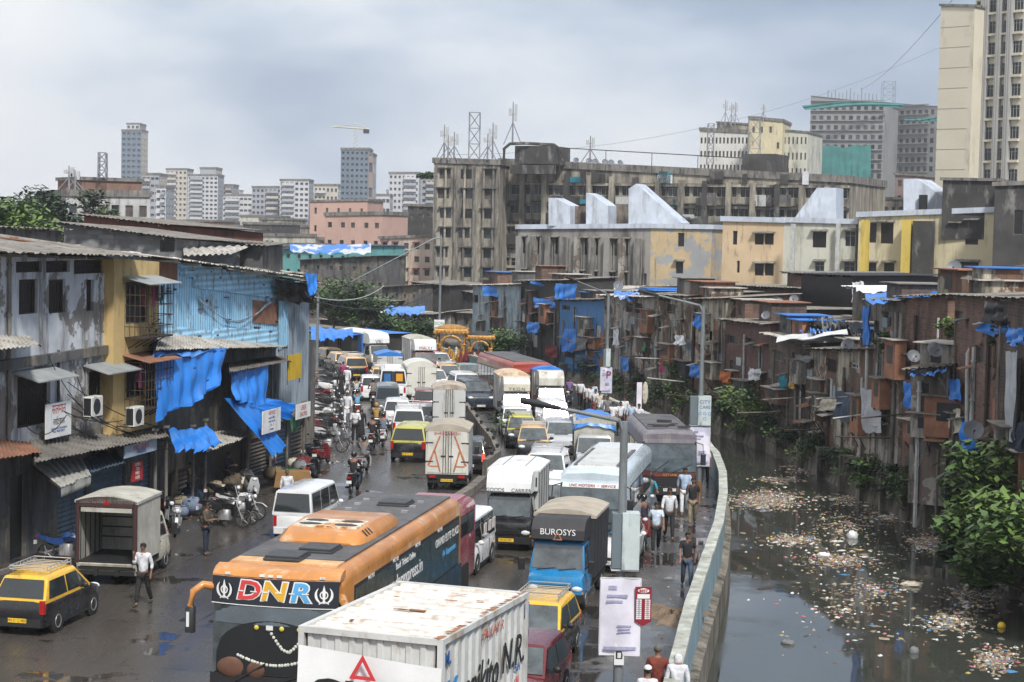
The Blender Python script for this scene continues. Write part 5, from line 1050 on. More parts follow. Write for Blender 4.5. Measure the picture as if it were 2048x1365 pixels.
def make_bike():
 t = thing('motorcycle', 'x', 'motorcycle', (0, 0, 0)); c = S_col['black']
 cycle_wheel(t, -.66, .31, .09); cycle_wheel(t, .62, .31, .11)
 mb = MB(c); mb.loft([[(-.05 * w_, y, z0), (-.14 * w_, y, (z0 + z1) / 2), (-.08 * w_, y, z1), (.08 * w_, y, z1), (.14 * w_, y, (z0 + z1) / 2), (.05 * w_, y, z0)] for y, z0, z1, w_ in ((-.36, .72, .90, .8), (-.2, .70, .98, 1.15), (.0, .68, .96, 1.1), (.14, .68, .82, .7))]); mb.build('fuel_tank', t, 40)
 mb = MB(c); mb.loft([[(-.12 * w_, y, z0), (-.13 * w_, y, z1), (.13 * w_, y, z1), (.12 * w_, y, z0)] for y, z0, z1, w_ in ((.05, .55, .76, 1), (.5, .62, .80, .9), (.95, .80, .90, .35))]); mb.loft([[(-.05, y, z), (.05, y, z), (.05, y, z + .02), (-.05, y, z + .02)] for y, z in ((-.98, .5), (-.8, .62), (-.6, .64), (-.42, .55))]); mb.build('body_panel', t, 40)
 mb = MB(m_seat); mb.loft([[(-.12 * w_, y, z - .06), (-.13 * w_, y, z), (.13 * w_, y, z), (.12 * w_, y, z - .06)] for y, z, w_ in ((.1, .84, .7), (.35, .82, 1), (.5, .88, 1), (.8, .92, .7))]); mb.build('seat', t, 40)
 mb = MB(m_rim); mb.bev(-.13, -.2, .26, .13, .2, .62, .05); mb.tube([(.12, -.2, .35), (.15, .2, .28), (.16, .9, .42)], .04, 6); mb.tube([(-.06, -.66, .31), (-.06, -.40, .92)], .022, 5); mb.tube([(.06, -.66, .31), (.06, -.40, .92)], .022, 5); mb.tube([(0, .1, .5), (0, .62, .31)], .03, 5); mb.build('engine', t, 40)
 mb = MB(m_dark); mb.tube([(-.36, -.22, 1.02), (-.1, -.38, .98), (.1, -.38, .98), (.36, -.22, 1.02)], .016, 5)
 for sg in (-1, 1): mb.tube([(sg * .25, -.3, 1.02), (sg * .32, -.32, 1.16)], .007, 4); mb.ell((sg * .35, -.32, 1.2), .06, .012, .04, 8, 5)
 mb.build('handlebar', t, 50); MB(m_lens).ell((0, -.52, .86), .09, .07, .08, 8, 6).build('headlight', t, 60); MB(m_red).cb((0, .96, .80), (.12, .04, .06)).build('tail_light', t); MB(m_plW).cb((0, 1.0, .62), (.2, .02, .12)).build('number_plate', t); return t
SC, MC = make_scooter(), make_bike(); _used = set()
def bike(src, px, py, face, col, label, group=None, tilt=8, loc=None, z=0):
 loc = loc or G(px, py); r = dup(src, (loc[0], loc[1], z), RAD(face), label, group, {'front_fairing': S_col[col], 'body_panel': S_col[col], 'fuel_tank': S_col[col]})
 r.rotation_euler = (0, RAD(tilt), RAD(face)); return r
def rider(px, py, face, src, col, label, plabel, shirt, legs=None, helmet=None, pill=None, kind='ride'):
 p = G(px, py); b = bike(src, px, py, face, col, label, None, 0); a_ = RAD(face)
 def at(d): return Vector((p.x - math.sin(a_) * d * -1, p.y + math.cos(a_) * d * 1, 0)) if False else Vector((p.x + -math.sin(a_) * d, p.y + math.cos(a_) * d, 0))
 person(plabel, at(.22), face, 'ride', 'shirt', shirt, legs or C_black, .98, helmet, z=.02)
 if pill: person(pill[0], at(.58), face, 'pillion', 'shirt' if pill[1] is not C_black else 'shirt', pill[1], C_black, .95, pill[2] if len(pill) > 2 else None, z=.07)
# riders: away on the left, oncoming on the right
rider(708, 985, 172, SC, 'black', 'black scooter ridden away from the camera behind the coach roof', 'helmeted rider in black shirt on the scooter nearest the coach', C_black, C_jean, 'helmet')
rider(728, 948, 174, SC, 'silver', 'silver tailed scooter under the rider with a backpack', 'helmeted rider in grey shirt with black backpack', C_grey, C_black, 'helmet')
rider(745, 900, 178, SC, 'black', 'dark scooter carrying a rider in a black robe', 'rider in flowing black clothes on a dark scooter', C_black, C_black)
rider(766, 892, 182, SC, 'white', 'white scooter with red tail lamps carrying two people', 'rider in grey blue shirt and black helmet on white scooter', C_check, C_black, 'helmet')
rider(752, 868, 184, SC, 'grey', 'grey scooter ahead of the white scooter', 'rider in sky blue shirt weaving past the grey minivan', C_sky, C_navy, None, ('passenger in mustard headscarf behind the sky blue rider', C_must, 'hood'))
rider(714, 838, 186, SC, 'maroon', 'maroon scooter between white kurta man and the traffic', 'rider in blue shirt and pink helmet seen from behind', C_sky, C_navy, 'helmet')
rider(712, 808, 188, SC, 'black', 'dark scooter behind the far taxi', 'rider in pale grey shirt riding towards the taxis', cl('pale_grey_cloth', (.4, .42, .42)), C_navy)
rider(745, 812, 188, MC, 'black', 'motorcycle beside the small white hatchback', 'rider in dusty grey shirt beside the small white hatchback', C_grey, C_black, 'helmet')
rider(1286, 1085, 2, SC, 'maroon', 'maroon scooter nearest the camera on the wet lane', 'rider in dark checked shirt and grey helmet on maroon scooter', cl('dark_check_cloth', (.05, .04, .06)), C_black, 'helmet')
rider(1299, 1035, 4, SC, 'grey', 'grey scooter just behind the maroon scooter', 'rider in teal shirt and silver helmet', C_teal, C_black, 'helmet')
rider(1268, 892, -4, SC, 'silver', 'silver scooter coming along the canal wall crowd', 'rider in dark shirt and red helmet coming along the wall', C_black, C_black, 'helmet')
rider(1262, 985, -2, MC, 'maroon', 'red motorcycle half hidden beside the white coach', 'rider in brown shirt half hidden beside the coach', C_brown, C_black)
rider(1137, 812, -8, MC, 'black', 'motorcycle by the blue canvas truck', 'rider in white cap and blue shirt by the blue canvas truck', C_navy, C_navy, 'cap')
rider(968, 762, -10, MC, 'black', 'motorcycle near the golden chariots', 'rider in dark jacket near the golden chariots', C_grey, C_black, 'helmet')
for i, (px, py, f) in enumerate(((820, 722, -20), (806, 722, -24))): rider(px, py, f, SC, 'white' if i else 'grey', ('white scooter' if i else 'grey scooter') + ' in the far bend by the blue truck', ('rider in white shirt' if i else 'rider in black helmet') + ' in the far bend', C_white if i else C_grey, C_black, None if i else 'helmet')
# parked rows
PK = [(480, 1040, 78, MC, 'white', 'black and white motorcycle parked nearest the man in olive top'), (470, 1048, 75, SC, 'black', 'black scooter wedged between motorcycles by the open shop'), (448, 1055, 80, MC, 'black', 'black motorcycle with front wheel beside the olive topped man'), (500, 1000, 20, SC, 'silver', 'silver scooter standing upright by the striped shutter'), (452, 1020, 60, MC, 'black', 'black motorcycle with round mirror by the shop pillar'), (350, 1068, 10, MC, 'white', 'motorcycle with white fairing beside the cream truck cab'), (334, 1052, 15, MC, 'black', 'black motorcycle half hidden by the cream truck cab'),
      (628, 965, 175, SC, 'black', 'black scooter parked beside the brown covered cart'), (646, 930, 165, SC, 'maroon', 'maroon scooter parked ahead of the brown covered cart'), (627, 922, 160, SC, 'black', 'black scooter parked tight to the shop step'), (130, 1128, 80, MC, 'blue', 'blue and black motorcycle in shade behind the cream truck')]
for px, py, f, s_, c_, l_ in PK: bike(s_, px, py, f, c_, l_, None, rnd.uniform(4, 9))
r_ = random.Random(11); rows = [(655, 905), (665, 896), (650, 885), (668, 878), (652, 868), (664, 860), (648, 852), (662, 845), (652, 838), (664, 830), (650, 824), (660, 817), (650, 811), (657, 805), (664, 790), (668, 780), (655, 772), (664, 765)]
words = ['black', 'grey', 'silver', 'black', 'maroon', 'black', 'white', 'black', 'grey', 'black', 'silver', 'black', 'maroon', 'black', 'white', 'black', 'grey', 'black']
for i, ((px, py), c_) in enumerate(zip(rows, words)):
 s_ = SC if i % 3 else MC; k_ = 'scooter' if i % 3 else 'motorcycle'
 bike(s_, px, py, 95 + r_.uniform(-25, 15), c_, f'{c_} {k_} parked slantwise in the packed row along the left kerb', 'two wheelers packed along the left kerb', r_.uniform(4, 10))
for s_ in (SC, MC):
 for c in list(s_.children):
  for d in list(c.children): bpy.data.objects.remove(d)
  bpy.data.objects.remove(c)
 bpy.data.objects.remove(s_)
# ================================================================ building kit
def hit(px, py, A, B, off=0):
 """where the sight line through a pixel meets the upright plane over A-B (moved outward by off)"""
 A = Vector((A[0], A[1])); B = Vector((B[0], B[1])); d = (B - A).normalized(); n = Vector((d.y, -d.x)); X, Y, Z = ray(px, py)
 t = (n.dot(A) + off) / (n.x * X + n.y * Y); return Vector((X * t, Y * t, CH + Z * t))
m_pane = [mat('dark_opening', (.010, .011, .012), .35, .3, 1.5), mat('dusty_pane', (.035, .042, .045), .18, .4, 2), mat('dim_curtain', (.07, .06, .055), .7, .6, 3)]
m_frm = mat('weathered_frame', (.14, .13, .115), .8, .3, 3, grime=.4); m_frw = mat('pale_frame', (.42, .43, .42), .7, .2, 3, grime=.3); m_iron = mat('rusty_iron', (.05, .035, .028), .8, .3, 6)
m_conc = mat('weathered_concrete', (.20, .19, .175), .85, .25, 1, grime=.7, bump=.3)
_wc = {}
def win_mesh(w, h, style, v):
 k = (round(w, 1), round(h, 1), style, v)
 if k in _wc: return _wc[k]
 if style == 'shutter':
  mb = MB(v if not isinstance(v, int) else m_frm); n = max(6, int(h / .16))
  for i in range(n): z = h * i / n; mb.quad((0, .0, z), (w, .0, z), (w, -.05, z + h / n * .5), (0, -.05, z + h / n * .5)); mb.quad((0, -.05, z + h / n * .5), (w, -.05, z + h / n * .5), (w, 0, z + h / n), (0, 0, z + h / n))
 else:
  mb = MB(m_pane[v % 3] if style != 'far' else mat('far_glass', (.09, .10, .12), .4, .3, .1)); mb.quad((0, .03, 0), (w, .03, 0), (w, .03, h), (0, .03, h)); mb.m(m_frw if style in ('glass', 'white') else (m_iron if style == 'bars' else m_frm)); t = .05 if w > .5 else .03
  for a in ((0, -.02, 0, t, .03, h), (w - t, -.02, 0, w, .03, h), (t, -.02, 0, w - t, .03, t), (t, -.02, h - t, w - t, .03, h)): mb.box(*a)
  if style == 'glass':
   n = max(2, round(w / .6))
   for i in range(1, n): mb.box(w * i / n - .02, -.01, t, w * i / n + .02, .025, h - t)
   mb.box(t, -.005, h * .68, w - t, .02, h * .68 + .03)
  if style == 'bars':
   n = max(3, int(w / .14)); 
   for i in range(1, n): mb.box(w * i / n - .009, -.03, t, w * i / n + .009, -.012, h - t)
   for i in range(1, max(2, int(h / .3))): mb.box(t, -.045, h * i / max(2, int(h / .3)) - .009, w - t, -.03, h * i / max(2, int(h / .3)) + .009)
 _wc[k] = mb.mesh('window'); return _wc[k]
def holed(mb, x0, x1, z0, z1, holes, y=0, dp=.16, ztop=None):
 """wall panel with real openings and reveals; ztop(x) may slope the top edge"""
 hs = [(max(a, x0 + .02), max(b, z0 + .02), min(c, x1 - .02), min(d, z1 - .02)) for a, b, c, d in holes]; hs = [h for h in hs if h[2] - h[0] > .05 and h[3] - h[1] > .05]
 xs = sorted({x0, x1, *[h[0] for h in hs], *[h[2] for h in hs]}); zs = sorted({z0, z1, *[h[1] for h in hs], *[h[3] for h in hs]})
 f = ztop or (lambda x: z1)
 Z = lambda x, z: z if z < z1 - 1e-6 else f(x)
 for a, b in zip(xs, xs[1:]):
  for c, d in zip(zs, zs[1:]):
   if b - a < 1e-4 or d - c < 1e-4: continue
   mx_, mz_ = (a + b) / 2, (c + d) / 2
   if any(h[0] < mx_ < h[2] and h[1] < mz_ < h[3] for h in hs): continue
   mb.quad((a, y, c), (b, y, c), (b, y, Z(b, d)), (a, y, Z(a, d)))
 for a, c, b, d in hs:
  mb.quad((a, y, c), (a, y, d), (a, y + dp, d), (a, y + dp, c)); mb.quad((b, y, d), (b, y, c), (b, y + dp, c), (b, y + dp, d)); mb.quad((a, y, d), (b, y, d), (b, y + dp, d), (a, y + dp, d)); mb.quad((b, y, c), (a, y, c), (a, y + dp, c), (b, y + dp, c))
 return hs
SIDES = {'front': 0, 'right': 1, 'left': 3, 'back': 2}
def corr_sheet(m, p00, p10, p11, p01, pitch=.24, amp=.03, ragged=0, seed=0, nv=1):
 p00, p10, p11, p01 = map(Vector, (p00, p10, p11, p01)); n_ = (p10 - p00).cross(p01 - p00).normalized(); W_ = (p10 - p00).length; nu = max(4, min(400, int(W_ / pitch * 4))); r_ = random.Random(seed)
 jag = [r_.uniform(-1, 1) * ragged for _ in range(nu + 1)]
 def fn(u, v):
  q = p00.lerp(p10, u).lerp(p01.lerp(p11, u), v); s = amp * math.sin(u * W_ / pitch * 2 * math.pi); k = int(u * nu + .5)
  e = (p01 - p00).normalized() * (jag[k // 5 * 5 % (nu + 1)] if v in (0,) else 0); return q + n_ * s + e
 return MB(m).grid(fn, nu, nv)
def building(label, A, B, depth, z0, z1, wall, feats=(), name='building', cat='building', side_feats=(), roof='flat', roofm=None, cop=None, group=None, ztR=None, over=.35, chaj=None, sidem=None, par=.35, gw=None, sgw=None, thick=.16, pitch=.24, rtilt=0, kind='thing'):
 A = Vector((A[0], A[1])); B = Vector((B[0], B[1])); L = (B - A).length; rz = math.atan2(B.y - A.y, B.x - A.x)
 root = thing(name, label, cat, (A.x, A.y, 0), rz, group); ztR = z1 if ztR is None else ztR; zt = lambda x: z1 + (ztR - z1) * x / L
 d = (B - A).normalized()
 def loc(px0, py0, px1, py1):
  p, q = hit(px0, py0, A, B), hit(px1, py1, A, B); return ((Vector((p.x, p.y)) - A).dot(d), q.z, (Vector((q.x, q.y)) - A).dot(d), p.z)
 F_ = []
 for f in feats:
  st = f[4]; F_.append((*loc(*f[:4]), st, f[5:] ))
 if gw: F_ += grid_wins(L, z0, min(z1, ztR), *gw)
 def do(F2, T, L2, m_, ztf, rzz, dist_ok=True):
  mb = MB(m_); mb.T = T; zmax = max(ztf(0), ztf(L2)); hs = [f[:4] for f in F2 if f[4] not in ('board',)]
  zcap = min(ztf(0), ztf(L2)) - .05; hs = [(a, b, c, min(d_, zcap)) for a, b, c, d_ in hs]
  holed(mb, 0, L2, z0, zmax, hs, 0, thick, ztf); mb.build('wall', root)
  for i, f in enumerate(F2):
   a, b, c, d_ = f[:4]; d_ = min(d_, zcap); st = f[4]; ex = f[5] if len(f) > 5 else ()
   if c - a < .08 or d_ - b < .08: continue
   w, h = c - a, d_ - b; v = ex[0] if ex and ex[0] is not None else (i * 7 + int(a * 3)) % 3
   me = win_mesh(w, h, st, v); o = bpy.data.objects.new('roller_shutter' if st == 'shutter' else 'window', me); COL.objects.link(o); o.parent = root
   o.location = T @ Vector((a, thick - .04, b)); o.rotation_euler.z = rzz; kk = _wc and [q for q in _wc if _wc[q] is me][0]; o.scale = (w / kk[0] if kk[0] else 1, 1, h / kk[1] if kk[1] else 1)
   if chaj and st != 'shutter' and (len(ex) < 2 or ex[1]):
    mb = MB(chaj); mb.T = T; mb.loft([[(a - .15, .02, d_ + .16), (a - .15, -.5, d_ + .06), (a - .15, -.5, d_ + .11), (a - .15, .02, d_ + .24)], [(c + .15, .02, d_ + .16), (c + .15, -.5, d_ + .06), (c + .15, -.5, d_ + .11), (c + .15, .02, d_ + .24)]]); mb.build('sunshade', root)
 I = Matrix.Identity(4); do(F_, I, L, wall, zt, 0)
 sm = sidem or wall
 S2 = [(*f[:4], f[4], f[5:]) for f in side_feats] + (grid_wins(depth, z0, ztR, *sgw) if sgw else [])
 do(S2, Matrix.Translation((L, 0, 0)) @ Matrix.Rotation(math.pi / 2, 4, 'Z'), depth, sm, lambda x: ztR + rtilt * x, math.pi / 2)
 do([], Matrix.Translation((0, depth, 0)) @ Matrix.Rotation(-math.pi / 2, 4, 'Z'), depth, sm, lambda x: z1 + rtilt * (depth - x), -math.pi / 2)
 do([], Matrix.Translation((L, depth, 0)) @ Matrix.Rotation(math.pi, 4, 'Z'), L, sm, lambda x: ztR + (z1 - ztR) * x / L + rtilt * depth, math.pi)
 rm = roofm or m_conc
 if roof == 'flat':
  mb = MB(rm); mb.quad((0, 0, z1 - .02), (L, 0, ztR - .02), (L, depth, ztR - .02), (0, depth, z1 - .02)); mb.build('roof', root)
  mb = MB(cop or rm); e = .22; t_ = par
  for (xa, ya, xb, yb) in ((-e, -e, L + e, .1), (-e, depth - .1, L + e, depth + e), (-e, .1, .1, depth - .1), (L - .1, .1, L + e, depth - .1)):
   za = lambda x: z1 + (ztR - z1) * max(0, min(1, x / L))
   mb.loft([[(xa, ya, za(xa) - .04), (xa, yb, za(xa) - .04), (xa, yb, za(xa) + t_), (xa, ya, za(xa) + t_)], [(xb, ya, za(xb) - .04), (xb, yb, za(xb) - .04), (xb, yb, za(xb) + t_), (xb, ya, za(xb) + t_)]])
  mb.build('parapet', root)
 elif roof == 'sheet':
  r_ = random.Random(int(L * 100)); mb = corr_sheet(rm, (-over, -over * 1.6, z1 + .06), (L + over, -over * 1.6, ztR + .06), (L + over, depth + .3, ztR + .12 + rtilt * depth), (-over, depth + .3, z1 + .12 + rtilt * depth), pitch, .03, .12, 3)
  o = mb.build('roof', root); mb = MB(rm)   # underside / edge boards
  x = 0
  while x < L: mb = MB(rm); mb.box(x, -over * 1.3, zt(x) - .08, x + .06, .3, zt(x) + .0); mb.build('rafter', root); x += max(1.4, L / 6)
 return root
def grid_wins(L, z0, z1, nx, nz, fw, fh, style='dark', zlow=.0, jitter=0, seed=1, skip=0, x0=0):
 o = []; r_ = random.Random(seed); cw, ch = (L - x0) / nx, (z1 - z0 - zlow) / nz
 for j in range(nz):
  for i in range(nx):
   if skip and r_.random() < skip: continue
   a = x0 + cw * (i + .5 - fw / 2) + r_.uniform(-jitter, jitter); b = z0 + zlow + ch * (j + .5 - fh / 2); o.append((a, b, a + cw * fw, b + ch * fh, style, (r_.randrange(3), r_.random() < .8)))
 return o
def pipe(root, x, z0, z1, m=None, r=.06, y=-.08):
 mb = MB(m or m_conc); mb.tube([(x, y, z0), (x, y, z1)], r, 6)
 z = z0 + 1
 while z < z1: mb.tube([(x, y, z), (x, y, z + .08)], r * 1.35, 6); z += 1.5
 return mb.build('drain_pipe', root)
def cloth(label, corners, m, name='tarpaulin', cat='tarpaulin', sag=.15, fold=.08, nf=5, n=22, seed=0, group=None, rag=.06, holes=0):
 """hanging or draped sheet between four world points: top-left, top-right, bottom-right, bottom-left"""
 a, b, c, d = map(Vector, corners); N_ = (b - a).cross(d - a).normalized(); r_ = random.Random(seed); p1, p2, p3 = (r_.uniform(0, 6) for _ in range(3)); wv = nf * 2 * math.pi
 nu = n; nv = n
 def fn(u, v):
  top = a.lerp(b, u); bot = d.lerp(c, u); q = top.lerp(bot, v); ln = (b - a).length
  q = q + N_ * (fold * (math.sin(u * wv + p1 + v * 1.7) + .6 * math.sin(u * wv * 2.3 + p2 - v * 3) + .5 * math.sin(v * 9 + u * 5 + p3)) * (.35 + .65 * v))
  q.z -= sag * math.sin(u * math.pi) * (1 - .3 * v); q.z += rag * math.sin(u * 11 + p2) * (1 if v == 1 else 0) + rag * .5 * math.sin(u * 17 + p1) * (1 if v == 0 else 0); return q
 mb = MB(m); mb.grid(fn, nu, nv)
 if holes: ks = [k for k in range(len(mb.f)) if r_.random() > holes]; mb.f = [mb.f[k] for k in ks]; mb.fm = [mb.fm[k] for k in ks]
 me = mb; o = me.build(name, None, 60); org = (a + b + c + d) / 4
 for v_ in o.data.vertices: v_.co -= org
 o.location = org; return tag(o, label, cat, group)
def dish(label, p, face=200, r=.4, group='satellite dishes on the shacks'):
 t = thing('satellite_dish', label, 'satellite dish', p, RAD(face - 180), group); mb = MB(mat('grey_dish_metal', (.13, .14, .16), .5, .2, 3)); rings = []
 for k in range(5): q = k / 4; rings.append([(r * q * math.cos(i * math.pi / 8), -.30 * r * (q * q) - .0 + 0, r * q * math.sin(i * math.pi / 8)) for i in range(16)])
 mb.T = Matrix.Translation((0, 0, r * .9)) @ Matrix.Rotation(RAD(-28), 4, 'X'); mb.loft(rings[1:], cap=False); mb.poly(rings[1][::-1]); mb.build('reflector', t, 60)
 mb = MB(m_iron); mb.tube([(0, .02, -.05), (0, .05, r * .9)], .025, 5); mb.tube([(0, 0, r * .5), (0, -r * 1.1, r * 1.0)], .012, 4); mb.ell((0, -r * 1.1, r * 1.02), .05, .05, .05, 6, 4); mb.tube([(-.2, .1, 0), (0, .03, r * .6), (.2, .1, 0)], .015, 4); mb.build('bracket', t); return t
# ---- leafy things: many small leaf faces round limbs
m_leafs = {'green': mat('green_leaves', (.06, .11, .028), .55, .45, 1.2), 'dark': mat('dark_leaves', (.018, .04, .014), .6, .4, 1.0), 'light': mat('bright_leaves', (.10, .165, .035), .5, .35, 1.2)}
m_bark = mat('grey_bark', (.08, .065, .05), .9, .3, 4)
def leaves(mb, c, rad, n, s, r_, flat=.8):
 for _ in range(n):
  u = r_.gauss(0, 1), r_.gauss(0, 1), r_.gauss(0, 1); l = math.sqrt(sum(x * x for x in u)) or 1; q = r_.random() ** .45
  p = Vector((c[0] + u[0] / l * rad[0] * q, c[1] + u[1] / l * rad[1] * q, c[2] + u[2] / l * rad[2] * q)); a = r_.uniform(0, 6.28); ti = r_.uniform(-.7, .7); ss = s * r_.uniform(.6, 1.3)
  e1 = Vector((math.cos(a), math.sin(a), ti)).normalized() * ss; e2 = Vector((-math.sin(a), math.cos(a), r_.uniform(-.6, .6))).normalized() * ss * .55
  mb.add([p - e1, p + e2 * .9, p + e1, p - e2 * .9], [(0, 1, 2, 3)])
def plant(label, loc, h, w, n=260, s=.13, kinds=('green', 'dark'), name='bush', cat='bush', seed=0, group=None, trunk=.3, clumps=9, zc=None):
 r_ = random.Random(seed + int(loc[0] * 10)); t = thing(name, label, cat, loc, 0, group); mb = MB(m_bark); tips = []
 hh = h * trunk; mb.tube([(0, 0, 0), (r_.uniform(-.1, .1) * w, 0, hh * .6), (r_.uniform(-.15, .15) * w, 0, hh)], max(.03, h * .022), 6, max(.02, h * .014))
 for i in range(clumps):
  a = r_.uniform(0, 6.28); q = r_.random() ** .6; z = hh + (h - hh) * r_.uniform(.15, .92); p = Vector((math.cos(a) * w * .42 * q, math.sin(a) * w * .42 * q, z)); tips.append(p)
  mb.tube([(0, 0, hh * .8), p * .5 + Vector((0, 0, hh * .3)), p], max(.015, h * .010), 4, .008)
 mb.build('trunk' if trunk > .2 else 'stem', t); ms = {k: MB(m_leafs[k]) for k in kinds}; ks = list(kinds)
 for i, p in enumerate(tips): k = ks[i % len(ks)]; R_ = w * r_.uniform(.16, .28); leaves(ms[k], p, (R_, R_, R_ * .75), n // clumps, s, r_)
 for k in ks: ms[k].build('crown', t)
 return t
def lamppost(label, px, py, h, tip, head=True, h_arm=None, name='street_lamp'):
 p = G(px, py) if not isinstance(px, Vector) else px; t = thing(name, label, 'street lamp', p); m_g = mat('galvanised_pole', (.20, .22, .23), .5, .2, 2, metal=.3, grime=.3)
 mb = MB(m_g); mb.tube([(0, 0, 0), (0, 0, h)], .115, 10, .08); mb.m(mat('rusty_pole_band', (.22, .11, .04), .8, .3)); mb.tube([(0, 0, 0), (0, 0, .5)], .125, 10); mb.build('pole', t, 60)
 tp = Vector(tip) - p; mb = MB(m_g); d = tp - Vector((0, 0, h)); mb.tube([(0, 0, h - .25), Vector((0, 0, h)) + d * .08, Vector((0, 0, h)) + d * .5, tp], .06, 8, .035); mb.build('arm', t, 60)
 e = d.normalized(); mb = MB(m_dark); mb.tube([tp - e * .1, tp + e * .25, tp + e * .75], .05, 8, .075); mb.build('lamp_head', t, 60); return t
# ================================================================ left row of buildings
A0, B0 = Vector((-14.95, 56.25)), Vector((-10.06, 78.14)); uL = (B0 - A0).normalized(); nL = Vector((uL.y, -uL.x))
def LP(px, off=0): p = hit(px, 800, A0, B0, off); return Vector((p.x, p.y))
def LH(px, py, off=0): return hit(px, py, A0, B0, off)
def Lz(px, py, off=0): return LH(px, py, off).z
m_wg = mat('peeling_whitewash', (.50, .53, .57), .85, .18, 1.0, grime=.66, gc=(.10, .09, .08), gz=.14, gsc=.9, bump=.3, peel=(.20, .19, .18), peela=.35)
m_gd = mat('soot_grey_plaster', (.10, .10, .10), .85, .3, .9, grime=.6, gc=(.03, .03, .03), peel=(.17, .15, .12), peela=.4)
m_yel = mat('ochre_plaster', (.50, .36, .16), .85, .12, 1.2, grime=.38, gc=(.20, .14, .08)); m_bsheet = mat('sky_blue_sheet', (.33, .62, .85), .6, .15, .9, grime=.42, gc=(.16, .09, .055), gsc=1.6, gz=.5, pat='corru', ps=1.4)
m_bsheet2 = mat('sky_blue_sheet_flat', (.36, .65, .87), .6, .15, .9, grime=.5, gc=(.15, .08, .05), gsc=1.8, gz=.6, pat='corrv', ps=1.4); m_gsheet = mat('pale_grey_blue_sheet', (.30, .36, .42), .6, .2, 1, grime=.4, pat='corru', ps=1.3)
m_rsheet = mat('old_cement_sheet', (.20, .185, .165), .9, .35, .8, grime=.6, gc=(.07, .06, .05), gz=1.0); m_rsheet2 = mat('pale_cement_sheet', (.42, .40, .36), .9, .3, .8, grime=.55, gc=(.12, .10, .09), gz=1.0); m_rustsheet = mat('rusted_sheet', (.26, .12, .07), .85, .4, 1.2, grime=.5, gc=(.14, .10, .08), gz=.6)
m_shut = mat('blue_grey_shutter', (.10, .15, .20), .6, .2, 1.5, grime=.3); m_shutd = mat('dull_brown_shutter', (.10, .085, .07), .7, .3, 1.5, grime=.4)
m_blk_ = mat('black_plastic_sheet', (.012, .012, .014), .35, .2, 2, bump=.5, bs=4)
zf = 3.55
# ground floor shops under the whitewashed house
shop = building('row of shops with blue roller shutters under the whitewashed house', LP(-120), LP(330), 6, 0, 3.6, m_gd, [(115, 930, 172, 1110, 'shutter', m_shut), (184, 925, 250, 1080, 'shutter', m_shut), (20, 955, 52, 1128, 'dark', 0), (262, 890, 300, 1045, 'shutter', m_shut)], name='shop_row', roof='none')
wh = building('whitewashed two storey house with peeling walls and three tall barred windows', LP(-160), LP(226), 5.5, 3.6, Lz(60, 500), m_wg, [(38, 560, 75, 627, 'bars', 0, 0), (98, 560, 131, 625, 'bars', 0, 0), (173, 560, 187, 622, 'bars', 0, 0), (32, 520, 84, 544, 'bars', 0, 0), (92, 520, 140, 544, 'bars', 0, 0), (148, 520, 218, 546, 'bars', 0, 0), (35, 755, 100, 845, 'bars', 0, 0), (178, 745, 225, 828, 'bars', 0, 0)], ztR=Lz(226, 516), roof='sheet', roofm=m_rsheet, over=.7, rtilt=.13, pitch=.3, name='house')
def loc_of(root, p): return root.matrix_world.inverted() @ p if False else Matrix.Rotation(-root.rotation_euler.z, 4, 'Z') @ (p - Vector(root.location))
def strip_on(root, q, d, m, nm):
 mb = MB(m); pts = [loc_of(root, LH(*p)) for p in q]; mb.ext(pts, (0, -d, 0)); return mb.build(nm, root)
strip_on(wh, [(-60, 730), (226, 688), (226, 705), (-60, 752)], .18, m_gd, 'floor_band')
mb = MB(m_gd); pts = [loc_of(wh, LH(*p)) for p in [(-40, 750), (226, 704), (226, 850), (-40, 905)]]; 
for q in ((105, 720, 6.0), (226, 700, .0)): pass
for nm_, q in (('first_canopy', (30, 742, 95, 745)), ('second_canopy', (172, 728, 228, 730))):
 a, b = loc_of(wh, LH(q[0], q[1])), loc_of(wh, LH(q[2], q[3])); mb = MB(mat('grey_canopy_sheet', (.26, .28, .28), .7, .2)); mb.loft([[(a.x - .3, 0, a.z), (a.x - .3, -.95, a.z - .28), (a.x - .3, -.95, a.z - .32), (a.x - .3, 0, a.z - .05)], [(b.x + .3, 0, a.z), (b.x + .3, -.95, a.z - .28), (b.x + .3, -.95, a.z - .32), (b.x + .3, 0, a.z - .05)]]); mb.build('sunshade', wh)
pipe(wh, loc_of(wh, LH(112, 800)).x, 3.6, 6.4, m_conc, .05); pipe(wh, loc_of(wh, LH(168, 800)).x, 3.6, 6.6, m_conc, .04); pipe(wh, loc_of(wh, LH(14, 700)).x, 3.6, 9.6, m_conc, .06)
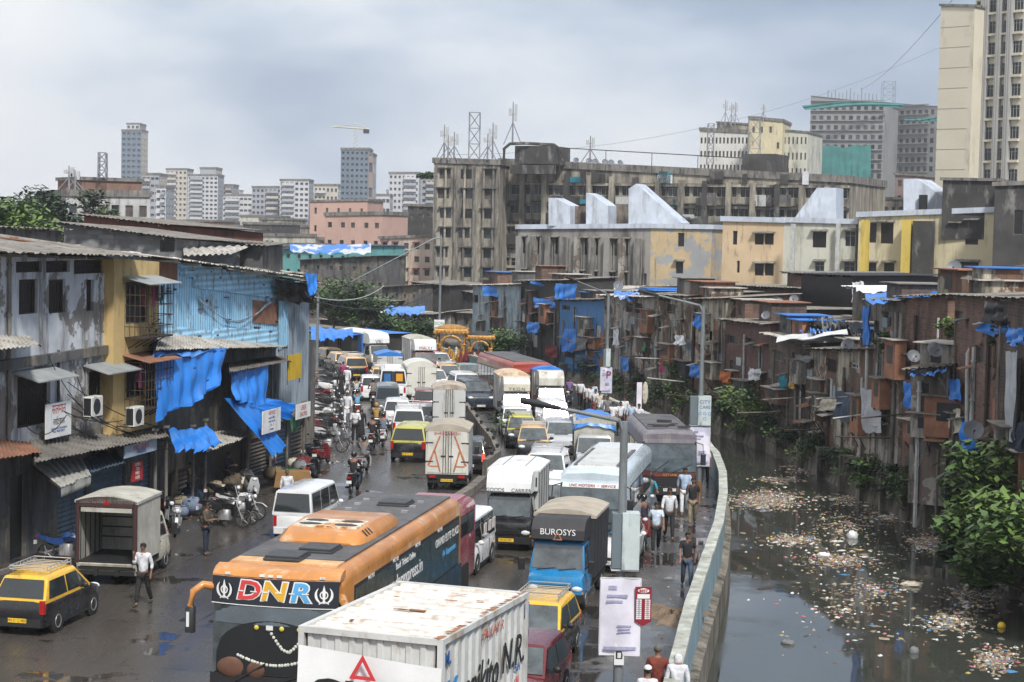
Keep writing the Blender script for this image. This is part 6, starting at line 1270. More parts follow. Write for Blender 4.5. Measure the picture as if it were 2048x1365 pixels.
# yellow bay with two window cages
yb_ = building('ochre yellow narrow house front with two caged windows', LP(226, .35), LP(316, .35), 5, 3.3, Lz(226, 517, .35), m_yel, [(252, 565, 298, 645, 'dark', 0, 0), (253, 722, 292, 790, 'dark', 0, 0)], ztR=Lz(316, 524, .35), roof='none', name='house')
A1, B1 = LP(226, .35), LP(316, .35)
def cage(root, px0, py0, px1, py1, roofm, dp=.75):
 p, q = hit(px0, py0, A1, B1), hit(px1, py1, A1, B1); a, b = loc_of(root, p), loc_of(root, q); x0, x1, z1, z0 = a.x, b.x, a.z, b.z; mb = MB(m_iron)
 n = 9
 for i in range(n + 1): x = x0 + (x1 - x0) * i / n; mb.tube([(x, -dp, z0), (x, -dp, z1 - .15)], .014, 4)
 for i in range(4): y = -dp * i / 4; [mb.tube([(x, y, z0), (x, y, z1 - .1)], .014, 4) for x in (x0, x1)]
 for k in range(6): z = z0 + (z1 - .15 - z0) * k / 5; mb.tube([(x0, 0, z), (x0, -dp, z), (x1, -dp, z), (x1, 0, z)], .014, 4)
 mb.box(x0, -dp, z0 - .05, x1, 0, z0); 
 for i in range(4): x = x0 + (x1 - x0) * (i + .5) / 4; mb.tube([(x, -dp * .9, z0), (x, 0, z0 - .4)], .02, 4)
 c = mb.build('window_cage', root); r_ = random.Random(int(px0 + py0)); mb = MB(roofm); mb.loft([[(x0 - .2, 0, z1 + .12), (x0 - .2, -dp - .25, z1 - .12), (x0 - .2, -dp - .25, z1 - .15), (x0 - .2, 0, z1 + .08)], [(x1 + .2, 0, z1 + .12), (x1 + .2, -dp - .25, z1 - .12), (x1 + .2, -dp - .25, z1 - .15), (x1 + .2, 0, z1 + .08)]]); mb.build('cage_roof', c)
 for k in range(7):
  x = x0 + (x1 - x0) * r_.random(); z = z0 + .05; mb = MB(r_.choice([C_mag, C_navy, C_white, C_teal, C_maroon])); h_ = r_.uniform(.3, .8); zz_ = z1 - .25 - h_; mb.box(x, -dp * .5, zz_, x + r_.uniform(.12, .3), -dp * .5 + .03, zz_ + h_); mb.build('hanging_clothes', c)
 mb = MB(m_leafs['dark']); leaves(mb, ((x0 + x1) / 2 + .3, -dp * .6, z0 + .35), (.5, .25, .35), 90, .07, r_); mb.build('potted_leaves', c)
cage(yb_, 250, 560, 306, 668, mat('grey_canopy_sheet', (.26, .28, .28), .7)); cage(yb_, 250, 716, 306, 806, m_rustsheet)
# air conditioners, hung on the walls
def ac(label, px, py, off=.5):
 p = LH(px, py, off); t = thing('air_conditioner', label, 'air conditioner', (p.x, p.y, p.z), math.atan2(uL.y, uL.x)); mb = MB(mat('off_white_casing', (.56, .56, .53), .5, .1, 3, grime=.25)); mb.bev(-.42, -.3, -.32, .42, .02, .32, .03); mb.build('casing', t)
 mb = MB(m_dark); mb.loft([[(-.05 + .25 * math.cos(i * math.pi / 8), -.302, .25 * math.sin(i * math.pi / 8)) for i in range(16)], [(-.05 + .25 * math.cos(i * math.pi / 8), -.315, .25 * math.sin(i * math.pi / 8)) for i in range(16)]]); mb.build('fan_grille', t)
 mb = MB(m_dark); mb.box(-.425, -.27, -.28, -.419, -.02, .28); mb.build('side_vent', t); mb = MB(m_iron)
 for x in (-.3, .3): mb.box(x - .02, -.3, -.37, x + .02, .4, -.325)
 mb.build('bracket', t)
ac('white air conditioner under the second grey canopy', 178, 812); ac('white air conditioner below the lower window cage of ochre house', 262, 832, .8)
# blue corrugated upper storey
bz = [Lz(316, 520), Lz(556, 556)]; A2, B2 = LP(316), LP(556)
bs = building('sky blue corrugated sheet upper storey with rust and patched panels', A2, B2, 6, 5.9, bz[0], m_bsheet, [], ztR=bz[1], roof='sheet', roofm=m_rsheet2, over=.55, rtilt=.10, pitch=.28, name='sheet_metal_house', sidem=m_gsheet)
def patch(pts, m, d=.05, nm='patched_sheet'): mb = MB(m); mb.ext([loc_of(bs, LH(*p)) for p in pts][::-1], (0, -d, 0)); return mb.build(nm, bs)
patch([(384, 530), (552, 556), (552, 598), (384, 575)], m_bsheet2, .07); patch([(358, 528), (384, 531), (384, 556), (358, 552)], m_bsheet2, .06); patch([(318, 523), (352, 528), (352, 568), (318, 562)], m_rustsheet, .06); patch([(318, 650), (420, 662), (420, 678), (318, 668)], m_bsheet2, .06)
patch([(505, 600), (553, 606), (553, 650), (505, 645)], m_rustsheet, .05); patch([(425, 655), (553, 660), (553, 690), (425, 688)], m_bsheet2, .06)
r_ = random.Random(4)
for i in range(26):
 px, py = r_.uniform(325, 548), r_.uniform(540, 680); w_, h_ = r_.uniform(2, 14), r_.uniform(2, 6); mb = MB(mat('dark_rust', (.10, .055, .035), .9, .4)); mb.ext([loc_of(bs, LH(px + w_ * (.5 + .5 * math.cos(k) * r_.uniform(.5, 1)), py + h_ * (.5 + .5 * math.sin(k) * r_.uniform(.5, 1)))) for k in range(6)][::-1], (0, -.085, 0)); mb.build('rust_spot', bs)
en = building('pale grey blue sheet metal end house with black tarpaulin under its eaves', LP(557, .1), LP(616, .1), 4, 2.6, Lz(557, 560), m_gsheet, [], ztR=Lz(616, 572), roof='sheet', roofm=m_rsheet, over=.5, rtilt=.1, name='sheet_metal_house')
MB(m_bsheet).ext([loc_of(en, LH(*p, .1)) for p in [(557, 565), (575, 568), (575, 690), (557, 700)]][::-1], (0, -.04, 0)).build('blue_sheet', en)
# first floor behind the tarpaulins
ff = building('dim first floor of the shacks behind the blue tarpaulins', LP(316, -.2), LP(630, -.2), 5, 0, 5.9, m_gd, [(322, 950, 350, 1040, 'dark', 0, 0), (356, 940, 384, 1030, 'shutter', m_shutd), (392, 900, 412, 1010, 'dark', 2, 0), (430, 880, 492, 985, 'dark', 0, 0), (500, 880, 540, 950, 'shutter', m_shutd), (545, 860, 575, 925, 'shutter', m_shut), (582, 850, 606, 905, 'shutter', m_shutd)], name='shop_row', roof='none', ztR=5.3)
# awnings along the shop fronts
def awning(label, pts, m, th=.06, name='awning', cat='awning', offs=(0, 1.3), frill=0):
 """pts: four pixels, rear-left rear-right front-right front-left"""
 P3 = [LH(pts[0][0], pts[0][1], offs[0]), LH(pts[1][0], pts[1][1], offs[0]), LH(pts[2][0], pts[2][1], offs[1]), LH(pts[3][0], pts[3][1], offs[1])]
 org = (P3[0] + P3[2]) / 2; t = thing(name, label, cat, org); q = [p - org for p in P3]; mb = corr_sheet(m, q[3], q[2], q[1], q[0], .26, .025, .08, int(pts[0][0])); mb.build('sheet', t)
 mb = MB(m_iron)
 for i in range(5): a, b = q[0].lerp(q[1], i / 4), q[3].lerp(q[2], i / 4); mb.tube([a - Vector((0, 0, .08)), b - Vector((0, 0, .05))], .025, 4)
 mb.build('strut', t)
 if frill:
  mb = MB(m); n = 26; a, b = q[3], q[2]
  for i in range(n): p, r2 = a.lerp(b, i / n), a.lerp(b, (i + 1) / n); m_ = p.lerp(r2, .5); mb.poly([p, m_ * 1 + (p - m_) * 1, p - Vector((0, 0, .2)), m_ - Vector((0, 0, .33)), r2 - Vector((0, 0, .2)), r2])
  mb.build('scalloped_edge', t)
 return t
awning('rust brown sheet awning at the far left edge', [(-60, 872), (58, 885), (82, 905), (-60, 925)], m_rustsheet)
awning('small corrugated roof corner jutting in at left with a blue strip', [(-60, 668), (60, 672), (82, 690), (-60, 705)], m_rsheet2, offs=(0, 1.8))
awning('long low grey brown sheet roof along the shop fronts', [(60, 880), (328, 858), (338, 872), (70, 925)], m_rsheet, offs=(0, 1.5))
awning('pale canvas shop awning with scalloped edge above the blue shutters', [(60, 925), (165, 915), (182, 950), (122, 975)], mat('grey_white_canvas', (.34, .34, .31), .8, .2, 2, grime=.4), offs=(0, 1.7), frill=1)
awning('dark blue grey awning beside the scalloped one', [(165, 918), (235, 900), (250, 925), (182, 945)], m_shut, offs=(0, 1.3))
awning('dirty sheet roof over the shop under the small blue tarpaulin', [(395, 870), (480, 855), (502, 872), (412, 905)], m_rsheet2, offs=(0, 1.2))
awning('narrow sheet roof over farther shops', [(545, 830), (612, 800), (620, 815), (560, 850)], m_rsheet, offs=(0, 1.4))
awning('broken grey roofing sheets sagging below the blue storey', [(316, 664), (552, 690), (575, 694), (312, 700)], m_rsheet2, offs=(0, 1.1))
awning('ragged roof boards above the second big tarpaulin', [(455, 725), (560, 712), (582, 722), (460, 745)], m_rsheet, offs=(0, 1.2))
# tarpaulins
def lt(label, pts, m=TARP, **k): return cloth(label, [LH(x, y, o) for x, y, o in pts], m, **k)
lt('large blue tarpaulin hanging in folds below the blue sheet house', [(310, 708, .9), (456, 694, 1.3), (440, 770, 1.5), (318, 838, 1.2)], sag=.1, fold=.085, nf=5, seed=1, rag=.12, n=40, holes=.004)
lt('bright top flap of blue tarpaulin lying on the sagging roof', [(308, 668, .2), (442, 690, .2), (456, 700, 1.35), (308, 716, 1.0)], TARPL, sag=.05, fold=.05, nf=6, seed=2, rag=.1)
lt('blue tarpaulin gathered over the narrow lean-to beside the yellow board', [(462, 738, .8), (538, 728, 1.1), (535, 810, 1.2), (470, 800, 1.2)], sag=.1, fold=.08, nf=4, seed=3, n=36)
lt('blue tarpaulin spreading sideways over the far shop fronts', [(462, 798, .9), (535, 795, 1.0), (592, 805, 1.8), (578, 845, 1.9)], sag=.2, fold=.09, nf=5, seed=4)
lt('long blue tarpaulin strip falling diagonally towards the pavement', [(446, 795, .8), (500, 800, 1.1), (572, 895, 2.2), (545, 912, 2.2)], sag=.05, fold=.05, nf=3, seed=5)
lt('small blue tarpaulin bunched over a shop sign', [(330, 856, .9), (415, 852, 1.1), (444, 890, 1.8), (352, 902, 1.7)], sag=.1, fold=.09, nf=5, seed=6, n=36)
lt('twisted grey and blue tarpaulin rope swagged across the blue sheets', [(398, 590, .12), (540, 598, .12), (541, 606, .14), (400, 604, .14)], mat('faded_grey_blue_tarpaulin', (.22, .30, .40), .7, .5, 6), sag=1.05, fold=.03, nf=4, seed=7, rag=.02)
cloth('black plastic sheeting bulging under the end eaves', [LH(553, 560, .4), LH(622, 568, .9), LH(634, 606, .9), LH(556, 600, .3)], m_blk_, 'plastic_sheet', 'plastic sheet', sag=.1, fold=.14, nf=3, seed=8)
lt('blue plastic tuft sticking out of the black sheeting at the corner', [(612, 545, 1.1), (634, 548, 1.1), (630, 588, 1.2), (616, 592, 1.2)], sag=.02, fold=.06, nf=2, seed=9)
# signs
def signb(label, pts, m, lines, off=1.0, name='shop_sign', cat='sign', frame=None):
 """pts: top-left, top-right, bottom-right, bottom-left pixels on a plane facing the viewer side of the row"""
 P3 = [LH(x, y, off) for x, y in pts]; c = sum(P3, Vector()) / 4; ex = (P3[1] - P3[0]); w = ex.length; h = (P3[3] - P3[0]).length; t = thing(name, label, cat, c, math.atan2(ex.y, ex.x)); mb = MB(m); mb.box(-w / 2, -.02, -h / 2, w / 2, .02, h / 2); b = mb.build('board', t)
 for (tx, z, sz, mm, *k) in lines: text(tx, sz, mm, b, (0, -.024, z * h / 2), XR, .002, sx=k[0] if k else 1)
 mb = MB(m_iron); mb.tube([(-w / 2 + .05, .05, -h / 2 - .2), (-w / 2 + .05, .05, h / 2)], .02, 4); mb.tube([(w / 2 - .05, .05, -h / 2 - .2), (w / 2 - .05, .05, h / 2)], .02, 4); mb.build('bracket', t); return t
m_dr = mat('dark_red_lettering', (.35, .02, .02), .5, .1); m_bn = mat('dark_blue_lettering', (.02, .06, .22), .5, .1)
signb('white banner sign with dark red Hindi lettering tied to the dirty wall', [(92, 806), (142, 804), (141, 872), (90, 876)], m_white, [('सलमान', .62, .42, m_dr, .8), ('लाईटवाला', -.1, .27, m_ink, .8), ('Lighting and Decorators', -.48, .11, m_bn), ('Mob. 98200 40271', -.66, .11, m_bn)], .5)
signb('tilted blue and white shop board above the dark shop mouth', [(250, 892), (314, 878), (312, 902), (246, 916)], mat('pale_blue_board', (.30, .36, .44), .5, .2), [('SHREE GANESH', .3, .22, m_dr, .8), ('TRADERS', -.4, .22, m_bn, .8)], 1.3)
signb('red and white hanging price board at the shop post', [(264, 925), (285, 922), (284, 960), (263, 964)], m_dr, [('OPEN', .7, .16, m_wht), ('TEA', .25, .16, m_wht), ('MILK', -.2, .16, m_wht), ('LASSI', -.65, .15, m_wht)], 1.0)
signb('white notice board with printed lines fixed over the blue tarpaulin', [(524, 822), (560, 818), (559, 862), (527, 866)], m_white, [('NOTICE', .7, .2, m_dr), ('ward office', .3, .16, m_bn), ('road works', .0, .16, m_bn), ('2 4 - 7', -.35, .16, m_bn), ('contact', -.7, .14, m_bn)], 2.0)
signb('red and white sign reading UBER SHOPEE at the far shops', [(592, 808), (620, 806), (620, 834), (592, 838)], m_white, [('UBER', .4, .3, m_dr), ('SHOPEE', -.45, .26, m_dr)], 2.3)
t = signb('vertical yellow plastic board with seams on the end house', [(577, 710), (603, 708), (600, 757), (577, 760)], mat('yellow_plastic', (.55, .36, .02), .5, .12, 2, grime=.2), [], 1.0, 'board_panel', 'board')
cloth('small green cloth hung below the red and white sign', [LH(578, 838, 2.1), LH(601, 832, 2.1), LH(600, 856, 2.1), LH(584, 862, 2.1)], C_green, 'hanging_cloth', 'cloth', sag=.02, fold=.03, nf=2, n=8)
# clutter under the awnings: bundles, sacks, crates, brown covered cart
r_ = random.Random(21); cmats = [C_grey, C_brown, C_khaki, C_check, C_cream, C_navy, C_maroon]
for i in range(26):
 px = r_.uniform(330, 610); off = r_.uniform(.4, 1.5); b_ = LP(px, off); s_ = r_.uniform(.18, .42); nm, ct = (('sack', 'sack'), ('bundle', 'bundle'))[i % 2]
 mb = MB(cmats[i % 7]); mb.ell((0, 0, s_ * .7), s_, s_ * .8, s_ * .72, 9, 6)
 for k_, v_ in enumerate(mb.v): v_ *= 1 + .12 * math.sin(k_ * 2.3)
 mb.tube([(0, 0, s_ * 1.25), (.03, 0, s_ * 1.5)], s_ * .16, 6, s_ * .22); tag(mb.build(nm, None, 60, (b_.x, b_.y, .12)), f"lumpy {['grey','brown','khaki','blue grey','cream','navy','maroon'][i % 7]} cloth {nm} heaped outside the shops", ct, 'bundles and sacks outside the shops')
for i in range(14):
 px = r_.uniform(560, 622); off = r_.uniform(1.2, 2.4); b_ = LP(px, off); o = MB(r_.choice([mat('green_crate', (.05, .16, .08), .6), mat('wood_crate', (.2, .13, .07), .8), mat('blue_crate', (.03, .1, .3), .5)])); w_ = .22
 for z in (0, .12, .24): o.box(-w_, -w_, z, w_, -w_ + .02, z + .08); o.box(-w_, w_ - .02, z, w_, w_, z + .08); o.box(-w_, -w_, z, -w_ + .02, w_, z + .08); o.box(w_ - .02, -w_, z, w_, w_, z + .08)
 o.box(-w_, -w_, 0, w_, w_, .02); tag(o.build('crate', None, None, (b_.x, b_.y, .12), r_.random()), 'slatted crate standing before the far shop fronts', 'crate', 'crates before the far shops')
g = G(585, 985); t = thing('covered_cart', 'low cart covered by a brown cloth beside the parked scooters', 'cart', g, RAD(10)); mb = MB(mat('brown_cover_cloth', (.22, .12, .04), .8, .2, 2, bump=.3)); mb.loft([[(-.75, -.42, .25), (.75, -.42, .25), (.75, .42, .25), (-.75, .42, .25)], [(-.66, -.36, .85), (.66, -.36, .85), (.66, .36, .85), (-.66, .36, .85)]]); mb.build('cover', t); mb = MB(m_dark)
[mb.tube([(x, -.3, 0), (x, -.3, .3)], .03, 5) for x in (-.6, .6)]; mb.build('leg', t)
# pillars and posts along the shop front
for px, h_ in ((312, 3.2), (334, 3.2), (387, 3.0), (412, 3.1), (497, 3.0), (542, 2.9), (575, 2.9), (608, 2.8)):
 b_ = LP(px, .9); mb = MB(m_frm); mb.tube([(0, 0, 0), (0, 0, h_)], .06, 6); mb.cb((0, 0, h_), (.2, .2, .08)); tag(mb.build('post', None, None, (b_.x, b_.y, .12)), 'thin worn post holding up a shop roof along the left pavement', 'post', 'posts along the left shop fronts')
# ---- behind: block wall house, red house, far left sheds
def fb(px0, px1, pyt0, pyt1, Y0, Y1, zb, depth, wall, label, **k):
 """a building given by its picture columns, the real distance of each front corner and its eave heights"""
 a, b = V(px0, pyt0, Y0), V(px1, pyt1, Y1); return building(label, a, b, depth, zb, a.z, wall, k.pop('feats', ()), ztR=b.z, **k)
m_block = mat('grey_concrete_block', (.27, .27, .27), .9, .2, .6, pat='block', grime=.25); m_redw = mat('dull_red_brown_wall', (.17, .07, .05), .85, .25, 1, grime=.4)
fb(128, 350, 446, 478, 88, 86, 6, 8, m_block, 'grey concrete block upper room with low sloping sheet roof', name='house', roof='sheet', roofm=m_rsheet, rtilt=-.04, feats=[(320, 480, 349, 505, 'dark', 0, 0)])
fb(168, 342, 430, 452, 101, 98, 6, 8, m_redw, 'red brown rooftop room behind the block wall', name='house', roof='sheet', roofm=m_rsheet, rtilt=-.04)
fb(350, 525, 482, 494, 92, 92, 5, 8, m_gd, 'dark sided shed with a pale fluted lean-to roof', name='house', roof='sheet', roofm=m_rsheet)
a, b, c, d = V(365, 490, 88), V(500, 492, 92), V(460, 508, 86), V(368, 512, 84); o = (a + c) / 2; tag(corr_sheet(m_rsheet2, d - o, c - o, b - o, a - o, .35, .05).build('roof_sheet', None, None, o), 'pale fluted sheet lying over the shed lean-to', 'roof sheet')
fb(-90, 122, 452, 462, 80, 84, 5, 6, mat('patched_sheet_wall', (.22, .19, .18), .8, .5, 2, grime=.6), 'patchwork sheet shed with long grey roof at far left', name='shed', roof='sheet', roofm=m_rsheet)
# loose roofing and weights over the long roofs
r_ = random.Random(31)
for i in range(46):
 px = r_.uniform(20, 600); t_ = (px - 20) / 580; py = 484 + 70 * t_ + r_.uniform(-4, 5) - 3; Y_ = 60 + 27 * t_ + r_.uniform(0, 1.2); p = V(px, py, Y_); mb = MB(r_.choice([m_rsheet, m_rsheet2, m_rsheet2, m_blk_, m_white, m_rustsheet])); w_, h_ = r_.uniform(.25, 1.1), r_.uniform(.2, .5)
 mb.box(-w_, -h_, -.02, w_, h_, .02); mb.box(-w_ * .3, -h_ * .3, .02, w_ * .2, h_ * .2, .07); o = mb.build('roofing_scrap', None, None, p, r_.uniform(0, 3)); o.rotation_euler = (RAD(r_.uniform(-4, 8)), RAD(5), RAD(r_.uniform(60, 100))); tag(o, 'loose sheet or board weighing down the long left roofs', 'roofing scrap', 'loose scraps on the left roofs')
# ================================================================ shacks along the far bank of the canal
BK = dens(FAR, 6)
def bank(px, off=0):
 """point of the far bank seen in picture column px at bank level"""
 best = None
 for a, b in zip(BK, BK[1:]):
  fa, fb_ = 1024 + F * a[0] / a[1], 1024 + F * b[0] / b[1]
  if min(fa, fb_) <= px <= max(fa, fb_) and fa != fb_: t = (px - fa) / (fb_ - fa); best = Vector((a[0] + (b[0] - a[0]) * t, a[1] + (b[1] - a[1]) * t)); break
 if best is None: best = Vector(BK[0]) if px > 1800 else Vector(BK[-1])
 return best + Vector((off, 0))
m_brick = mat('old_red_brick', (.19, .105, .075), .9, .3, .8, pat='brick', grime=.6, gc=(.045, .035, .03), ps=1.5); m_brickd = mat('sooty_brick', (.13, .085, .065), .9, .35, .8, pat='brick', grime=.6, gc=(.03, .025, .02), ps=1.5)
m_plA = mat('streaked_grey_plaster', (.33, .31, .28), .9, .3, 1.1, grime=.75, gc=(.05, .045, .038), gz=.12, peel=(.15, .12, .10), peela=.5, bump=.4); m_plB = mat('ruined_cream_plaster', (.40, .36, .29), .9, .3, 1.2, grime=.85, gc=(.055, .045, .035), gz=.12, peel=(.14, .075, .05), peela=.55, bump=.4)
m_plC = mat('pale_blue_plaster', (.28, .34, .38), .85, .3, 1, grime=.6, gc=(.06, .06, .055)); m_redp = mat('brick_red_painted_sheet', (.30, .065, .04), .7, .2, 1.5, grime=.35, pat='corru', ps=1.5); m_mar = mat('maroon_board_wall', (.11, .055, .048), .8, .3, 2, grime=.4)
m_bs3 = mat('bright_blue_sheet', (.04, .17, .40), .6, .2, 2, grime=.3, pat='corru'); m_drk = mat('tarred_dark_wall', (.035, .033, .032), .8, .4, 1.5, grime=.3); WALLS = [m_plA, m_plB, m_brickd, m_gd, m_brick, m_plC]
r_ = random.Random(77)
def shack(label, px0, px1, t0, t1, wall, feats=(), depth=4.5, z0=-.25, roof='sheet', roofm=None, off=.25, A=None, B=None, rt=.06, side=None, **k):
 a, b = A or bank(px0, off), B or bank(px1, off); za = V(px0, t0, a.y).z; zb = V(px1, t1, b.y).z
 s = building(label, a, b, depth, z0, za, wall, feats, name='shack', cat='shack', roof=roof, roofm=roofm or m_rsheet, ztR=zb, rtilt=rt, over=.3, group='shacks along the canal bank', **k)
 L = (Vector(b) - Vector(a)).length; n = max(1, int(L / 3))
 for i in range(n + 1): pipe(s, L * (i + r_.uniform(.1, .8)) / (n + 1), -1.2, min(za, zb) - r_.uniform(.2, 2), r_.choice([m_conc, m_frw, m_iron, m_frm]), r_.choice([.05, .07, .09]), -.1)
 # jetties: boxed rooms pushed out over the water on struts, hoods, ledges
 for i in range(max(2, int(L / 3))):
  x = L * r_.uniform(.05, .85); zb_ = r_.uniform(1.0, max(1.2, min(za, zb) - 2.0)); w_, h_, d_ = r_.uniform(.6, 2.6), r_.uniform(.8, 2.2), r_.uniform(.2, .65); mm = r_.choice([m_mar, m_drk, m_plA, m_frm, m_rustsheet, m_brick, m_plB, m_gd])
  mb = MB(mm); mb.box(x, -d_, zb_, x + w_, -.01, zb_ + h_); mb.m(m_iron); mb.tube([(x + .1, -d_ * .9, zb_), (x + .1, -.02, zb_ - .7)], .03, 4); mb.tube([(x + w_ - .1, -d_ * .9, zb_), (x + w_ - .1, -.02, zb_ - .7)], .03, 4); mb.m(m_pane[0]); mb.box(x + w_ * .25, -d_ - .015, zb_ + h_ * .4, x + w_ * .75, -d_ + .01, zb_ + h_ * .85)
  mb.m(m_rsheet2 if r_.random() < .4 else m_rsheet); mb.box(x - .15, -d_ - .25, zb_ + h_, x + w_ + .15, .0, zb_ + h_ + .04); mb.build('jetty_room', s)
 for i in range(max(1, int(L / 3.5))):
  x = L * r_.uniform(.02, .75); zt_ = za + (zb - za) * x / L; w_, h_ = r_.uniform(1.2, 2.6), r_.uniform(.5, 1.3); mb = MB(r_.choice([m_brick, m_plA, m_brickd, m_gd, m_rustsheet, m_plB])); mb.box(x, .5, zt_ - .3, x + w_, 2.6, zt_ + h_); mb.m(r_.choice([m_rsheet, m_rsheet2, TARP, m_rustsheet])); mb.box(x - .2, .2, zt_ + h_, x + w_ + .2, 2.8, zt_ + h_ + .05); mb.m(m_pane[0]); mb.box(x + w_ * .3, .49, zt_ + h_ * .3, x + w_ * .6, .51, zt_ + h_ * .8); mb.build('roof_room', s)
 for i in range(int(L / 1.1)): x = L * r_.random(); z = r_.uniform(.5, min(za, zb) - 1.3); mb = MB(r_.choice([m_pane[0], m_pane[2], m_frm, m_plC, m_rustsheet, m_frw])); mb.box(x, -.05, z, x + r_.uniform(.3, .9), -.005, z + r_.uniform(.4, 1.1)); mb.build('patch_panel', s)
 for i in range(int(L / 1.4)):
  x = L * r_.random(); z = r_.uniform(.6, min(za, zb) - .6); mb = MB(r_.choice([m_rsheet2, m_rsheet, m_rustsheet, m_conc])); w_ = r_.uniform(.5, 1.3); mb.loft([[(x, 0, z), (x, -.6, z - .15), (x, -.6, z - .18), (x, 0, z - .04)], [(x + w_, 0, z), (x + w_, -.6, z - .12), (x + w_, -.6, z - .16), (x + w_, 0, z - .04)]]); mb.build('hood', s)
 return s
W_ = 'bars'
shack('grey blue plaster shack with a brick red painted front beside the golden chariots', 938, 1034, 572, 570, m_plC, [(948, 590, 956, 606, 'dark'), (982, 592, 996, 606, 'dark')], roofm=m_rsheet2)
shack('dark tall shack hung with blue tarpaulins', 1034, 1112, 563, 562, m_drk, [(1040, 575, 1052, 600, 'dark'), (1068, 640, 1084, 665, 'dark')])
shack('blue and white sheet metal shack with a blue door cloth', 1112, 1200, 601, 600, m_bs3, [(1125, 610, 1140, 622, 'dark'), (1120, 690, 1150, 720, 'dark')])
shack('grey plaster shack with two square upper windows', 1200, 1302, 592, 596, m_plA, [(1252, 606, 1264, 626, 'bars'), (1270, 606, 1284, 628, 'bars'), (1210, 612, 1224, 630, 'dark'), (1215, 655, 1232, 680, 'dark'), (1250, 660, 1268, 680, 'dark')], roofm=m_rsheet2)
shack('peeling cream shack behind the right hand lamp post', 1302, 1376, 590, 594, m_plB, [(1335, 608, 1350, 630, 'dark'), (1310, 640, 1322, 665, 'dark'), (1345, 668, 1360, 690, 'dark')], roofm=m_rsheet)
shack('rust streaked shack with a pale panel door over the weeds', 1376, 1442, 600, 598, m_plB, [(1382, 615, 1396, 640, 'dark'), (1410, 660, 1424, 685, 'dark'), (1425, 700, 1438, 725, 'dark')])
shack('low maroon fronted shack with dark sloping roof', 1442, 1530, 640, 650, m_mar, [(1455, 670, 1480, 692, 'dark'), (1492, 675, 1512, 696, 'dark'), (1460, 720, 1490, 750, 'dark')], depth=6)
shack('low brick shack under a clean white roofing sheet', 1530, 1612, 668, 690, m_brickd, [(1545, 700, 1565, 725, 'dark'), (1585, 705, 1604, 735, 'dark')], depth=6, roofm=m_rsheet2)
shack('plaster and brick shack with green flag and small square window', 1612, 1738, 700, 700, m_plB, [(1613, 716, 1628, 740, 'dark'), (1652, 715, 1672, 748, 'bars'), (1700, 705, 1716, 740, 'glass'), (1640, 790, 1665, 820, 'dark')], depth=6)
shack('tall narrow plaster shack with thick white drain pipe', 1738, 1792, 602, 603, m_plA, [(1744, 640, 1758, 668, 'dark'), (1765, 620, 1782, 655, 'dark'), (1748, 760, 1770, 800, 'dark')], depth=5)
nb = bank(1792, .4)
bt = shack('tall windowless red brick house with thin tin roof', 1792, 1896, 596, 592, m_brick, [(1797, 612, 1806, 640, 'dark')], A=nb, B=V(1896, 600, 77.5).to_2d(), depth=7)
shack('low concrete room under a pale blue tarpaulin in front of the brick house', 1822, 1896, 742, 732, m_plA, [(1846, 765, 1858, 790, 'dark')], A=Vector((V(1822, 800, 74.8).x, 74.8)), B=Vector((V(1896, 800, 73.9).x, 73.9)), depth=3)
shack('tall brick and plaster house with climbing plants and bent pipe', 1896, 1988, 592, 596, m_brick, [(1905, 620, 1925, 650, 'dark'), (1950, 690, 1966, 730, 'dark'), (1935, 790, 1950, 830, 'dark')], depth=5)
shack('patched house at the right edge draped with black net and blue tarpaulin', 1988, 2100, 598, 600, m_brickd, [(2000, 640, 2020, 670, 'dark')], depth=5)
# second row behind, facing the camera
def back(label, px0, px1, t0, t1, Y0, Y1, wall, **k): return building(label, V(px0, t0, Y0), V(px1, t1, Y1), k.pop('depth', 8), 0, V(px0, t0, Y0).z, wall, ztR=V(px1, t1, Y1).z, name='shack', cat='shack', group='shacks behind the bank', **k)
back('long brick shed behind the shacks with thin dark roof', 1290, 1445, 574, 572, 150, 140, m_brickd, roof='sheet', roofm=m_rsheet2)
back('brick back wall shed left of the black plastic wall', 1460, 1606, 572, 578, 128, 120, m_brickd, roof='sheet', roofm=m_rsheet); back('raised brick room beside the black plastic wall', 1575, 1620, 545, 550, 124, 121, m_brick, roof='sheet')
bp_ = back('tall shed wrapped in black plastic sheeting', 1603, 1706, 549, 553, 116, 112, m_blk_, roof='sheet', roofm=m_blk_)
back('shed with white and blue sheeting on its flat roof', 1706, 1880, 575, 584, 104, 98, m_gd, roof='sheet', roofm=m_white); back('dark shed behind the low sloping roofs', 1450, 1600, 612, 620, 118, 108, m_drk, roof='sheet', roofm=m_rsheet)
back('corrugated rooftop room beside the black water tank', 1890, 2010, 570, 575, 88, 84, m_brickd, roof='sheet', roofm=m_rsheet2); back('long grey shed roof stepping down behind maroon shack', 1480, 1740, 640, 650, 110, 98, m_drk, roof='sheet', roofm=m_rsheet, depth=5)
for i in range(9): px = 1050 + i * 44; back('jumbled sheet roofed shack behind the canal shacks', px, px + 52, 583 + r_.uniform(-8, 4), 585 + r_.uniform(-6, 4), 172 - i * 4, 171 - i * 4, r_.choice(WALLS), roof='sheet', roofm=r_.choice([m_rsheet, m_rsheet2]), depth=10)
for i in range(5): px = 640 + i * 62; back(['tarred shack wall with small square window', 'dark timber shack above the road bend', 'grey shack behind the roadside trees', 'ragged shack with scrap on its roof', 'long soot black wall shed'][i], px, px + 74, [640, 600, 575, 565, 575][i], [642, 604, 570, 572, 590][i], 196 + 2 * i, 194 + 2 * i, [m_drk, m_mar, m_gd, m_drk, m_drk][i], roof='sheet', roofm=m_rsheet, gw=(4, 2, .2, .25, 'dark', .5, .2, i, .4))
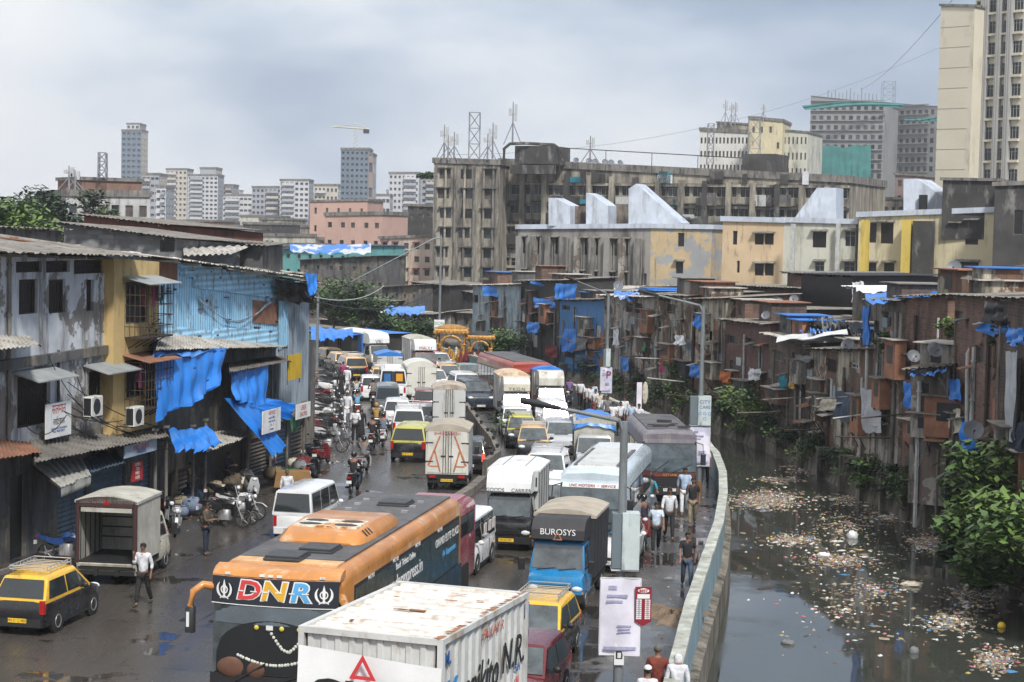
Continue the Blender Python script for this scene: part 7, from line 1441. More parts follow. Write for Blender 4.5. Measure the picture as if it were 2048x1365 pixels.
for i in range(6): px = 700 + i * 40; back(['weathered plank shack beside the far bend', 'shack with two open doors above the bend', 'leaning grey shack with laundry', 'shack under scrap and blue sheet roof', 'shack with brown board walls', 'last small shack before the chariots'][i], px, px + 42, 628 + r_.uniform(-4, 6), 626 + r_.uniform(-4, 6), 184, 183, [m_plA, m_brickd, m_plB, m_frm, m_plA, m_gd][i], roof='sheet', roofm=[m_rsheet, m_white, m_rsheet2, m_rsheet, m_rsheet2, m_rsheet][i], gw=(2, 1, .3, .5, 'dark', .6, .1, i, .2), depth=4)
# blue awning shed at the far left bend
sb = building('open fronted market stall under a bright blue awning at the bend', V(628, 665, 142).to_2d(), V(704, 668, 138).to_2d(), 5, 0, V(660, 668, 140).z, m_drk, [(650, 675, 672, 745, 'dark', 0, 0), (676, 675, 700, 745, 'dark', 0, 0)], name='market_stall', roof='sheet', roofm=TARP)
def wc(label, q, m=TARP, **k): return cloth(label, [V(x, y, Y) for x, y, Y in q], m, **k)
wc('blue awning sheet folded over the front of the market stall', [(622, 652, 137), (706, 658, 135), (706, 676, 133), (622, 680, 134)], sag=.1, fold=.12, nf=4, seed=20)
def bc(label, px0, px1, y0, y1, m=TARP, o=.7, **k):
 """cloth hung in front of the bank houses between picture columns, flaring towards the viewer"""
 a, b = bank(px0), bank(px1); Ya, Yb = a.y - o, max(b.y, a.y - 3) - o; return cloth(label, [V(px0, y0, Ya), V(px1, y0 + 2, Yb), V(px1 - 1, y1, Yb - .3), V(px0 + 1, y1 - 2, Ya - .3)], m, **k)
for i, (l_, a, b, c, d, m_) in enumerate([('blue tarpaulin fringe on the roof of the grey blue shack', 965, 1032, 571, 594, TARP), ('blue tarpaulin sheet along the roof edge of the dark shack', 1060, 1154, 562, 572, TARP), ('blue tarpaulin flap hanging off the dark shack corner', 1112, 1154, 566, 600, TARP), ('pale edged blue tarpaulin below the dark shack window', 1066, 1112, 595, 617, TARP), ('small blue tarpaulin over a balcony left of the blue shack', 1054, 1078, 642, 666, TARP), ('long bright blue cloth dropping beside the striped sheets', 1126, 1151, 655, 704, TARP),
 ('narrow blue cloth hanging beside the lamp post sign', 1241, 1258, 713, 742, TARP), ('blue tarpaulin bundled by the second lamp post', 1380, 1404, 727, 754, TARP), ('blue slip of tarpaulin high behind the lamp post', 1391, 1402, 626, 656, TARP), ('white sheet drying on a rail below the plaster shack', 1225, 1237, 655, 690, C_white), ('blue blanket hung over a line above the canal', 1672, 1712, 780, 842, C_jean), ('white and tan cloths hung beside the blue blanket', 1640, 1690, 795, 822, C_cream),
 ('silver grey plastic sheet billowing down to the canal', 1722, 1760, 776, 864, mat('silver_plastic', (.38, .40, .43), .35, .2, 2, bump=.4, bs=3)), ('blue sleeve of tarpaulin down the corner of the tall plaster shack', 1728, 1740, 610, 690, TARP), ('blue cloth and checked shirt hanging at the concrete room', 1808, 1834, 762, 816, TARP), ('deep blue bundle slung on the bent pipe', 1896, 1918, 755, 800, TARP), ('wide dirty white cloth knotted over the canal', 1868, 1920, 815, 868, C_cream), ('bright blue tarpaulin hanging vertically near the big bush', 1922, 1946, 840, 900, TARP),
 ('blue tarpaulin valance under the black net at right edge', 1956, 2045, 643, 668, TARP), ('blue tarpaulin tongue below the valance', 2014, 2045, 652, 688, TARP), ('black shade net stretched above the right valance', 1966, 2060, 602, 645, m_blk_), ('pale grey plastic tube of sheeting falling at the right edge', 2012, 2034, 700, 880, mat('silver_plastic', (.38, .40, .43), .35)), ('brown sacking hung next to the bright blue tarpaulin', 1944, 1980, 850, 880, C_brown), ('dark blue cloth at the bottom right house', 2024, 2048, 840, 900, C_navy), ('grey cloth over the jetty near the weeds', 1590, 1625, 708, 722, C_grey), ('small orange cloth drying by the square window', 1440, 1462, 740, 765, mat('orange_cloth', (.4, .12, .03), .8)), ('pair of white shirts drying on the cream shack', 1350, 1366, 668, 690, C_white), ('green cloth drying above the weeds', 1280, 1290, 680, 704, C_green), ('red garments on the line left of the blue shack', 1092, 1116, 690, 716, C_maroon), ('grey blanket beside the blue door cloth', 1155, 1175, 672, 700, C_grey), ('pink towel on the rail by the cream shack', 1318, 1328, 720, 745, C_mag), ('white rags on the rail of the low shack', 1498, 1520, 735, 760, C_white), ('teal shirt drying on the low brick shack', 1560, 1572, 748, 775, C_teal), ('mustard cloth on the low brick shack rail', 1578, 1590, 752, 776, C_must)]):
 bc(l_, a, b, c, d, m_, .9 if i < 6 else .8, sag=.08, fold=.07 + .03 * (i % 3), nf=2 + i % 3, seed=40 + i, n=14, name='tarpaulin' if 'tarpaulin' in l_ else 'hanging_cloth', cat='tarpaulin' if 'tarpaulin' in l_ else 'cloth')
wc('blue tarpaulin strip lying on the brick house roof', [(1730, 588, 90), (1880, 578, 84), (1888, 592, 80), (1732, 606, 82)], sag=.05, fold=.08, nf=7, seed=81); wc('white roofing film over the shed behind brick house', [(1712, 574, 100), (1868, 572, 95), (1872, 580, 90), (1712, 584, 93)], m_white, name='plastic_sheet', cat='plastic sheet', sag=.05, fold=.05, nf=8, seed=82)
wc('pale blue tarpaulin stretched over the low concrete room', [(1824, 738, 76.5), (1892, 726, 75.5), (1894, 742, 72.8), (1820, 752, 73.6)], TARPL, sag=.08, fold=.06, nf=4, seed=83); wc('clean white sheet roof panel sloping over low brick shack', [(1556, 672, 101), (1694, 660, 93), (1696, 668, 91), (1552, 684, 98)], m_white, name='roof_sheet', cat='roof sheet', sag=0, fold=.01, nf=3, seed=84)
wc('white and blue plastic curtain at the corner of black plastic shed', [(1703, 565, 108), (1726, 562, 106), (1726, 606, 104), (1706, 606, 105)], m_lt, name='plastic_sheet', cat='plastic sheet', sag=.03, fold=.1, nf=3, seed=85)
for i, (a, b, c, d, Y_) in enumerate(((1228, 1320, 582, 596, 128), (1400, 1438, 594, 604, 116), (1600, 1680, 652, 666, 100), (770, 850, 612, 628, 180), (580, 742, 488, 506, 210), (1620, 1662, 655, 664, 96))): wc(['torn blue and white sheeting on the plaster shack roof', 'blue sheeting on the rust streaked shack roof', 'crumpled grey and blue sheeting among low roofs', 'white and blue scrap sheets on the shack above the bend', 'blue roof sheeting on the teal house far behind', 'blue plastic tucked between low roofs'][i], [(a, c, Y_ + 3), (b, c, Y_ + 2), (b, d, Y_ - 1), (a, d, Y_ - 1)], TARPL if i % 2 else mat('white_blue_sheeting', (.45, .48, .52), .5, .2, 1, peel=(.05, .18, .5), peela=.6), sag=.1, fold=.12, nf=5, seed=90 + i)
for i in range(6): x = 1610 + i * 16; wc('crumpled black and grey plastic scrap piled on the low roofs', [(x, 630 + i * 3, 102 - i), (x + 40, 634 + i * 3, 101 - i), (x + 44, 652 + i * 3, 98 - i), (x + 2, 650 + i * 3, 99 - i)], [m_blk_, m_drk, C_grey][i % 3], name='plastic_sheet', cat='plastic sheet', sag=.1, fold=.2, nf=4, seed=110 + i, n=10, group='plastic scraps on the low roofs')
for i, (px, py, Y_, f, r0, l_) in enumerate([(1558, 612, 110, 160, .38, 'on the dark shed roof rim, left of its twin'), (1588, 608, 108, 160, .42, 'on the dark shed roof rim, right of its twin'), (1532, 640, 104, 150, .4, 'above the maroon fronted shack'), (1713, 670, 88, 200, .5, 'beside the white sheet roof'), (1696, 704, 88, 150, .5, 'over the plaster and brick shack'), (1826, 726, 75, 190, .42, 'left on the pale blue tarpaulin roof'), (1868, 716, 74, 190, .5, 'right on the pale blue tarpaulin roof'), (1908, 550, 90, 160, .55, 'in front of the yellow apartment house'), (1978, 578, 78, 200, .62, 'beside the black water tank'), (1996, 574, 79, 150, .6, 'white backed beside the black water tank'), (1946, 880, 66, 170, .55, 'low over the canal near the big bush'), (1236, 582, 140, 190, .6, 'on the long brick shed roof')]): dish('round satellite dish ' + l_, V(px, py, Y_), f, r0 * .66)
p = V(1966, 596, 80); mb = MB(m_dark); mb.tube([(0, 0, 0), (0, 0, .9)], .5, 14); mb.tube([(0, 0, .9), (0, 0, 1.05)], .5, 14, .2); mb.tube([(0, 0, 1.05), (0, 0, 1.12)], .2, 12)
for z in (.2, .45, .7): mb.tube([(0, 0, z), (0, 0, z + .05)], .52, 14)
tag(mb.build('water_tank', None, 40, p), 'black plastic water tank on the roof beside the satellite dishes', 'water tank')
# pipes and poles sticking out, climbing greenery on the bank
for i, (px0, y0, px1, y1) in enumerate([(1735, 690, 1732, 830), (1768, 700, 1766, 800), (1936, 700, 1934, 850), (1592, 750, 1590, 900), (1602, 745, 1600, 880), (1444, 640, 1445, 760), (1838, 860, 1840, 1000), (1845, 865, 1848, 990), (1052, 680, 1050, 760), (1058, 680, 1056, 758)]):
 b_ = bank(px0, -.5); p0, p1 = V(px0, y0, b_.y), V(px1, y1, b_.y); mb = MB(m_frw if i % 2 == 0 else m_conc); r0 = .09 if i < 4 else .05; mb.tube([p0 - p1 + Vector((.5, .1, 0)), p0 - p1 + Vector((.05, 0, 0)), p0 - p1 - Vector((0, 0, .12)), (0, 0, 0)], r0, 8); tag(mb.build('drain_pipe', None, 60, p1), 'pale standing drain pipe dropping to the canal from the shacks', 'pipe', 'drain pipes over the canal bank')
for i in range(16):
 px = 1200 + i * 46 + r_.uniform(-8, 8); b_ = bank(px, -.3); L_ = r_.uniform(1.2, 2.6); z = r_.uniform(.4, 3.2); mb = MB(r_.choice([m_frm, m_iron, m_frw])); mb.tube([(0, 0, 0), (-L_, -r_.uniform(.2, 1), r_.uniform(-.2, .4))], .035, 5); tag(mb.build('pole', None, None, (b_.x, b_.y, z)), 'thin pole jutting from a shack over the canal', 'pole', 'drying poles over the canal')
for i, (px, h_, w_, k_) in enumerate([(1500, 2.4, 3.4, ('light', 'green')), (1535, 2.2, 3.0, ('green', 'light')), (1330, 1.8, 2.4, ('dark', 'green')), (1380, 1.9, 2.6, ('dark', 'green')), (1420, 1.6, 2.2, ('green', 'dark')), (1280, 1.6, 2.2, ('dark',)), (1240, 1.5, 2.0, ('dark', 'green')), (1650, 1.2, 1.8, ('dark',)), (1700, 1.0, 1.6, ('green', 'dark')), (1760, 1.3, 1.5, ('dark', 'green')), (1830, 1.5, 1.6, ('dark', 'green')), (1180, 1.6, 2.4, ('dark',)), (1600, 1.0, 1.6, ('dark',)), (1355, 3.0, 1.6, ('green',)), (1465, 1.4, 2.0, ('dark', 'green'))]):
 b_ = bank(px, -.35); plant(['leafy', 'ragged', 'weedy', 'spreading', 'straggling'][i % 5] + ' bush growing out of the stone bank ' + ['below the maroon shack', 'left of the low brick shack', 'under the cream shack', 'by the rust streaked shack', 'beneath the lamp post', 'under the plaster shack', 'next to the narrow blue cloth', 'below the square window', 'by the silver plastic sheet', 'below the white drain pipe', 'under the concrete room', 'near the blue door cloth', 'below the white sheet roof', 'climbing the cream shack wall', 'right of the rust streaked shack'][i], (b_.x, b_.y, -.5), h_, w_, 520, .17 if i < 2 else .12, k_, seed=i, trunk=.15, clumps=10)
for i, (px, py, Y_, h_, w_) in enumerate([(1902, 700, 77, 1.6, 1.4), (1985, 760, 68, 2.2, 1.2), (1760, 720, 82, 1.4, .9), (1215, 650, 136, 2.2, 1.2), (1330, 640, 121, 1.8, 1.2), (1985, 720, 70, 1.4, .8)]): plant(['plant rooted high in the tall brick house wall', 'creeper hanging down the right edge house', 'small plant by the thick white pipe', 'creeper beside the grey plaster shack windows', 'creeper on the cream shack', 'sprout beside the bent pipe'][i], V(px, py, Y_), h_, w_, 200, .13, ('green', 'light') if i == 0 else ('green', 'dark'), name='wall_plant', cat='plant', seed=50 + i, trunk=.25, clumps=6)
for i in range(16): px = 1215 + i * 42; b_ = bank(px, -.5); plant('low weeds clinging to the stone bank over the water', (b_.x, b_.y, -1.0), r_.uniform(.9, 1.8), r_.uniform(1.4, 2.6), 300, .12, [('dark', 'green'), ('green', 'light'), ('dark',)][i % 3], 'bank_plant', 'plant', 200 + i, 'weeds along the stone bank', .1, 8)
# ================================================================ apartment houses, towers and skyline
m_cr = mat('stained_cream_wall', (.38, .345, .28), .9, .2, .5, grime=1.05, gc=(.05, .047, .045), gz=.16, gsc=.35, bump=.2); m_drkc = mat('black_stained_concrete', (.05, .048, .046), .9, .4, .5, grime=.3, gc=(.22, .22, .21), gz=.3, gsc=.6)
m_ga = mat('raw_grey_render', (.26, .25, .235), .9, .15, .5, grime=.75, gc=(.09, .085, .08), gz=.2, gsc=.5); m_patch = mat('patched_render_wall', (.30, .31, .32), .9, .12, .5, peel=(.46, .36, .22), peela=.55, grime=.2, gc=(.12, .12, .12)); m_sil = mat('silver_waterproof_paint', (.47, .52, .60), .5, .15, .8, grime=.5, gc=(.27, .29, .31), gsc=.7)
m_yl = mat('cream_yellow_wall', (.56, .50, .33), .9, .1, .4, grime=.45, gc=(.16, .14, .10), gz=.2, gsc=.4); m_yb = mat('bright_yellow_band', (.58, .44, .10), .85, .1, .5, grime=.35, gc=(.25, .18, .06)); m_pe = mat('peach_wall', (.55, .42, .27), .9, .12, .4, grime=.35, gc=(.2, .15, .1)); m_wl = mat('pale_stained_wall', (.50, .50, .43), .9, .15, .4, grime=.5, gc=(.16, .16, .13), gz=.2, gsc=.4)
def apt(label, px0, px1, t0, t1, Y0, Y1, wall, **k): a, b = V(px0, t0, Y0), V(px1, t1, Y1); return building(label, a, b, k.pop('depth', 14), k.pop('zb', 0), a.z, wall, ztR=b.z, name=k.pop('nm', 'apartment_block'), **k)
def addbox(root, px0, py0, px1, py1, Yd, dp, m, nm, y=None):
 """box on a building, given by picture corners at its own distance"""
 p, q = V(px0, py0, Yd), V(px1, py1, Yd); a = loc_of(root, p); b = loc_of(root, q); mb = MB(m); mb.box(min(a.x, b.x), a.y, b.z, max(a.x, b.x), a.y + dp, a.z); return mb.build(nm, root)
r_ = random.Random(5)
# big old cream block: two wings
X = apt('old seven storey cream apartment block streaked black, far left wing', 868, 1000, 326, 330, 252, 250, m_cr, par=.7, gw=(3, 7, .52, .5, 'dark', .6, .25, 3), chaj=m_drkc, depth=30)
X2 = apt('long right wing of the old cream apartment block with enclosed balconies', 1000, 1700, 330, 366, 256, 236, m_cr, par=.9, gw=(30, 6, .84, .6, 'glass', 2.0, .2, 5, .02), chaj=m_drkc, depth=20)
L2 = (V(1700, 366, 236) - V(1000, 330, 256)).length
for j in range(6):
 z = 2.4 + j * 2.85; mb = MB([m_drkc, m_cr][j % 2 == 1]); mb.box(0, -.55, z, L2, -.02, z + .35); mb.build('balcony_slab', X2)
for i in range(15): x = L2 * (i + .03) / 15; mb = MB(m_cr if i % 3 else m_drkc); mb.box(x, -.8, 0, x + .7, -.02, 18.5 - i * .12); mb.build('pilaster', X2)
for i in range(95):
 x, j = L2 * r_.random(), r_.randrange(6); mb = MB(r_.choice([m_frw, C_teal, C_maroon, C_white, m_drkc, m_drkc, m_drkc, m_gd, m_gd])); w_ = r_.uniform(.5, 2.2); mb.box(x, -.75, 2.8 + j * 2.85, x + w_, -.57, 3.2 + j * 2.85 + r_.uniform(.2, 1.3)); mb.build('balcony_screen', X2)
for i in range(7): pipe(X, 9.3 * (i + .3) / 7, 0, 19, m_cr if i % 2 else m_conc, .16, -.2)
addbox(X2, 1030, 292, 1120, 330, 250, 6, m_drkc, 'water_tank_house'); addbox(X2, 1485, 308, 1560, 350, 244, 6, m_drkc, 'water_tank_house'); addbox(X2, 1020, 330, 1122, 350, 250, 1, m_drkc, 'stained_parapet')
mb = MB(m_iron); q = [loc_of(X2, V(1120 + i * 46, 296 + i * 2.6, 246)) for i in range(9)]; mb.tube(q, .06, 4); [mb.tube([p, p - Vector((0, 0, 3.0))], .05, 4) for p in q[::2]]; mb.build('roof_railing', X2)
mb = MB(m_drkc); q = [loc_of(X2, V(x, y, 249)) for x, y in ((1008, 322), (1008, 298), (1020, 288), (1050, 287), (1108, 290), (1122, 300), (1124, 322))]; mb.tube(q, .22, 5); mb.build('bent_rail', X2)
# telecom masts
def mast(label, px, py0, py1, Y_, kind='pole', w=.5):
 p = V(px, py1, Y_); h = V(px, py0, Y_).z - p.z; t = thing('telecom_mast', label, 'antenna mast', p); m_g = mat('mast_steel', (.22, .23, .25), .6, .2, 2); mb = MB(m_g)
 if kind == 'lattice':
  for sx in (-w, w):
   for sy in (-w, w): mb.tube([(sx, sy, 0), (sx * .9, sy * .9, h)], .09, 4)
  n = max(3, int(h / (w * 2.4)))
  for i in range(n): z0, z1 = h * i / n, h * (i + 1) / n; mb.tube([(-w, -w, z0), (w, -w, z1)], .06, 4); mb.tube([(w, -w, z0), (-w, -w, z1)], .06, 4); mb.tube([(-w, -w, z1), (w, -w, z1)], .06, 4); mb.tube([(-w, w, z0), (-w, -w, z1)], .05, 4); mb.tube([(w, w, z0), (w, -w, z1)], .05, 4)
 else: mb.tube([(0, 0, 0), (0, 0, h)], .14, 5, .07); mb.tube([(1.2, 0, 0), (.05, 0, h * .5)], .06, 4); mb.tube([(-1.2, 0, 0), (-.05, 0, h * .5)], .06, 4)
 mb.build('mast', t)
 if kind != 'lattice' or w > 1.5:
  for k in range(2 if kind == 'pole' else 0): mb = MB(mat('antenna_panel_grey', (.42, .43, .44), .5, .1)); s = (-1) ** k; mb.bev(s * .38 - .18, -.25, h * (.55 + .12 * k), s * .38 + .18, .1, h * (.95 - .1 * k), .05); mb.m(m_g); mb.box(min(0, s * .3), -.05, h * .7, max(0, s * .3), .05, h * .7 + .08); mb.build('antenna_panel', t)
 return t
for i, a in enumerate([(888, 250, 322, 252), (908, 264, 322, 252), (985, 246, 318, 250), (1025, 204, 290, 249), (975, 268, 320, 250), (1180, 272, 326, 246), (896, 270, 320, 251)]): mast(['slim antenna mast at the left corner of the old cream block', 'cluster mast second from the left on the cream block', 'white panelled mast between lattice tower and tank house', 'tallest antenna mast above the black tank house', 'short box antenna mast left of tank house', 'thin aerial among roof dishes', 'short mast between the first two on the cream block'][i], *a)
mast('open lattice tower on the old cream block roof', 948, 226, 320, 250, 'lattice', .75)
for i, px in enumerate((1152, 1178, 1190, 1210, 1222, 1240)): dish('small rooftop dish on the long cream block parapet', V(px, 328 + i, 240), 160 + i * 9, .42, 'dishes on the long parapet')
# grey three storey block with silver painted parapet
gb_ = apt('raw grey render apartment block with silver painted roof edge', 1036, 1302, 458, 456, 186, 180, m_ga, cop=m_sil, par=.42, gw=(9, 3, .36, .5, 'dark', .8, .3, 8, .12), chaj=m_conc, depth=10)
Lg = (V(1302, 456, 180) - V(1036, 458, 186)).length
for i in range(9): x = Lg * (i + .02) / 9; mb = MB([m_ga, m_plA, m_conc][i % 3]); mb.box(x, -.55, 0, x + .6, -.02, 9.9); mb.build('pilaster', gb_); pipe(gb_, x + .9, 0, 9.8, m_conc, .08)
gp = apt('end section of the grey block with patched blue and tan render', 1302, 1424, 456, 458, 180, 178, m_patch, cop=m_sil, par=.4, feats=[(1356, 466, 1368, 494, 'dark', 0, 0), (1352, 524, 1366, 548, 'dark', 0, 1)], chaj=m_conc, depth=10)
def fin(root, pts, Yd, dp, nm='roof_fin'): MB(m_sil).ext([loc_of(root, V(x, y, Yd)) for x, y in pts][::-1] if True else 0, Matrix.Rotation(0, 4, 'Z') @ Vector((0, dp, 0))).build(nm, root)
fin(gb_, [(1097, 452), (1097, 396), (1108, 396), (1140, 412), (1140, 452)], 184, 2.5); fin(gb_, [(1172, 450), (1172, 386), (1183, 390), (1216, 412), (1216, 450)], 183, 2.5); fin(gb_, [(1257, 450), (1257, 378), (1272, 368), (1362, 446), (1362, 450)], 181, 2.5)
for i, (a, b) in enumerate(((1112, 1170), (1190, 1256))): addbox(gb_, a, 412 - i * 3, b, 448, 186, 4, mat('rust_streaked_render', (.20, .17, .14), .9, .3, 1, grime=.7, gc=(.08, .04, .03)), 'roof_room')
# cream and yellow block on the right
y0_ = apt('peach coloured end of the right hand apartment row', 1446, 1568, 442, 445, 168, 165.5, m_pe, cop=m_sil, par=.42, depth=10, chaj=m_conc, feats=[(1466, 462, 1474, 490, 'dark', 0, 0), (1474, 522, 1479, 546, 'dark', 0, 0), (1510, 468, 1527, 490, 'bars', 0), (1530, 468, 1547, 490, 'bars', 0), (1510, 528, 1527, 552, 'bars', 0), (1530, 528, 1547, 552, 'bars', 0)])
y1_ = apt('pale stained apartment block left of the yellow banded one', 1568, 1712, 444, 448, 165.5, 163, m_wl, cop=m_sil, par=.42, depth=10, chaj=m_conc, feats=[(1626, 464, 1652, 496, 'bars', 0), (1690, 462, 1710, 494, 'glass', 0), (1630, 524, 1648, 546, 'glass', 1), (1688, 524, 1710, 552, 'glass', 1)])
y2_ = apt('yellow banded cream apartment block with barred windows', 1718, 1990, 434, 424, 162, 156, m_yl, cop=m_sil, par=.42, depth=10, chaj=m_conc, feats=[(1732, 446, 1752, 486, 'bars', 0), (1762, 446, 1786, 488, 'bars', 0), (1735, 526, 1752, 556, 'bars', 1), (1768, 526, 1788, 558, 'dark', 0), (1902, 448, 1920, 478, 'dark', 1), (1932, 442, 1956, 490, 'bars', 0), (1915, 524, 1956, 556, 'bars', 0)])
addbox(y2_, 1826, 442, 1866, 585, 158, .9, m_drkc, 'dark_recess_wall')  # dark box ahead of the wall stands for a recess
for a, b in ((1722, 1730), (1804, 1820), (1880, 1890)): addbox(y2_, a, 440, b, 590, 158.5, 1, m_yb, 'yellow_band')
for a in (1582, 1672): addbox(y1_, a, 448, a + 5, 580, 163, .3, m_frw, 'drain_pipe')
fin(y1_, [(1588, 438), (1634, 376), (1672, 376), (1672, 440)], 166, 3); fin(y2_, [(1807, 430), (1807, 358), (1834, 358), (1886, 394), (1886, 428)], 160, 4); addbox(y2_, 1838, 390, 1855, 428, 159.5, .3, m_pane[0], 'roof_door')
dk = apt('black stained concrete block rising at the right edge of the yellow block', 1990, 2140, 372, 366, 150, 148, m_drkc, par=.3, depth=12, feats=[(2028, 420, 2046, 470, 'dark', 0, 0)]); apt('dark stained rooftop tank house on the yellow block', 1886, 1996, 360, 362, 158, 156, m_drkc, par=.2, zb=10.5, depth=6, nm='tank_house')
# tall cream tower, right edge
m_tw = mat('clean_cream_tower_wall', (.58, .54, .43), .85, .06, .2, grime=.22, gc=(.35, .31, .24), gz=.3, gsc=.15); m_tg = mat('ribbed_grey_panel', (.36, .36, .35), .85, .1, .5, pat='corru', ps=2.2)
TY = 268; ta = V(1882, 12, TY); tb = V(1950, 14, TY - 4)
T1 = building('tall blank cream tower wing of the high rise at the right', ta, tb, 12, 0, ta.z, m_tw, ztR=tb.z, name='tower_block', par=.3)
mb = MB(mat('seam_grey', (.25, .24, .2), .8))
for i in range(15): z = 2.9 * i + 3; mb.box(0, -.03, z, 4.9, -.01, z + .05)
mb.build('panel_seam', T1)
T2 = building('tower wing with open balconies and ribbed grey panels', V(1950, 40, TY), V(2140, 40, TY - 12), 14, 0, 48, m_tw, name='tower_block', par=.3)
for k, (px, w_) in enumerate(((1962, 1.3), (2014, 1.9), (2056, 1.6), (2100, 1.6))):
 p = loc_of(T2, V(px, 300, TY)); me = win_mesh(w_, 1.75, 'glass' if k else 'dark', k)
 for j in range(16): o = bpy.data.objects.new('window', me); COL.objects.link(o); o.parent = T2; o.location = (p.x - w_ / 2, -.08, .8 + 3.0 * j)
 for j in range(16): mb = MB(m_drkc if k == 0 else m_tw); mb.box(p.x - w_ / 2 - .15, -.55, .45 + 3.0 * j, p.x + w_ / 2 + .15, -.09, .75 + 3.0 * j); mb.build('window_ledge', T2)
for px0, px1 in ((1974, 1998), (2032, 2047), (2070, 2086)): a, b = loc_of(T2, V(px0, 300, TY)), loc_of(T2, V(px1, 300, TY)); mb = MB(m_tg); mb.box(a.x, -.9, 0, b.x, -.02, 47.8); mb.build('ribbed_panel', T2)
# unfinished concrete tower with green netting
m_cs = mat('raw_construction_concrete', (.25, .25, .25), .9, .2, .1, grime=.3, gsc=.1, gc=(.16, .16, .165)); m_net = mat('green_safety_net', (.03, .17, .16), .8, .3, .3, bump=.3, bs=2)
CY = 640
ca = apt('unfinished grey concrete tower, left wing half wrapped in green net', 1622, 1770, 192, 208, CY + 9, CY, m_cs, par=.1, gw=(10, 17, .55, .55, 'dark'), depth=30, nm='construction_tower', chaj=None); cb_ = apt('unfinished concrete tower, right wing with open floors', 1775, 1884, 206, 214, CY + 34, CY + 15, m_cs, par=.1, gw=(9, 17, .6, .55, 'dark'), depth=30, nm='construction_tower')
for j in range(18): z = V(1700, 200, CY).z * j / 17; mb = MB(m_cs); mb.box(0, -.7, z - .2, 25.5, -.02, z + .15); mb.build('floor_slab', ca)
for j in range(18): z = V(1800, 210, CY + 25).z * j / 17; mb = MB(m_cs); mb.box(0, -.7, z - .2, 19, -.02, z + .15); mb.build('floor_slab', cb_)
for i in range(14): a = loc_of(ca, V(1650 + i * 8, 195, CY + 5)); mb = MB(m_cs); mb.tube([(a.x, 3, a.z - 1), (a.x, 3, a.z + r_.uniform(1, 3.4))], .2, 4); mb.build('column_bar', ca)
cloth('green safety net covering the lower left construction wing', [V(1618, 286, CY - 4), V(1742, 288, CY - 4), V(1742, 392, CY - 4), V(1618, 388, CY - 4)], m_net, 'safety_net', 'safety net', sag=1.2, fold=.35, nf=9, seed=3, n=40, rag=.8)
cloth('torn green net strip flapping at the top of the construction tower', [V(1604, 212, CY - 3), V(1808, 208, CY - 3), V(1808, 216, CY - 3), V(1610, 221, CY - 3)], m_net, 'safety_net', 'safety net', sag=-1.2, fold=.5, nf=8, seed=4, n=30); cloth('small green net strip on the right construction wing', [V(1808, 236, CY + 12), V(1880, 232, CY + 12), V(1880, 241, CY + 12), V(1810, 243, CY + 12)], m_net, 'safety_net', 'safety net', sag=.5, fold=.4, nf=5, seed=5)
mast('lattice hoist tower on the construction roof', 1776, 164, 206, CY + 20, 'lattice', 2.2)
# cream hospital-like blocks with masts
apt('white banded office block with long rows of square windows', 1400, 1520, 262, 268, 430, 425, mat('white_band_wall', (.58, .58, .56), .85, .1, .3, grime=.3), gw=(16, 5, .5, .45, 'dark', 18), par=.8, depth=18); apt('cream stepped block with rooftop lattice masts', 1498, 1566, 238, 244, 410, 408, m_yl, gw=(4, 5, .3, .4, 'dark', 18, .2, 3, .3), par=.6, depth=14); apt('cream and white block right of the masts', 1566, 1616, 262, 266, 412, 410, m_wl, gw=(6, 5, .4, .45, 'dark', 16), depth=16); apt('brown rooftop storey of the white banded block', 1434, 1500, 246, 250, 440, 438, m_cr, zb=20, depth=8, nm='roof_storey')
for i, a in enumerate([(1450, 200, 250, 436), (1462, 206, 252, 436), (1470, 204, 250, 436), (1526, 208, 244, 408)]): mast(['leftmost thin mast on the white banded block', 'middle thin mast on the white banded block', 'third thin mast on the white banded block', 'thin mast on the cream stepped block'][i], *a)
mast('wide lattice mast with platforms in front of the cream stepped block', 1507, 234, 330, 400, 'lattice', 1.3); mast('narrow lattice mast beside the white banded block', 1420, 248, 330, 402, 'lattice', .7)
apt('low stained block between construction tower and silver fin', 1690, 1810, 396, 400, 300, 298, m_cr, gw=(8, 3, .5, .5, 'dark', 3), depth=14); apt('dark pinkish block behind the silver fin', 1790, 1830, 350, 352, 330, 328, mat('dull_mauve_wall', (.22, .17, .16), .9, .2, .5, grime=.4), gw=(2, 8, .4, .4, 'dark'), depth=12)
for a in ((760, 866, 478, 474, 262, 258, 'pink and cream apartment house with caged balconies left of the old block', mat('pink_cream_wall', (.50, .40, .34), .9, .15, .5, grime=.4, gc=(.16, .12, .1)), 5, 4),): apt(a[6], *a[:6], a[7], gw=(a[8], a[9], .45, .45, 'dark', 1.5), chaj=mat('maroon_slab', (.16, .04, .035), .8), depth=14); apt('black stained block with arched roof opening left of old block', 816, 866, 412, 414, 290, 288, m_drkc, gw=(3, 2, .4, .3, 'dark', 12), depth=12)
apt('salmon pink house with stepped roof terraces, nearer part', 650, 765, 432, 430, 330, 325, mat('salmon_wall', (.47, .31, .26), .9, .1, .4, grime=.2, gc=(.3, .15, .12)), gw=(5, 2, .35, .3, 'dark', 6, .3, 4), depth=16, par=.6, nm='house', cat='house'); apt('salmon pink house, taller rear part', 620, 735, 404, 402, 350, 348, mat('salmon_wall', (.52, .29, .22)), gw=(5, 3, .2, .35, 'dark', 5), depth=12, nm='house', cat='house')
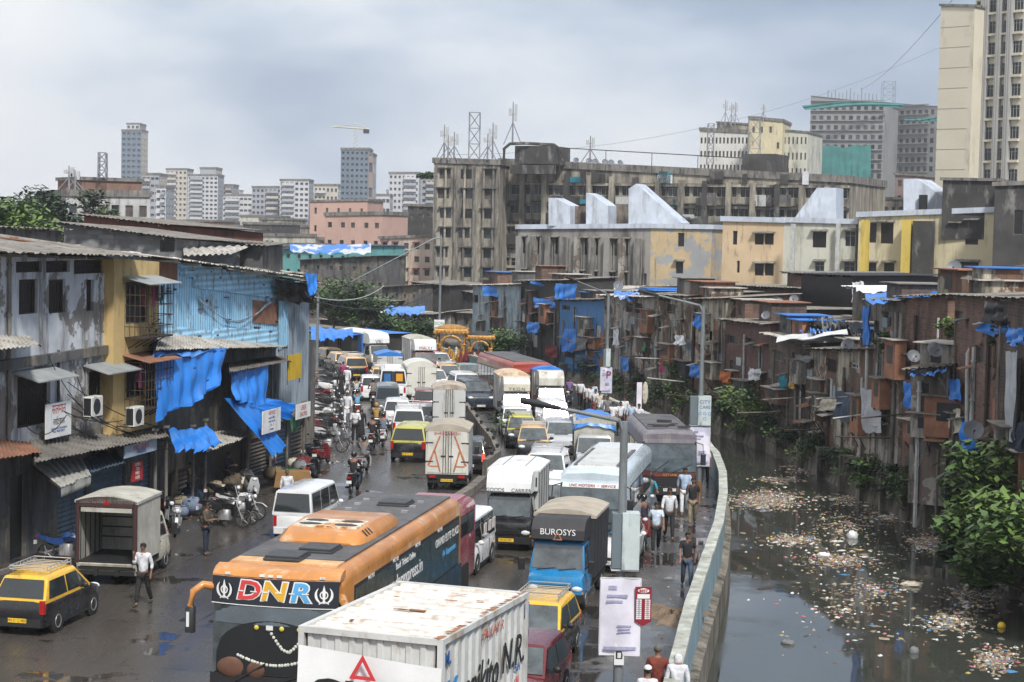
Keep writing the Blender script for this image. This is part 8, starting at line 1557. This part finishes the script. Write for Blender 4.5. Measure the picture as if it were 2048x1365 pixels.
ow = apt('old low block behind trees with brown roof storey and masts', 132, 300, 392, 394, 206, 210, mat('white_grey_stained', (.42, .42, .41), .9, .2, .5, grime=.5, gc=(.1, .1, .1)), gw=(6, 3, .55, .42, 'dark', 4), depth=14, par=.7); apt('brown stained roof storey on the old low block', 164, 284, 360, 364, 212, 216, mat('brown_stained_wall', (.22, .13, .10), .9, .3, .6, grime=.5), zb=12, depth=8, nm='roof_storey')
mast('pointed lattice mast on the old low block', 205, 306, 358, 212, 'lattice', .45); mast('antenna mast at the left of the old low block', 138, 332, 380, 210); mast('short antenna mast beside the brown roof storey', 150, 340, 384, 210)
# far skyline: every tower its own block
wC = [mat('far_white_wall', (.52, .53, .55), .9, .1, .05), mat('far_grey_wall', (.33, .35, .38), .9, .1, .05), mat('far_cream_wall', (.50, .46, .40), .9, .1, .05), mat('far_brown_wall', (.30, .22, .19), .9, .1, .05), mat('far_slate_wall', (.13, .17, .22), .7, .1, .05)]
SK = [(243, 283, 262, 362, 4, 1000, 20, 4, 'slender slate grey skyscraper standing alone'), (253, 279, 249, 270, 0, 1005, 2, 3, 'pale crown storeys of the lone slate skyscraper'), (332, 374, 340, 430, 2, 900, 14, 5, 'cream tower with stepped top left of the grey tower'), (376, 436, 352, 470, 0, 850, 16, 7, 'white high rise with continuous balconies'), (400, 432, 338, 356, 1, 855, 2, 4, 'grey upper storeys behind the white high rise'), (438, 466, 372, 460, 3, 870, 12, 4, 'brown and white tower beside the white high rise'), (446, 512, 392, 470, 0, 820, 9, 8, 'wide white block with brown neighbour'), (504, 562, 376, 466, 1, 800, 11, 7, 'pale grey block left of the white lift tower'), (560, 618, 362, 470, 0, 780, 13, 6, 'white block with blue grey roof box'), (628, 676, 372, 440, 2, 760, 8, 6, 'tan block behind the salmon house'), (778, 838, 348, 450, 0, 760, 13, 7, 'cream white tower right of the construction core'), (834, 872, 358, 450, 1, 775, 12, 4, 'grey tower partly behind the old cream block'), (738, 780, 392, 450, 0, 740, 6, 5, 'low white block below the tower crane'), (284, 318, 350, 440, 1, 760, 10, 4, 'small grey block right of the old low block'), (312, 332, 376, 440, 0, 730, 8, 2, 'narrow white block beside the small grey block'),
      (682, 738, 300, 420, 4, 700, 18, 6, 'unfinished blue glass tower core under the crane'), (712, 746, 310, 352, 3, 702, 4, 3, 'brown overhanging part of the unfinished tower')]
for (a, b, t_, e, c, Y_, nz_, nx_, l_) in SK:
 p, q = V(a, t_, Y_), V(b, t_, Y_); T_ = building(l_, p, q, 18, 0 if e > 300 else p.z - 6, p.z, wC[c], ztR=q.z, name='tower_block', gw=(nx_, nz_, [.5, .78, .62][len(l_) % 3], [.45, .38, .5][len(l_) % 3], 'far'), sgw=(3, nz_, .4, .4, 'far'), sidem=wC[(c + 1) % 3], par=.8, group='skyline towers', thick=.6); w_ = q.x - p.x
 for j in range(nz_ if nz_ > 6 and c != 4 else 0): z = p.z * (j + .12) / nz_; mb = MB(wC[(c + j % 2) % 3]); x0 = w_ * (.08 if len(l_) % 2 else .5); mb.box(x0, -1.6, z, x0 + w_ * .42, -.02, z + 1.1); mb.build('balcony', T_)
# tower crane
p = V(711, 296, 700); cr_ = thing('tower_crane', 'pale tower crane with long level jib on the unfinished blue tower', 'crane', p); hC = V(711, 258, 700).z - p.z; mC = mat('crane_paint', (.5, .48, .42), .6, .1); mb = MB(mC)
for s in (-.8, .8): mb.tube([(s, 0, 0), (s, 0, hC)], .18, 4)
for i in range(5): mb.tube([(-.8, 0, hC * i / 5), (.8, 0, hC * (i + 1) / 5)], .12, 4)
mb.build('mast', cr_); jl, jr = V(666, 254, 700) - p, V(738, 259, 700) - p; mb = MB(mC); mb.tube([jl, jr], .25, 4); mb.tube([jl + Vector((0, 0, 0)), Vector((0, 0, hC + 1.8)), jr], .16, 4)
for i in range(12): a = jl.lerp(jr, i / 12); mb.tube([a, jl.lerp(jr, (i + .5) / 12) + Vector((0, 0, .9))], .1, 4)
mb.build('jib', cr_); MB(m_dark).cb((jr.x - 1, 0, jr.z - .8), (2.2, 1, 1.6)).build('counterweight', cr_)
# mid-distance jumble of low blocks
r_ = random.Random(12); cols = ['grey', 'pale', 'soot black', 'cream', 'blue grey', 'brown']; cm = [m_ga, m_wl, m_drkc, m_cr, mat('blue_grey_wall', (.22, .27, .32), .9, .2, .5, grime=.5), m_redw]
for i in range(64):
 px = 330 + (i * 37.7) % 560; row = i // 16; Y_ = [520, 430, 340, 270][row] + r_.uniform(-20, 20); w_ = r_.uniform(26, 62) * (1 + row * .15); t_ = [446, 462, 480, 502][row] + r_.uniform(-14, 8); k = r_.randrange(6)
 apt(f'{cols[k]} low block with stained walls in the crowded middle distance', px, px + w_, t_, t_ + 1, Y_, Y_ - 3, cm[k], gw=(max(2, int(w_ / 10)), 2, .4, .35, 'dark', 4, .2, i, .2), par=.5, depth=12, group='crowded low blocks in the middle distance')
a = V(596, 500, 230); b = V(742, 492, 226); building('small teal house with blue sheeting roof in the middle distance', V(566, 498, 232), b, 8, 0, V(566, 498, 232).z, mat('teal_wall', (.12, .34, .34), .8, .15, .5, grime=.3), ztR=b.z, name='house', gw=(8, 3, .3, .3, 'dark', 2), roof='sheet', roofm=TARPL)
building('grey shack with white patch and sheets of blue plastic below teal house', V(600, 520, 222), V(770, 512, 218), 6, 0, V(600, 520, 222).z, m_gd, ztR=V(770, 512, 218).z, name='shack', gw=(7, 3, .3, .3, 'dark', 1, .2, 3, .2), roof='sheet', roofm=m_rsheet)
for i in range(12): px = 318 + i * 46 + r_.uniform(-8, 8); t_ = r_.uniform(376, 410); w_ = r_.uniform(16, 30); p, q = V(px, t_, 1250), V(px + w_, t_, 1250); building('faint distant tower in the hazy skyline row', p, q, 16, 0, p.z, wC[i % 3], name='tower_block', gw=(4, 12, .55, .45, 'far'), par=.6, group='faint distant towers')
# ================================================================ street furniture, trees, floating rubbish, wires, air
def pole_signs(label, X0, h, tip, box=None, banner=None, lines=(), boxlines=(), face=0):
 t = lamppost(label, X0, 0, h, tip)
 if box:
  z0, z1, w_, sx = box; p = Vector((X0.x + sx, X0.y, 0)); s = thing('light_box', 'grey and white box sign clamped on the ' + label.split(' with')[0], 'sign', p, RAD(face)); mb = MB(mat('pale_sign_metal', (.44, .50, .50), .5, .15, 2, grime=.35)); mb.box(-.02, -.22, z0, w_, .2, z1); mb.build('panel', s); mb = MB(mat('slate_sign_side', (.12, .15, .17), .5, .1)); mb.box(-w_ * .65, -.18, z0 + .02, -.021, .18, z1 - .02); mb.m(m_frw); mb.box(-w_ * .68, -.2, z0 - .03, w_, .19, z0 - .001); mb.build('side_panel', s)
  for (tx, fx, fz, sz, mm) in boxlines: text(tx, sz, mm, s, (w_ * fx, -.225, z0 + (z1 - z0) * fz), XR, .002)
 if banner:
  z0, z1, xa, xb = banner; p = Vector((X0.x, X0.y, 0)); s = thing('banner', 'pale lilac banner tied to the ' + label.split(' with')[0], 'banner', p, RAD(face)); mb = MB(mat('lilac_banner_print', (.62, .60, .68), .6, .2, 1.5, peel=(.46, .47, .60), peela=.45)); mb.grid(lambda u, v: (xa + (xb - xa) * u, -.17 + .03 * math.sin(u * 5 + v * 4), z0 + (z1 - z0) * v), 8, 10); mb.build('sheet', s, 60)
  mb = MB(m_frw); [mb.tube([(x, -.14, z0), (x, -.14, z1)], .018, 4) for x in (xa, xb)]; [mb.tube([(xa, -.14, z), (xb, -.14, z)], .018, 4) for z in (z0, (z0 + z1) / 2 + .1, z1)]; mb.build('frame', s)
  mp_ = mat('lilac_ink', (.30, .30, .44), .6, .3, 5); W_ = xb - xa; H_ = z1 - z0
  for fx, fz, fw, fh in ((.3, .86, .2, .05), (.42, .76, .5, .035), (.35, .69, .4, .03), (.6, .38, .35, .02), (.6, .34, .3, .02), (.6, .3, .33, .02), (.5, .08, .8, .04)): mb = MB(mp_); mb.box(xa + W_ * (fx - fw / 2), -.215, z0 + H_ * fz, xa + W_ * (fx + fw / 2), -.21, z0 + H_ * (fz + fh)); mb.build('printed_line', s)
 return t
m_rd = mat('crimson_sign_paint', (.22, .01, .02), .5, .1)
X0 = V(1236, 1365, 38); X0.z = 0; pole_signs('nearest street lamp at the bottom centre with long arm', X0, 6.6, V(1110, 815, 37.5), (3.55, 4.72, .34, .02), (1.75, 3.36, -.42, .42))
b_ = thing('bus_stop_sign', 'crimson bus stop board headed BEST with rows of route numbers and pointed foot', 'sign', (X0.x + .47, X0.y - .2, 0), RAD(4)); mb = MB(m_rd); mb.ext([(-.17, 0, 2.48), (.0, 0, 2.38), (.17, 0, 2.48), (.17, 0, 3.2), (-.17, 0, 3.2)], (0, .03, 0)); mb.build('board', b_); mb = MB(m_white); mb.ell((0, -.0, 3.12), .12, .008, .05, 12, 6); mb.box(-.13, -.006, 2.96, .13, 0, 3.05); mb.build('name_panel', b_); text('BEST', .085, m_dr, b_, (0, -.012, 3.12), XR, .002, bold=.002)
mb = MB(m_white); [mb.box(x - .055, -.006, 2.53 + i * .042, x + .055, 0, 2.562 + i * .042) for x in (-.09, .09) for i in range(10)]; mb.build('route_panel', b_)
for i in range(10): text(str([4, 11, 22, 25, 28, 54, 62, 84, 85, 92][i]), .035, m_bn, b_, (-.09, -.009, 2.546 + i * .042), XR, .001); text(str([172, 175, 200, 302, 305, 354, 357, 385, 453, 462][i]), .035, m_dr, b_, (.09, -.009, 2.546 + i * .042), XR, .001)
s = thing('bus_pictogram_sign', 'small white square sign with black bus symbol low on the nearest lamp', 'sign', (X0.x, X0.y - .14, 0)); mb = MB(m_white); mb.box(-.1, -.02, 1.55, .1, 0, 2.0); mb.build('panel', s); mb = MB(m_ink); mb.box(-.07, -.026, 1.68, .07, -.02, 1.84); mb.build('symbol_frame', s); mb = MB(m_white); mb.bev(-.04, -.032, 1.70, .04, -.026, 1.81, .012); mb.build('bus_symbol', s)
X1 = V(1397, 975, 74.5); X1.z = 0; pole_signs('second street lamp by the canal wall with blue and white box sign', X1, V(1404, 613, 74.5).z, V(1312, 590, 74), (V(1397, 850, 74.5).z, V(1397, 792, 74.5).z, .5, -.1), (V(1395, 932, 74.5).z, V(1395, 854, 74.5).z, -.42, .40), boxlines=[('CITY', .5, .8, .2, m_bn), ('CARE', .5, .62, .18, m_bn), ('O O O', .5, .4, .18, m_bl_ := mat('sign_blue', (.03, .15, .4), .5)), ('O', .5, .22, .18, m_bl_)])
X2_ = V(1212, 800, 105); X2_.z = 0; pole_signs('third street lamp farther along the canal wall with narrow sign', X2_, V(1215, 588, 105).z, V(1152, 562, 104), (V(1212, 733, 105).z, V(1212, 698, 105).z, .24, -.05), (V(1210, 786, 105).z, V(1210, 735, 105).z, -.36, .3))
text('P', .6, m_rd, [o for o in COL.objects if o.name.startswith('banner')][-1], (.1, -.22, V(1210, 750, 105).z), XR, .003)
X3 = V(878, 700, 150); X3.z = 0; t = lamppost('tall thin pole with green and white sign beside the chariots', X3, 0, V(880, 470, 150).z, V(700, 565, 148)); s = thing('direction_sign', 'white sign with green lettering on the tall thin pole', 'sign', X3 + Vector((0, -.2, V(880, 652, 150).z))); MB(m_white).box(-.42, -.03, -.5, .42, 0, .5).build('panel', s); mg = mat('sign_green', (.02, .2, .12), .5); text('SION', .34, mg, s, (0, -.04, .2), XR, .003); text('ROAD', .28, mg, s, (0, -.04, -.2), XR, .003)
X4 = V(634, 730, 128); X4.z = 0; lamppost('grey pole beside the corner tarpaulin and market stall', X4, 0, V(636, 585, 128).z, V(560, 575, 125)); s = thing('banner', 'tall narrow banner on the canal wall beyond the third lamp', 'banner', V(1281, 822, 97)); MB(mat('lilac_banner_print', (.5, .47, .58))).box(-.22, -.02, 0, .05, 0, 1.5).build('sheet', s); MB(C_cream).ell((.22, 0, .95), .16, .08, .6, 8, 6).build('hanging_cloth', s)
# golden chariots
m_gold = mat('gilded_carving', (.42, .22, .05), .5, .5, 7, metal=.3, grime=.5, gc=(.12, .05, .02), gsc=4, gz=1.0); r_ = random.Random(8)
for i, (px, py, Y_, sc_) in enumerate(((902, 745, 140, 1.0), (960, 742, 140, .85))):
 p = V(px, py, Y_); p.z = 0; t = thing('golden_chariot', ['larger golden procession chariot with scalloped canopy', 'smaller golden procession chariot on the right with dark canopy top'][i], 'chariot', p); t.scale = (sc_,) * 3; mb = MB(m_gold); mb.bev(-1.15, -1.3, .5, 1.15, 1.3, .85, .1); mb.build('platform', t)
 for sx in (-1, 1):
  for y in (-1.2, 1.2): mb = MB(m_gold); mb.tube([(sx * 1.0, y, .85), (sx * 1.0, y, 2.75)], .07, 6); [mb.ell((sx, y, z), .13, .13, .1, 6, 4) for z in (1.1, 1.8, 2.5)]; mb.build('column', t)
  wheel(t, sx * 1.1, .6, .4, .15, sx)
 mb = MB(m_gold); mb.bev(-1.3, -1.45, 2.75, 1.3, 1.45, 2.95, .08); [mb.ell((-1.2 + .3 * k, -1.45, 2.72), .16, .06, .16, 6, 4) for k in range(9)]; mb.build('canopy', t); mb = MB(m_gold if i == 0 else m_drk); mb.ell((0, 0, 2.98), 1.15, 1.25, .28, 12, 6); mb.build('canopy_top', t, 60)
 mb = MB(m_gold); mb.tube([(.85 * math.cos(k * math.pi / 10), -1.3, 1.5 + .95 * math.sin(k * math.pi / 10)) for k in range(11)], .12, 6); mb.build('arch', t)
 for k in range(14): mb = MB(r_.choice([m_gold, m_gold, C_mag, C_maroon, C_cream])); x = -1.2 + .18 * k; mb.T = Matrix.Translation((0, -.5 * (k % 3), -.15 * (k % 3))); mb.loft([[(x + .17 * q * math.cos(a * 1.05), -1.5 + .15 * q * math.sin(a * 1.05), z) for a in range(6)] for z, q in ((.8, 1.1), (1.15, .9), (1.4, .5), (1.5, .6), (1.65, .3))]); mb.build('carved_figure', t, 60)
t = thing('loudspeaker', 'pair of black horn loudspeakers on a canopy frame beyond the blue canvas truck', 'loudspeaker', V(1115, 770, 112)); 
for x in (-.5, .6): mb = MB(m_dark); mb.tube([(x, .4, 0), (x, 0, 0), (x, -.2, 0)], .05, 12, .34); mb.build('horn', t)
cloth('clear plastic sheet tented over a cart roof behind the red city bus', [V(1086, 732, 116), V(1112, 734, 115), V(1120, 755, 113), V(1078, 752, 114)], mat('silver_plastic', (.38, .40, .43), .35), 'plastic_sheet', 'plastic sheet', sag=-.1, fold=.08, nf=3, seed=6, n=10)
# trees
def tree(label, px, py, Y_, w, z0, n, s, k, **q): p = V(px, py, Y_); plant(label, (p.x, p.y, z0), p.z - z0, w, n, s, k, 'tree', 'tree', trunk=q.get('trunk', .45), clumps=q.get('c', 14), seed=px)
for a in [('broad dark tree behind the left roofs, next to the old low block', 150, 388, 170, 9, 0, 4200, .3, ('dark', 'green')), ('bright green tree crown at the far left edge', 34, 400, 110, 8, 0, 4200, .26, ('light', 'green')), ('darker tree behind the bright crown at far left', 15, 396, 150, 7, 0, 2600, .28, ('dark', 'green')), ('dark tree between bright crown and old low block', 100, 392, 160, 7, 0, 3000, .28, ('dark',)),
          ('tall leafy tree above the market stall awning', 665, 565, 168, 7, 0, 3600, .22, ('dark', 'green')), ('leafy tree left of the road bend shacks', 728, 598, 166, 5, 0, 3000, .2, ('green', 'dark')), ('low tree by the far bend behind the lettered box truck', 775, 640, 172, 6, 0, 2400, .2, ('green', 'dark')), ('bushy tree above the far maroon fronted truck', 830, 650, 172, 5, 0, 2200, .2, ('dark', 'green')), ('bushy tree hanging over the wall beside the chariots', 1000, 672, 150, 5, -.5, 2400, .18, ('dark', 'green')), ('palm green tree between the two apartment blocks', 1436, 490, 190, 5, 2, 1600, .3, ('dark',)), ('small tree high on the roof edge left of old block', 856, 352, 262, 3, 18, 700, .3, ('dark', 'green'))]: tree(*a)
for i, (x, y, z, h, w, k) in enumerate([(17.6, 64, -.6, 5.0, 5.0, ('green', 'light')), (16.6, 58.5, -1.2, 4.6, 4.6, ('light', 'green')), (17.6, 55, -1.0, 4.0, 4.4, ('green', 'light')), (17.5, 68, -.4, 3.6, 3.4, ('green', 'dark')), (15.9, 61.5, -1.3, 2.6, 3.0, ('dark', 'green'))]): plant(['tall leafy bush overhanging the canal at the right edge', 'bright round bush lowest over the water at right', 'large leaved bush in the bottom right corner', 'bush farther back by the knotted white cloth', 'dark low branch of leaves touching the water'][i], (x, y, z), h * .86, w, 2600, .21, k, seed=70 + i, trunk=.15, clumps=16)
p = G(1000, 912); plant('scruffy weed growing out of the median divider', (p.x, p.y + 3, .3), 1.5, 1.4, 260, .10, ('green', 'dark'), name='weed', cat='weed', seed=3, trunk=.1, clumps=7)
# floating rubbish: one uncountable mass, plus the pieces that stand out
r_ = random.Random(99); RC = [mat('rubbish_' + n_, c_, .7, .2, 9) for n_, c_ in (('white', (.55, .55, .52)), ('tan', (.30, .24, .16)), ('grey', (.16, .15, .14)), ('brown', (.12, .08, .05)), ('dark', (.03, .03, .03)), ('pink', (.42, .12, .14)), ('blue', (.05, .18, .36)), ('yellow', (.4, .3, .08)))]
RM = {k: MB(m_) for k, m_ in enumerate(RC)}
ZN = [(1530, 1000, 95, 26, 1500), (1740, 998, 100, 16, 1100), (1640, 940, 90, 12, 650), (1520, 880, 50, 12, 260), (1870, 1085, 80, 26, 900), (1800, 1035, 90, 12, 450), (1590, 1080, 110, 20, 380), (1680, 1120, 120, 26, 420), (1950, 1190, 80, 40, 520), (1560, 960, 60, 8, 300), (1990, 1320, 70, 40, 380), (1900, 1240, 110, 50, 260), (1750, 1180, 140, 60, 200), (1700, 1050, 220, 120, 420), (1690, 1220, 220, 130, 190), (1450, 865, 60, 10, 180), (1380, 840, 40, 8, 120)]
for cx, cy, rx, ry, n in ZN:
 for _ in range(int(n * 1.5)):
  a, q = r_.uniform(0, 6.28), abs(r_.gauss(0, .42)); px, py = cx + rx * q * math.cos(a), cy + ry * q * math.sin(a); p = G(px, py, WZ + .01)
  if p.x < at_y(NEAR, p.y) + .5 or p.x > at_y(FAR, p.y) - .1: continue
  k = r_.choice([0, 0, 1, 1, 1, 2, 2, 3, 3, 4, 5, 6, 7, 1, 3]); k = k if k < 5 or r_.random() < .5 else 3; s = r_.uniform(.03, .11) * (2.4 if r_.random() < .1 else 1); an = r_.uniform(0, 3.14); c_, s_ = math.cos(an) * s, math.sin(an) * s; f = r_.uniform(.3, .9); hh = r_.uniform(.01, .05)
  RM[k].add([(p.x + c_, p.y + s_, WZ), (p.x - s_ * f, p.y + c_ * f, WZ), (p.x - c_, p.y - s_, WZ), (p.x + s_ * f, p.y - c_ * f, WZ), (p.x + s_ * .2, p.y + c_ * .2, WZ + hh), (p.x - c_ * .4, p.y, WZ + hh * .7)], [(0, 1, 4), (1, 2, 5), (1, 5, 4), (2, 3, 5), (3, 4, 5), (3, 0, 4)])
allm = MB()
for k, q in RM.items():
 allm.m(RC[k]); o_ = len(allm.v); allm.v += q.v
 for f in q.f: allm.f.append([i + o_ for i in f]); allm.fm.append(allm.cur)
tag(allm.build('floating_rubbish'), 'scattered floating rubbish drifting in mats on the dark canal', 'rubbish', kind='stuff')
def bob(nm, label, px, py, m_, rx, ry, rz_): p = G(px, py, WZ); mb = MB(m_); mb.ell((0, 0, rz_ * .3), rx, ry, rz_, 12, 8); [v_.__imul__(1 + .15 * math.sin(i * 1.9)) for i, v_ in enumerate(mb.v)] if nm != 'ball' else 0; tag(mb.build(nm, None, 60, p), label, nm.replace('_', ' '))
bob('plastic_bag', 'puffed white plastic bag standing alone mid canal', 1705, 1076, m_white, .22, .2, .22); bob('ball', 'yellow ball floating at the lower right of the canal', 2003, 1255, m_plY, .13, .13, .13); bob('red_cloth', 'bright red cloth lump in the rubbish near the big bush', 1884, 1042, mat('bright_red_cloth', (.5, .03, .06), .7), .42, .3, .12); bob('plastic_bag', 'white plastic bag among rubbish left of centre canal', 1648, 1112, m_white, .25, .15, .1); bob('plastic_bag', 'dark grey bag floating low near the canal wall side', 1576, 1288, C_grey, .2, .15, .1); bob('plastic_bag', 'black and white bag in the lower middle of the canal', 1828, 1306, C_grey, .14, .1, .14); bob('sack', 'white sack half sunk in rubbish at the right', 1825, 1172, C_cream, .4, .22, .12)
# mud heap and litter on the roadside
p = G(1345, 1242); mb = MB(mat('wet_mud', (.16, .115, .075), .8, .4, 4, bump=.8, bs=6)); mb.grid(lambda u, v: (p.x + math.cos(u * 6.2832) * v * (.8 + .3 * math.sin(u * 19) + .15 * math.sin(u * 44)), p.y + .5 + math.sin(u * 6.2832) * v * (1.6 + .5 * math.sin(u * 25)), -.003 + .16 * (1 - v ** 1.5) * (1 + .4 * math.sin(u * 31 + v * 9))), 40, 8); tag(mb.build('mud_heap', None, 60), 'low heap of brown mud on the wet lane beside the wall', 'mud heap')
lt_ = MB()
for i in range(700):
 y = r_.uniform(46, 125); left = r_.random() < .7; x = at_y(LEFT, y) + r_.uniform(.2, 3.0) if left else at_y(NEAR, y) - r_.uniform(.2, 3.2); lt_.m(r_.choice(RC[:5] + [RC[1], RC[3]])); s = r_.uniform(.02, .07); z = .125 if left and x < at_y(LEFT, y) + (.55 if y < 74 else 1.0) else .006; a = r_.uniform(0, 3); c_, s_ = math.cos(a) * s, math.sin(a) * s
 lt_.add([(x + c_, y + s_, z), (x - s_, y + c_, z), (x - c_, y - s_, z), (x, y, z + s * .5)], [(0, 1, 3), (1, 2, 3), (2, 0, 3)])
tag(lt_.build('street_litter'), 'small scraps of litter and stones along both edges of the road', 'litter', kind='stuff')
# overhead and facade cables
m_cab = mat('black_cable', (.015, .015, .016), .7, .1); m_cabg = mat('grey_cable', (.16, .17, .19), .7, .1)
def wire(label, a, b, sag, r=.012, m_=None, nm='cable', g=None):
 mb = MB(m_ or m_cab); mb.tube([a.lerp(b, i / 16) - Vector((0, 0, sag * 4 * (i / 16) * (1 - i / 16))) - a for i in range(17)], r, 4); tag(mb.build(nm, None, None, a), label, 'cable', g)
for i in range(10): x0, y0, x1, y1 = r_.uniform(0, 250), r_.uniform(700, 850), r_.uniform(120, 420), r_.uniform(830, 900); wire('slack black cable drooping across the left house fronts', LH(x0, y0, .25), LH(x1, y1, .6 + .5 * r_.random()), r_.uniform(.1, .6), .016, None, 'cable', 'cables on the left fronts')
for i, (a, b, s_, w_, m_) in enumerate([((1720, 180, 640), (1905, 0, 275), 2, .05, m_cabg), ((900, 310, 252), (2048, 8, 300), 6, .022, m_cabg), ((618, 592, 86), (768, 572, 150), .6, .03, m_frw), ((618, 600, 86), (880, 575, 150), 1.0, .03, m_cab), ((560, 700, 84), (622, 760, 88), .4, .02, m_cab), ((1215, 590, 105), (1404, 615, 75), .5, .012, m_cab), ((230, 640, 65), (636, 590, 128), 1.2, .02, m_cab)]):
 wire(['long cable rising from construction tower to the cream tower', 'faint cable crossing the sky from old block to tower', 'pale cable from the sheet metal end house over the road', 'dark cable over the road to the tall thin pole', 'looping cable at the yellow board', 'cable between the two canal side lamps', 'cable from ochre house to the grey pole'][i], V(*a), V(*b), s_, w_, m_)
# air: even pale haze in one closed box
hz = bpy.data.materials.new('haze_air'); hz.use_nodes = True; n = hz.node_tree.nodes; n.clear(); o_ = n.new('ShaderNodeOutputMaterial'); pv = n.new('ShaderNodeVolumePrincipled'); pv.inputs['Color'].default_value = (.90, .93, .98, 1); pv.inputs['Density'].default_value = .0003; pv.inputs['Anisotropy'].default_value = .3; hz.node_tree.links.new(pv.outputs[0], o_.inputs['Volume'])
mb = MB(hz); mb.box(-910, -210, -3.0, 910, 1610, 130); tag(mb.build('haze'), kind='stuff')
# look-alikes in one group are told apart by their place in the row
_by = {}
for o in COL.objects:
 if o.parent is None and o.get('label'): _by.setdefault(o['label'], []).append(o)
for l_, os_ in _by.items():
 if 1 < len(os_) <= 60 and len(l_.split()) <= 12:
  os_.sort(key=lambda o: o.location.x / max(1, o.location.y))
  for i, o in enumerate(os_): o['label'] = l_ + ', ' + ('leftmost of its kind' if i == 0 else 'rightmost of its kind' if i == len(os_) - 1 else f"{i + 1}{'th' if 10 < (i + 1) % 100 < 14 else {1: 'st', 2: 'nd', 3: 'rd'}.get((i + 1) % 10, 'th')} from the left")
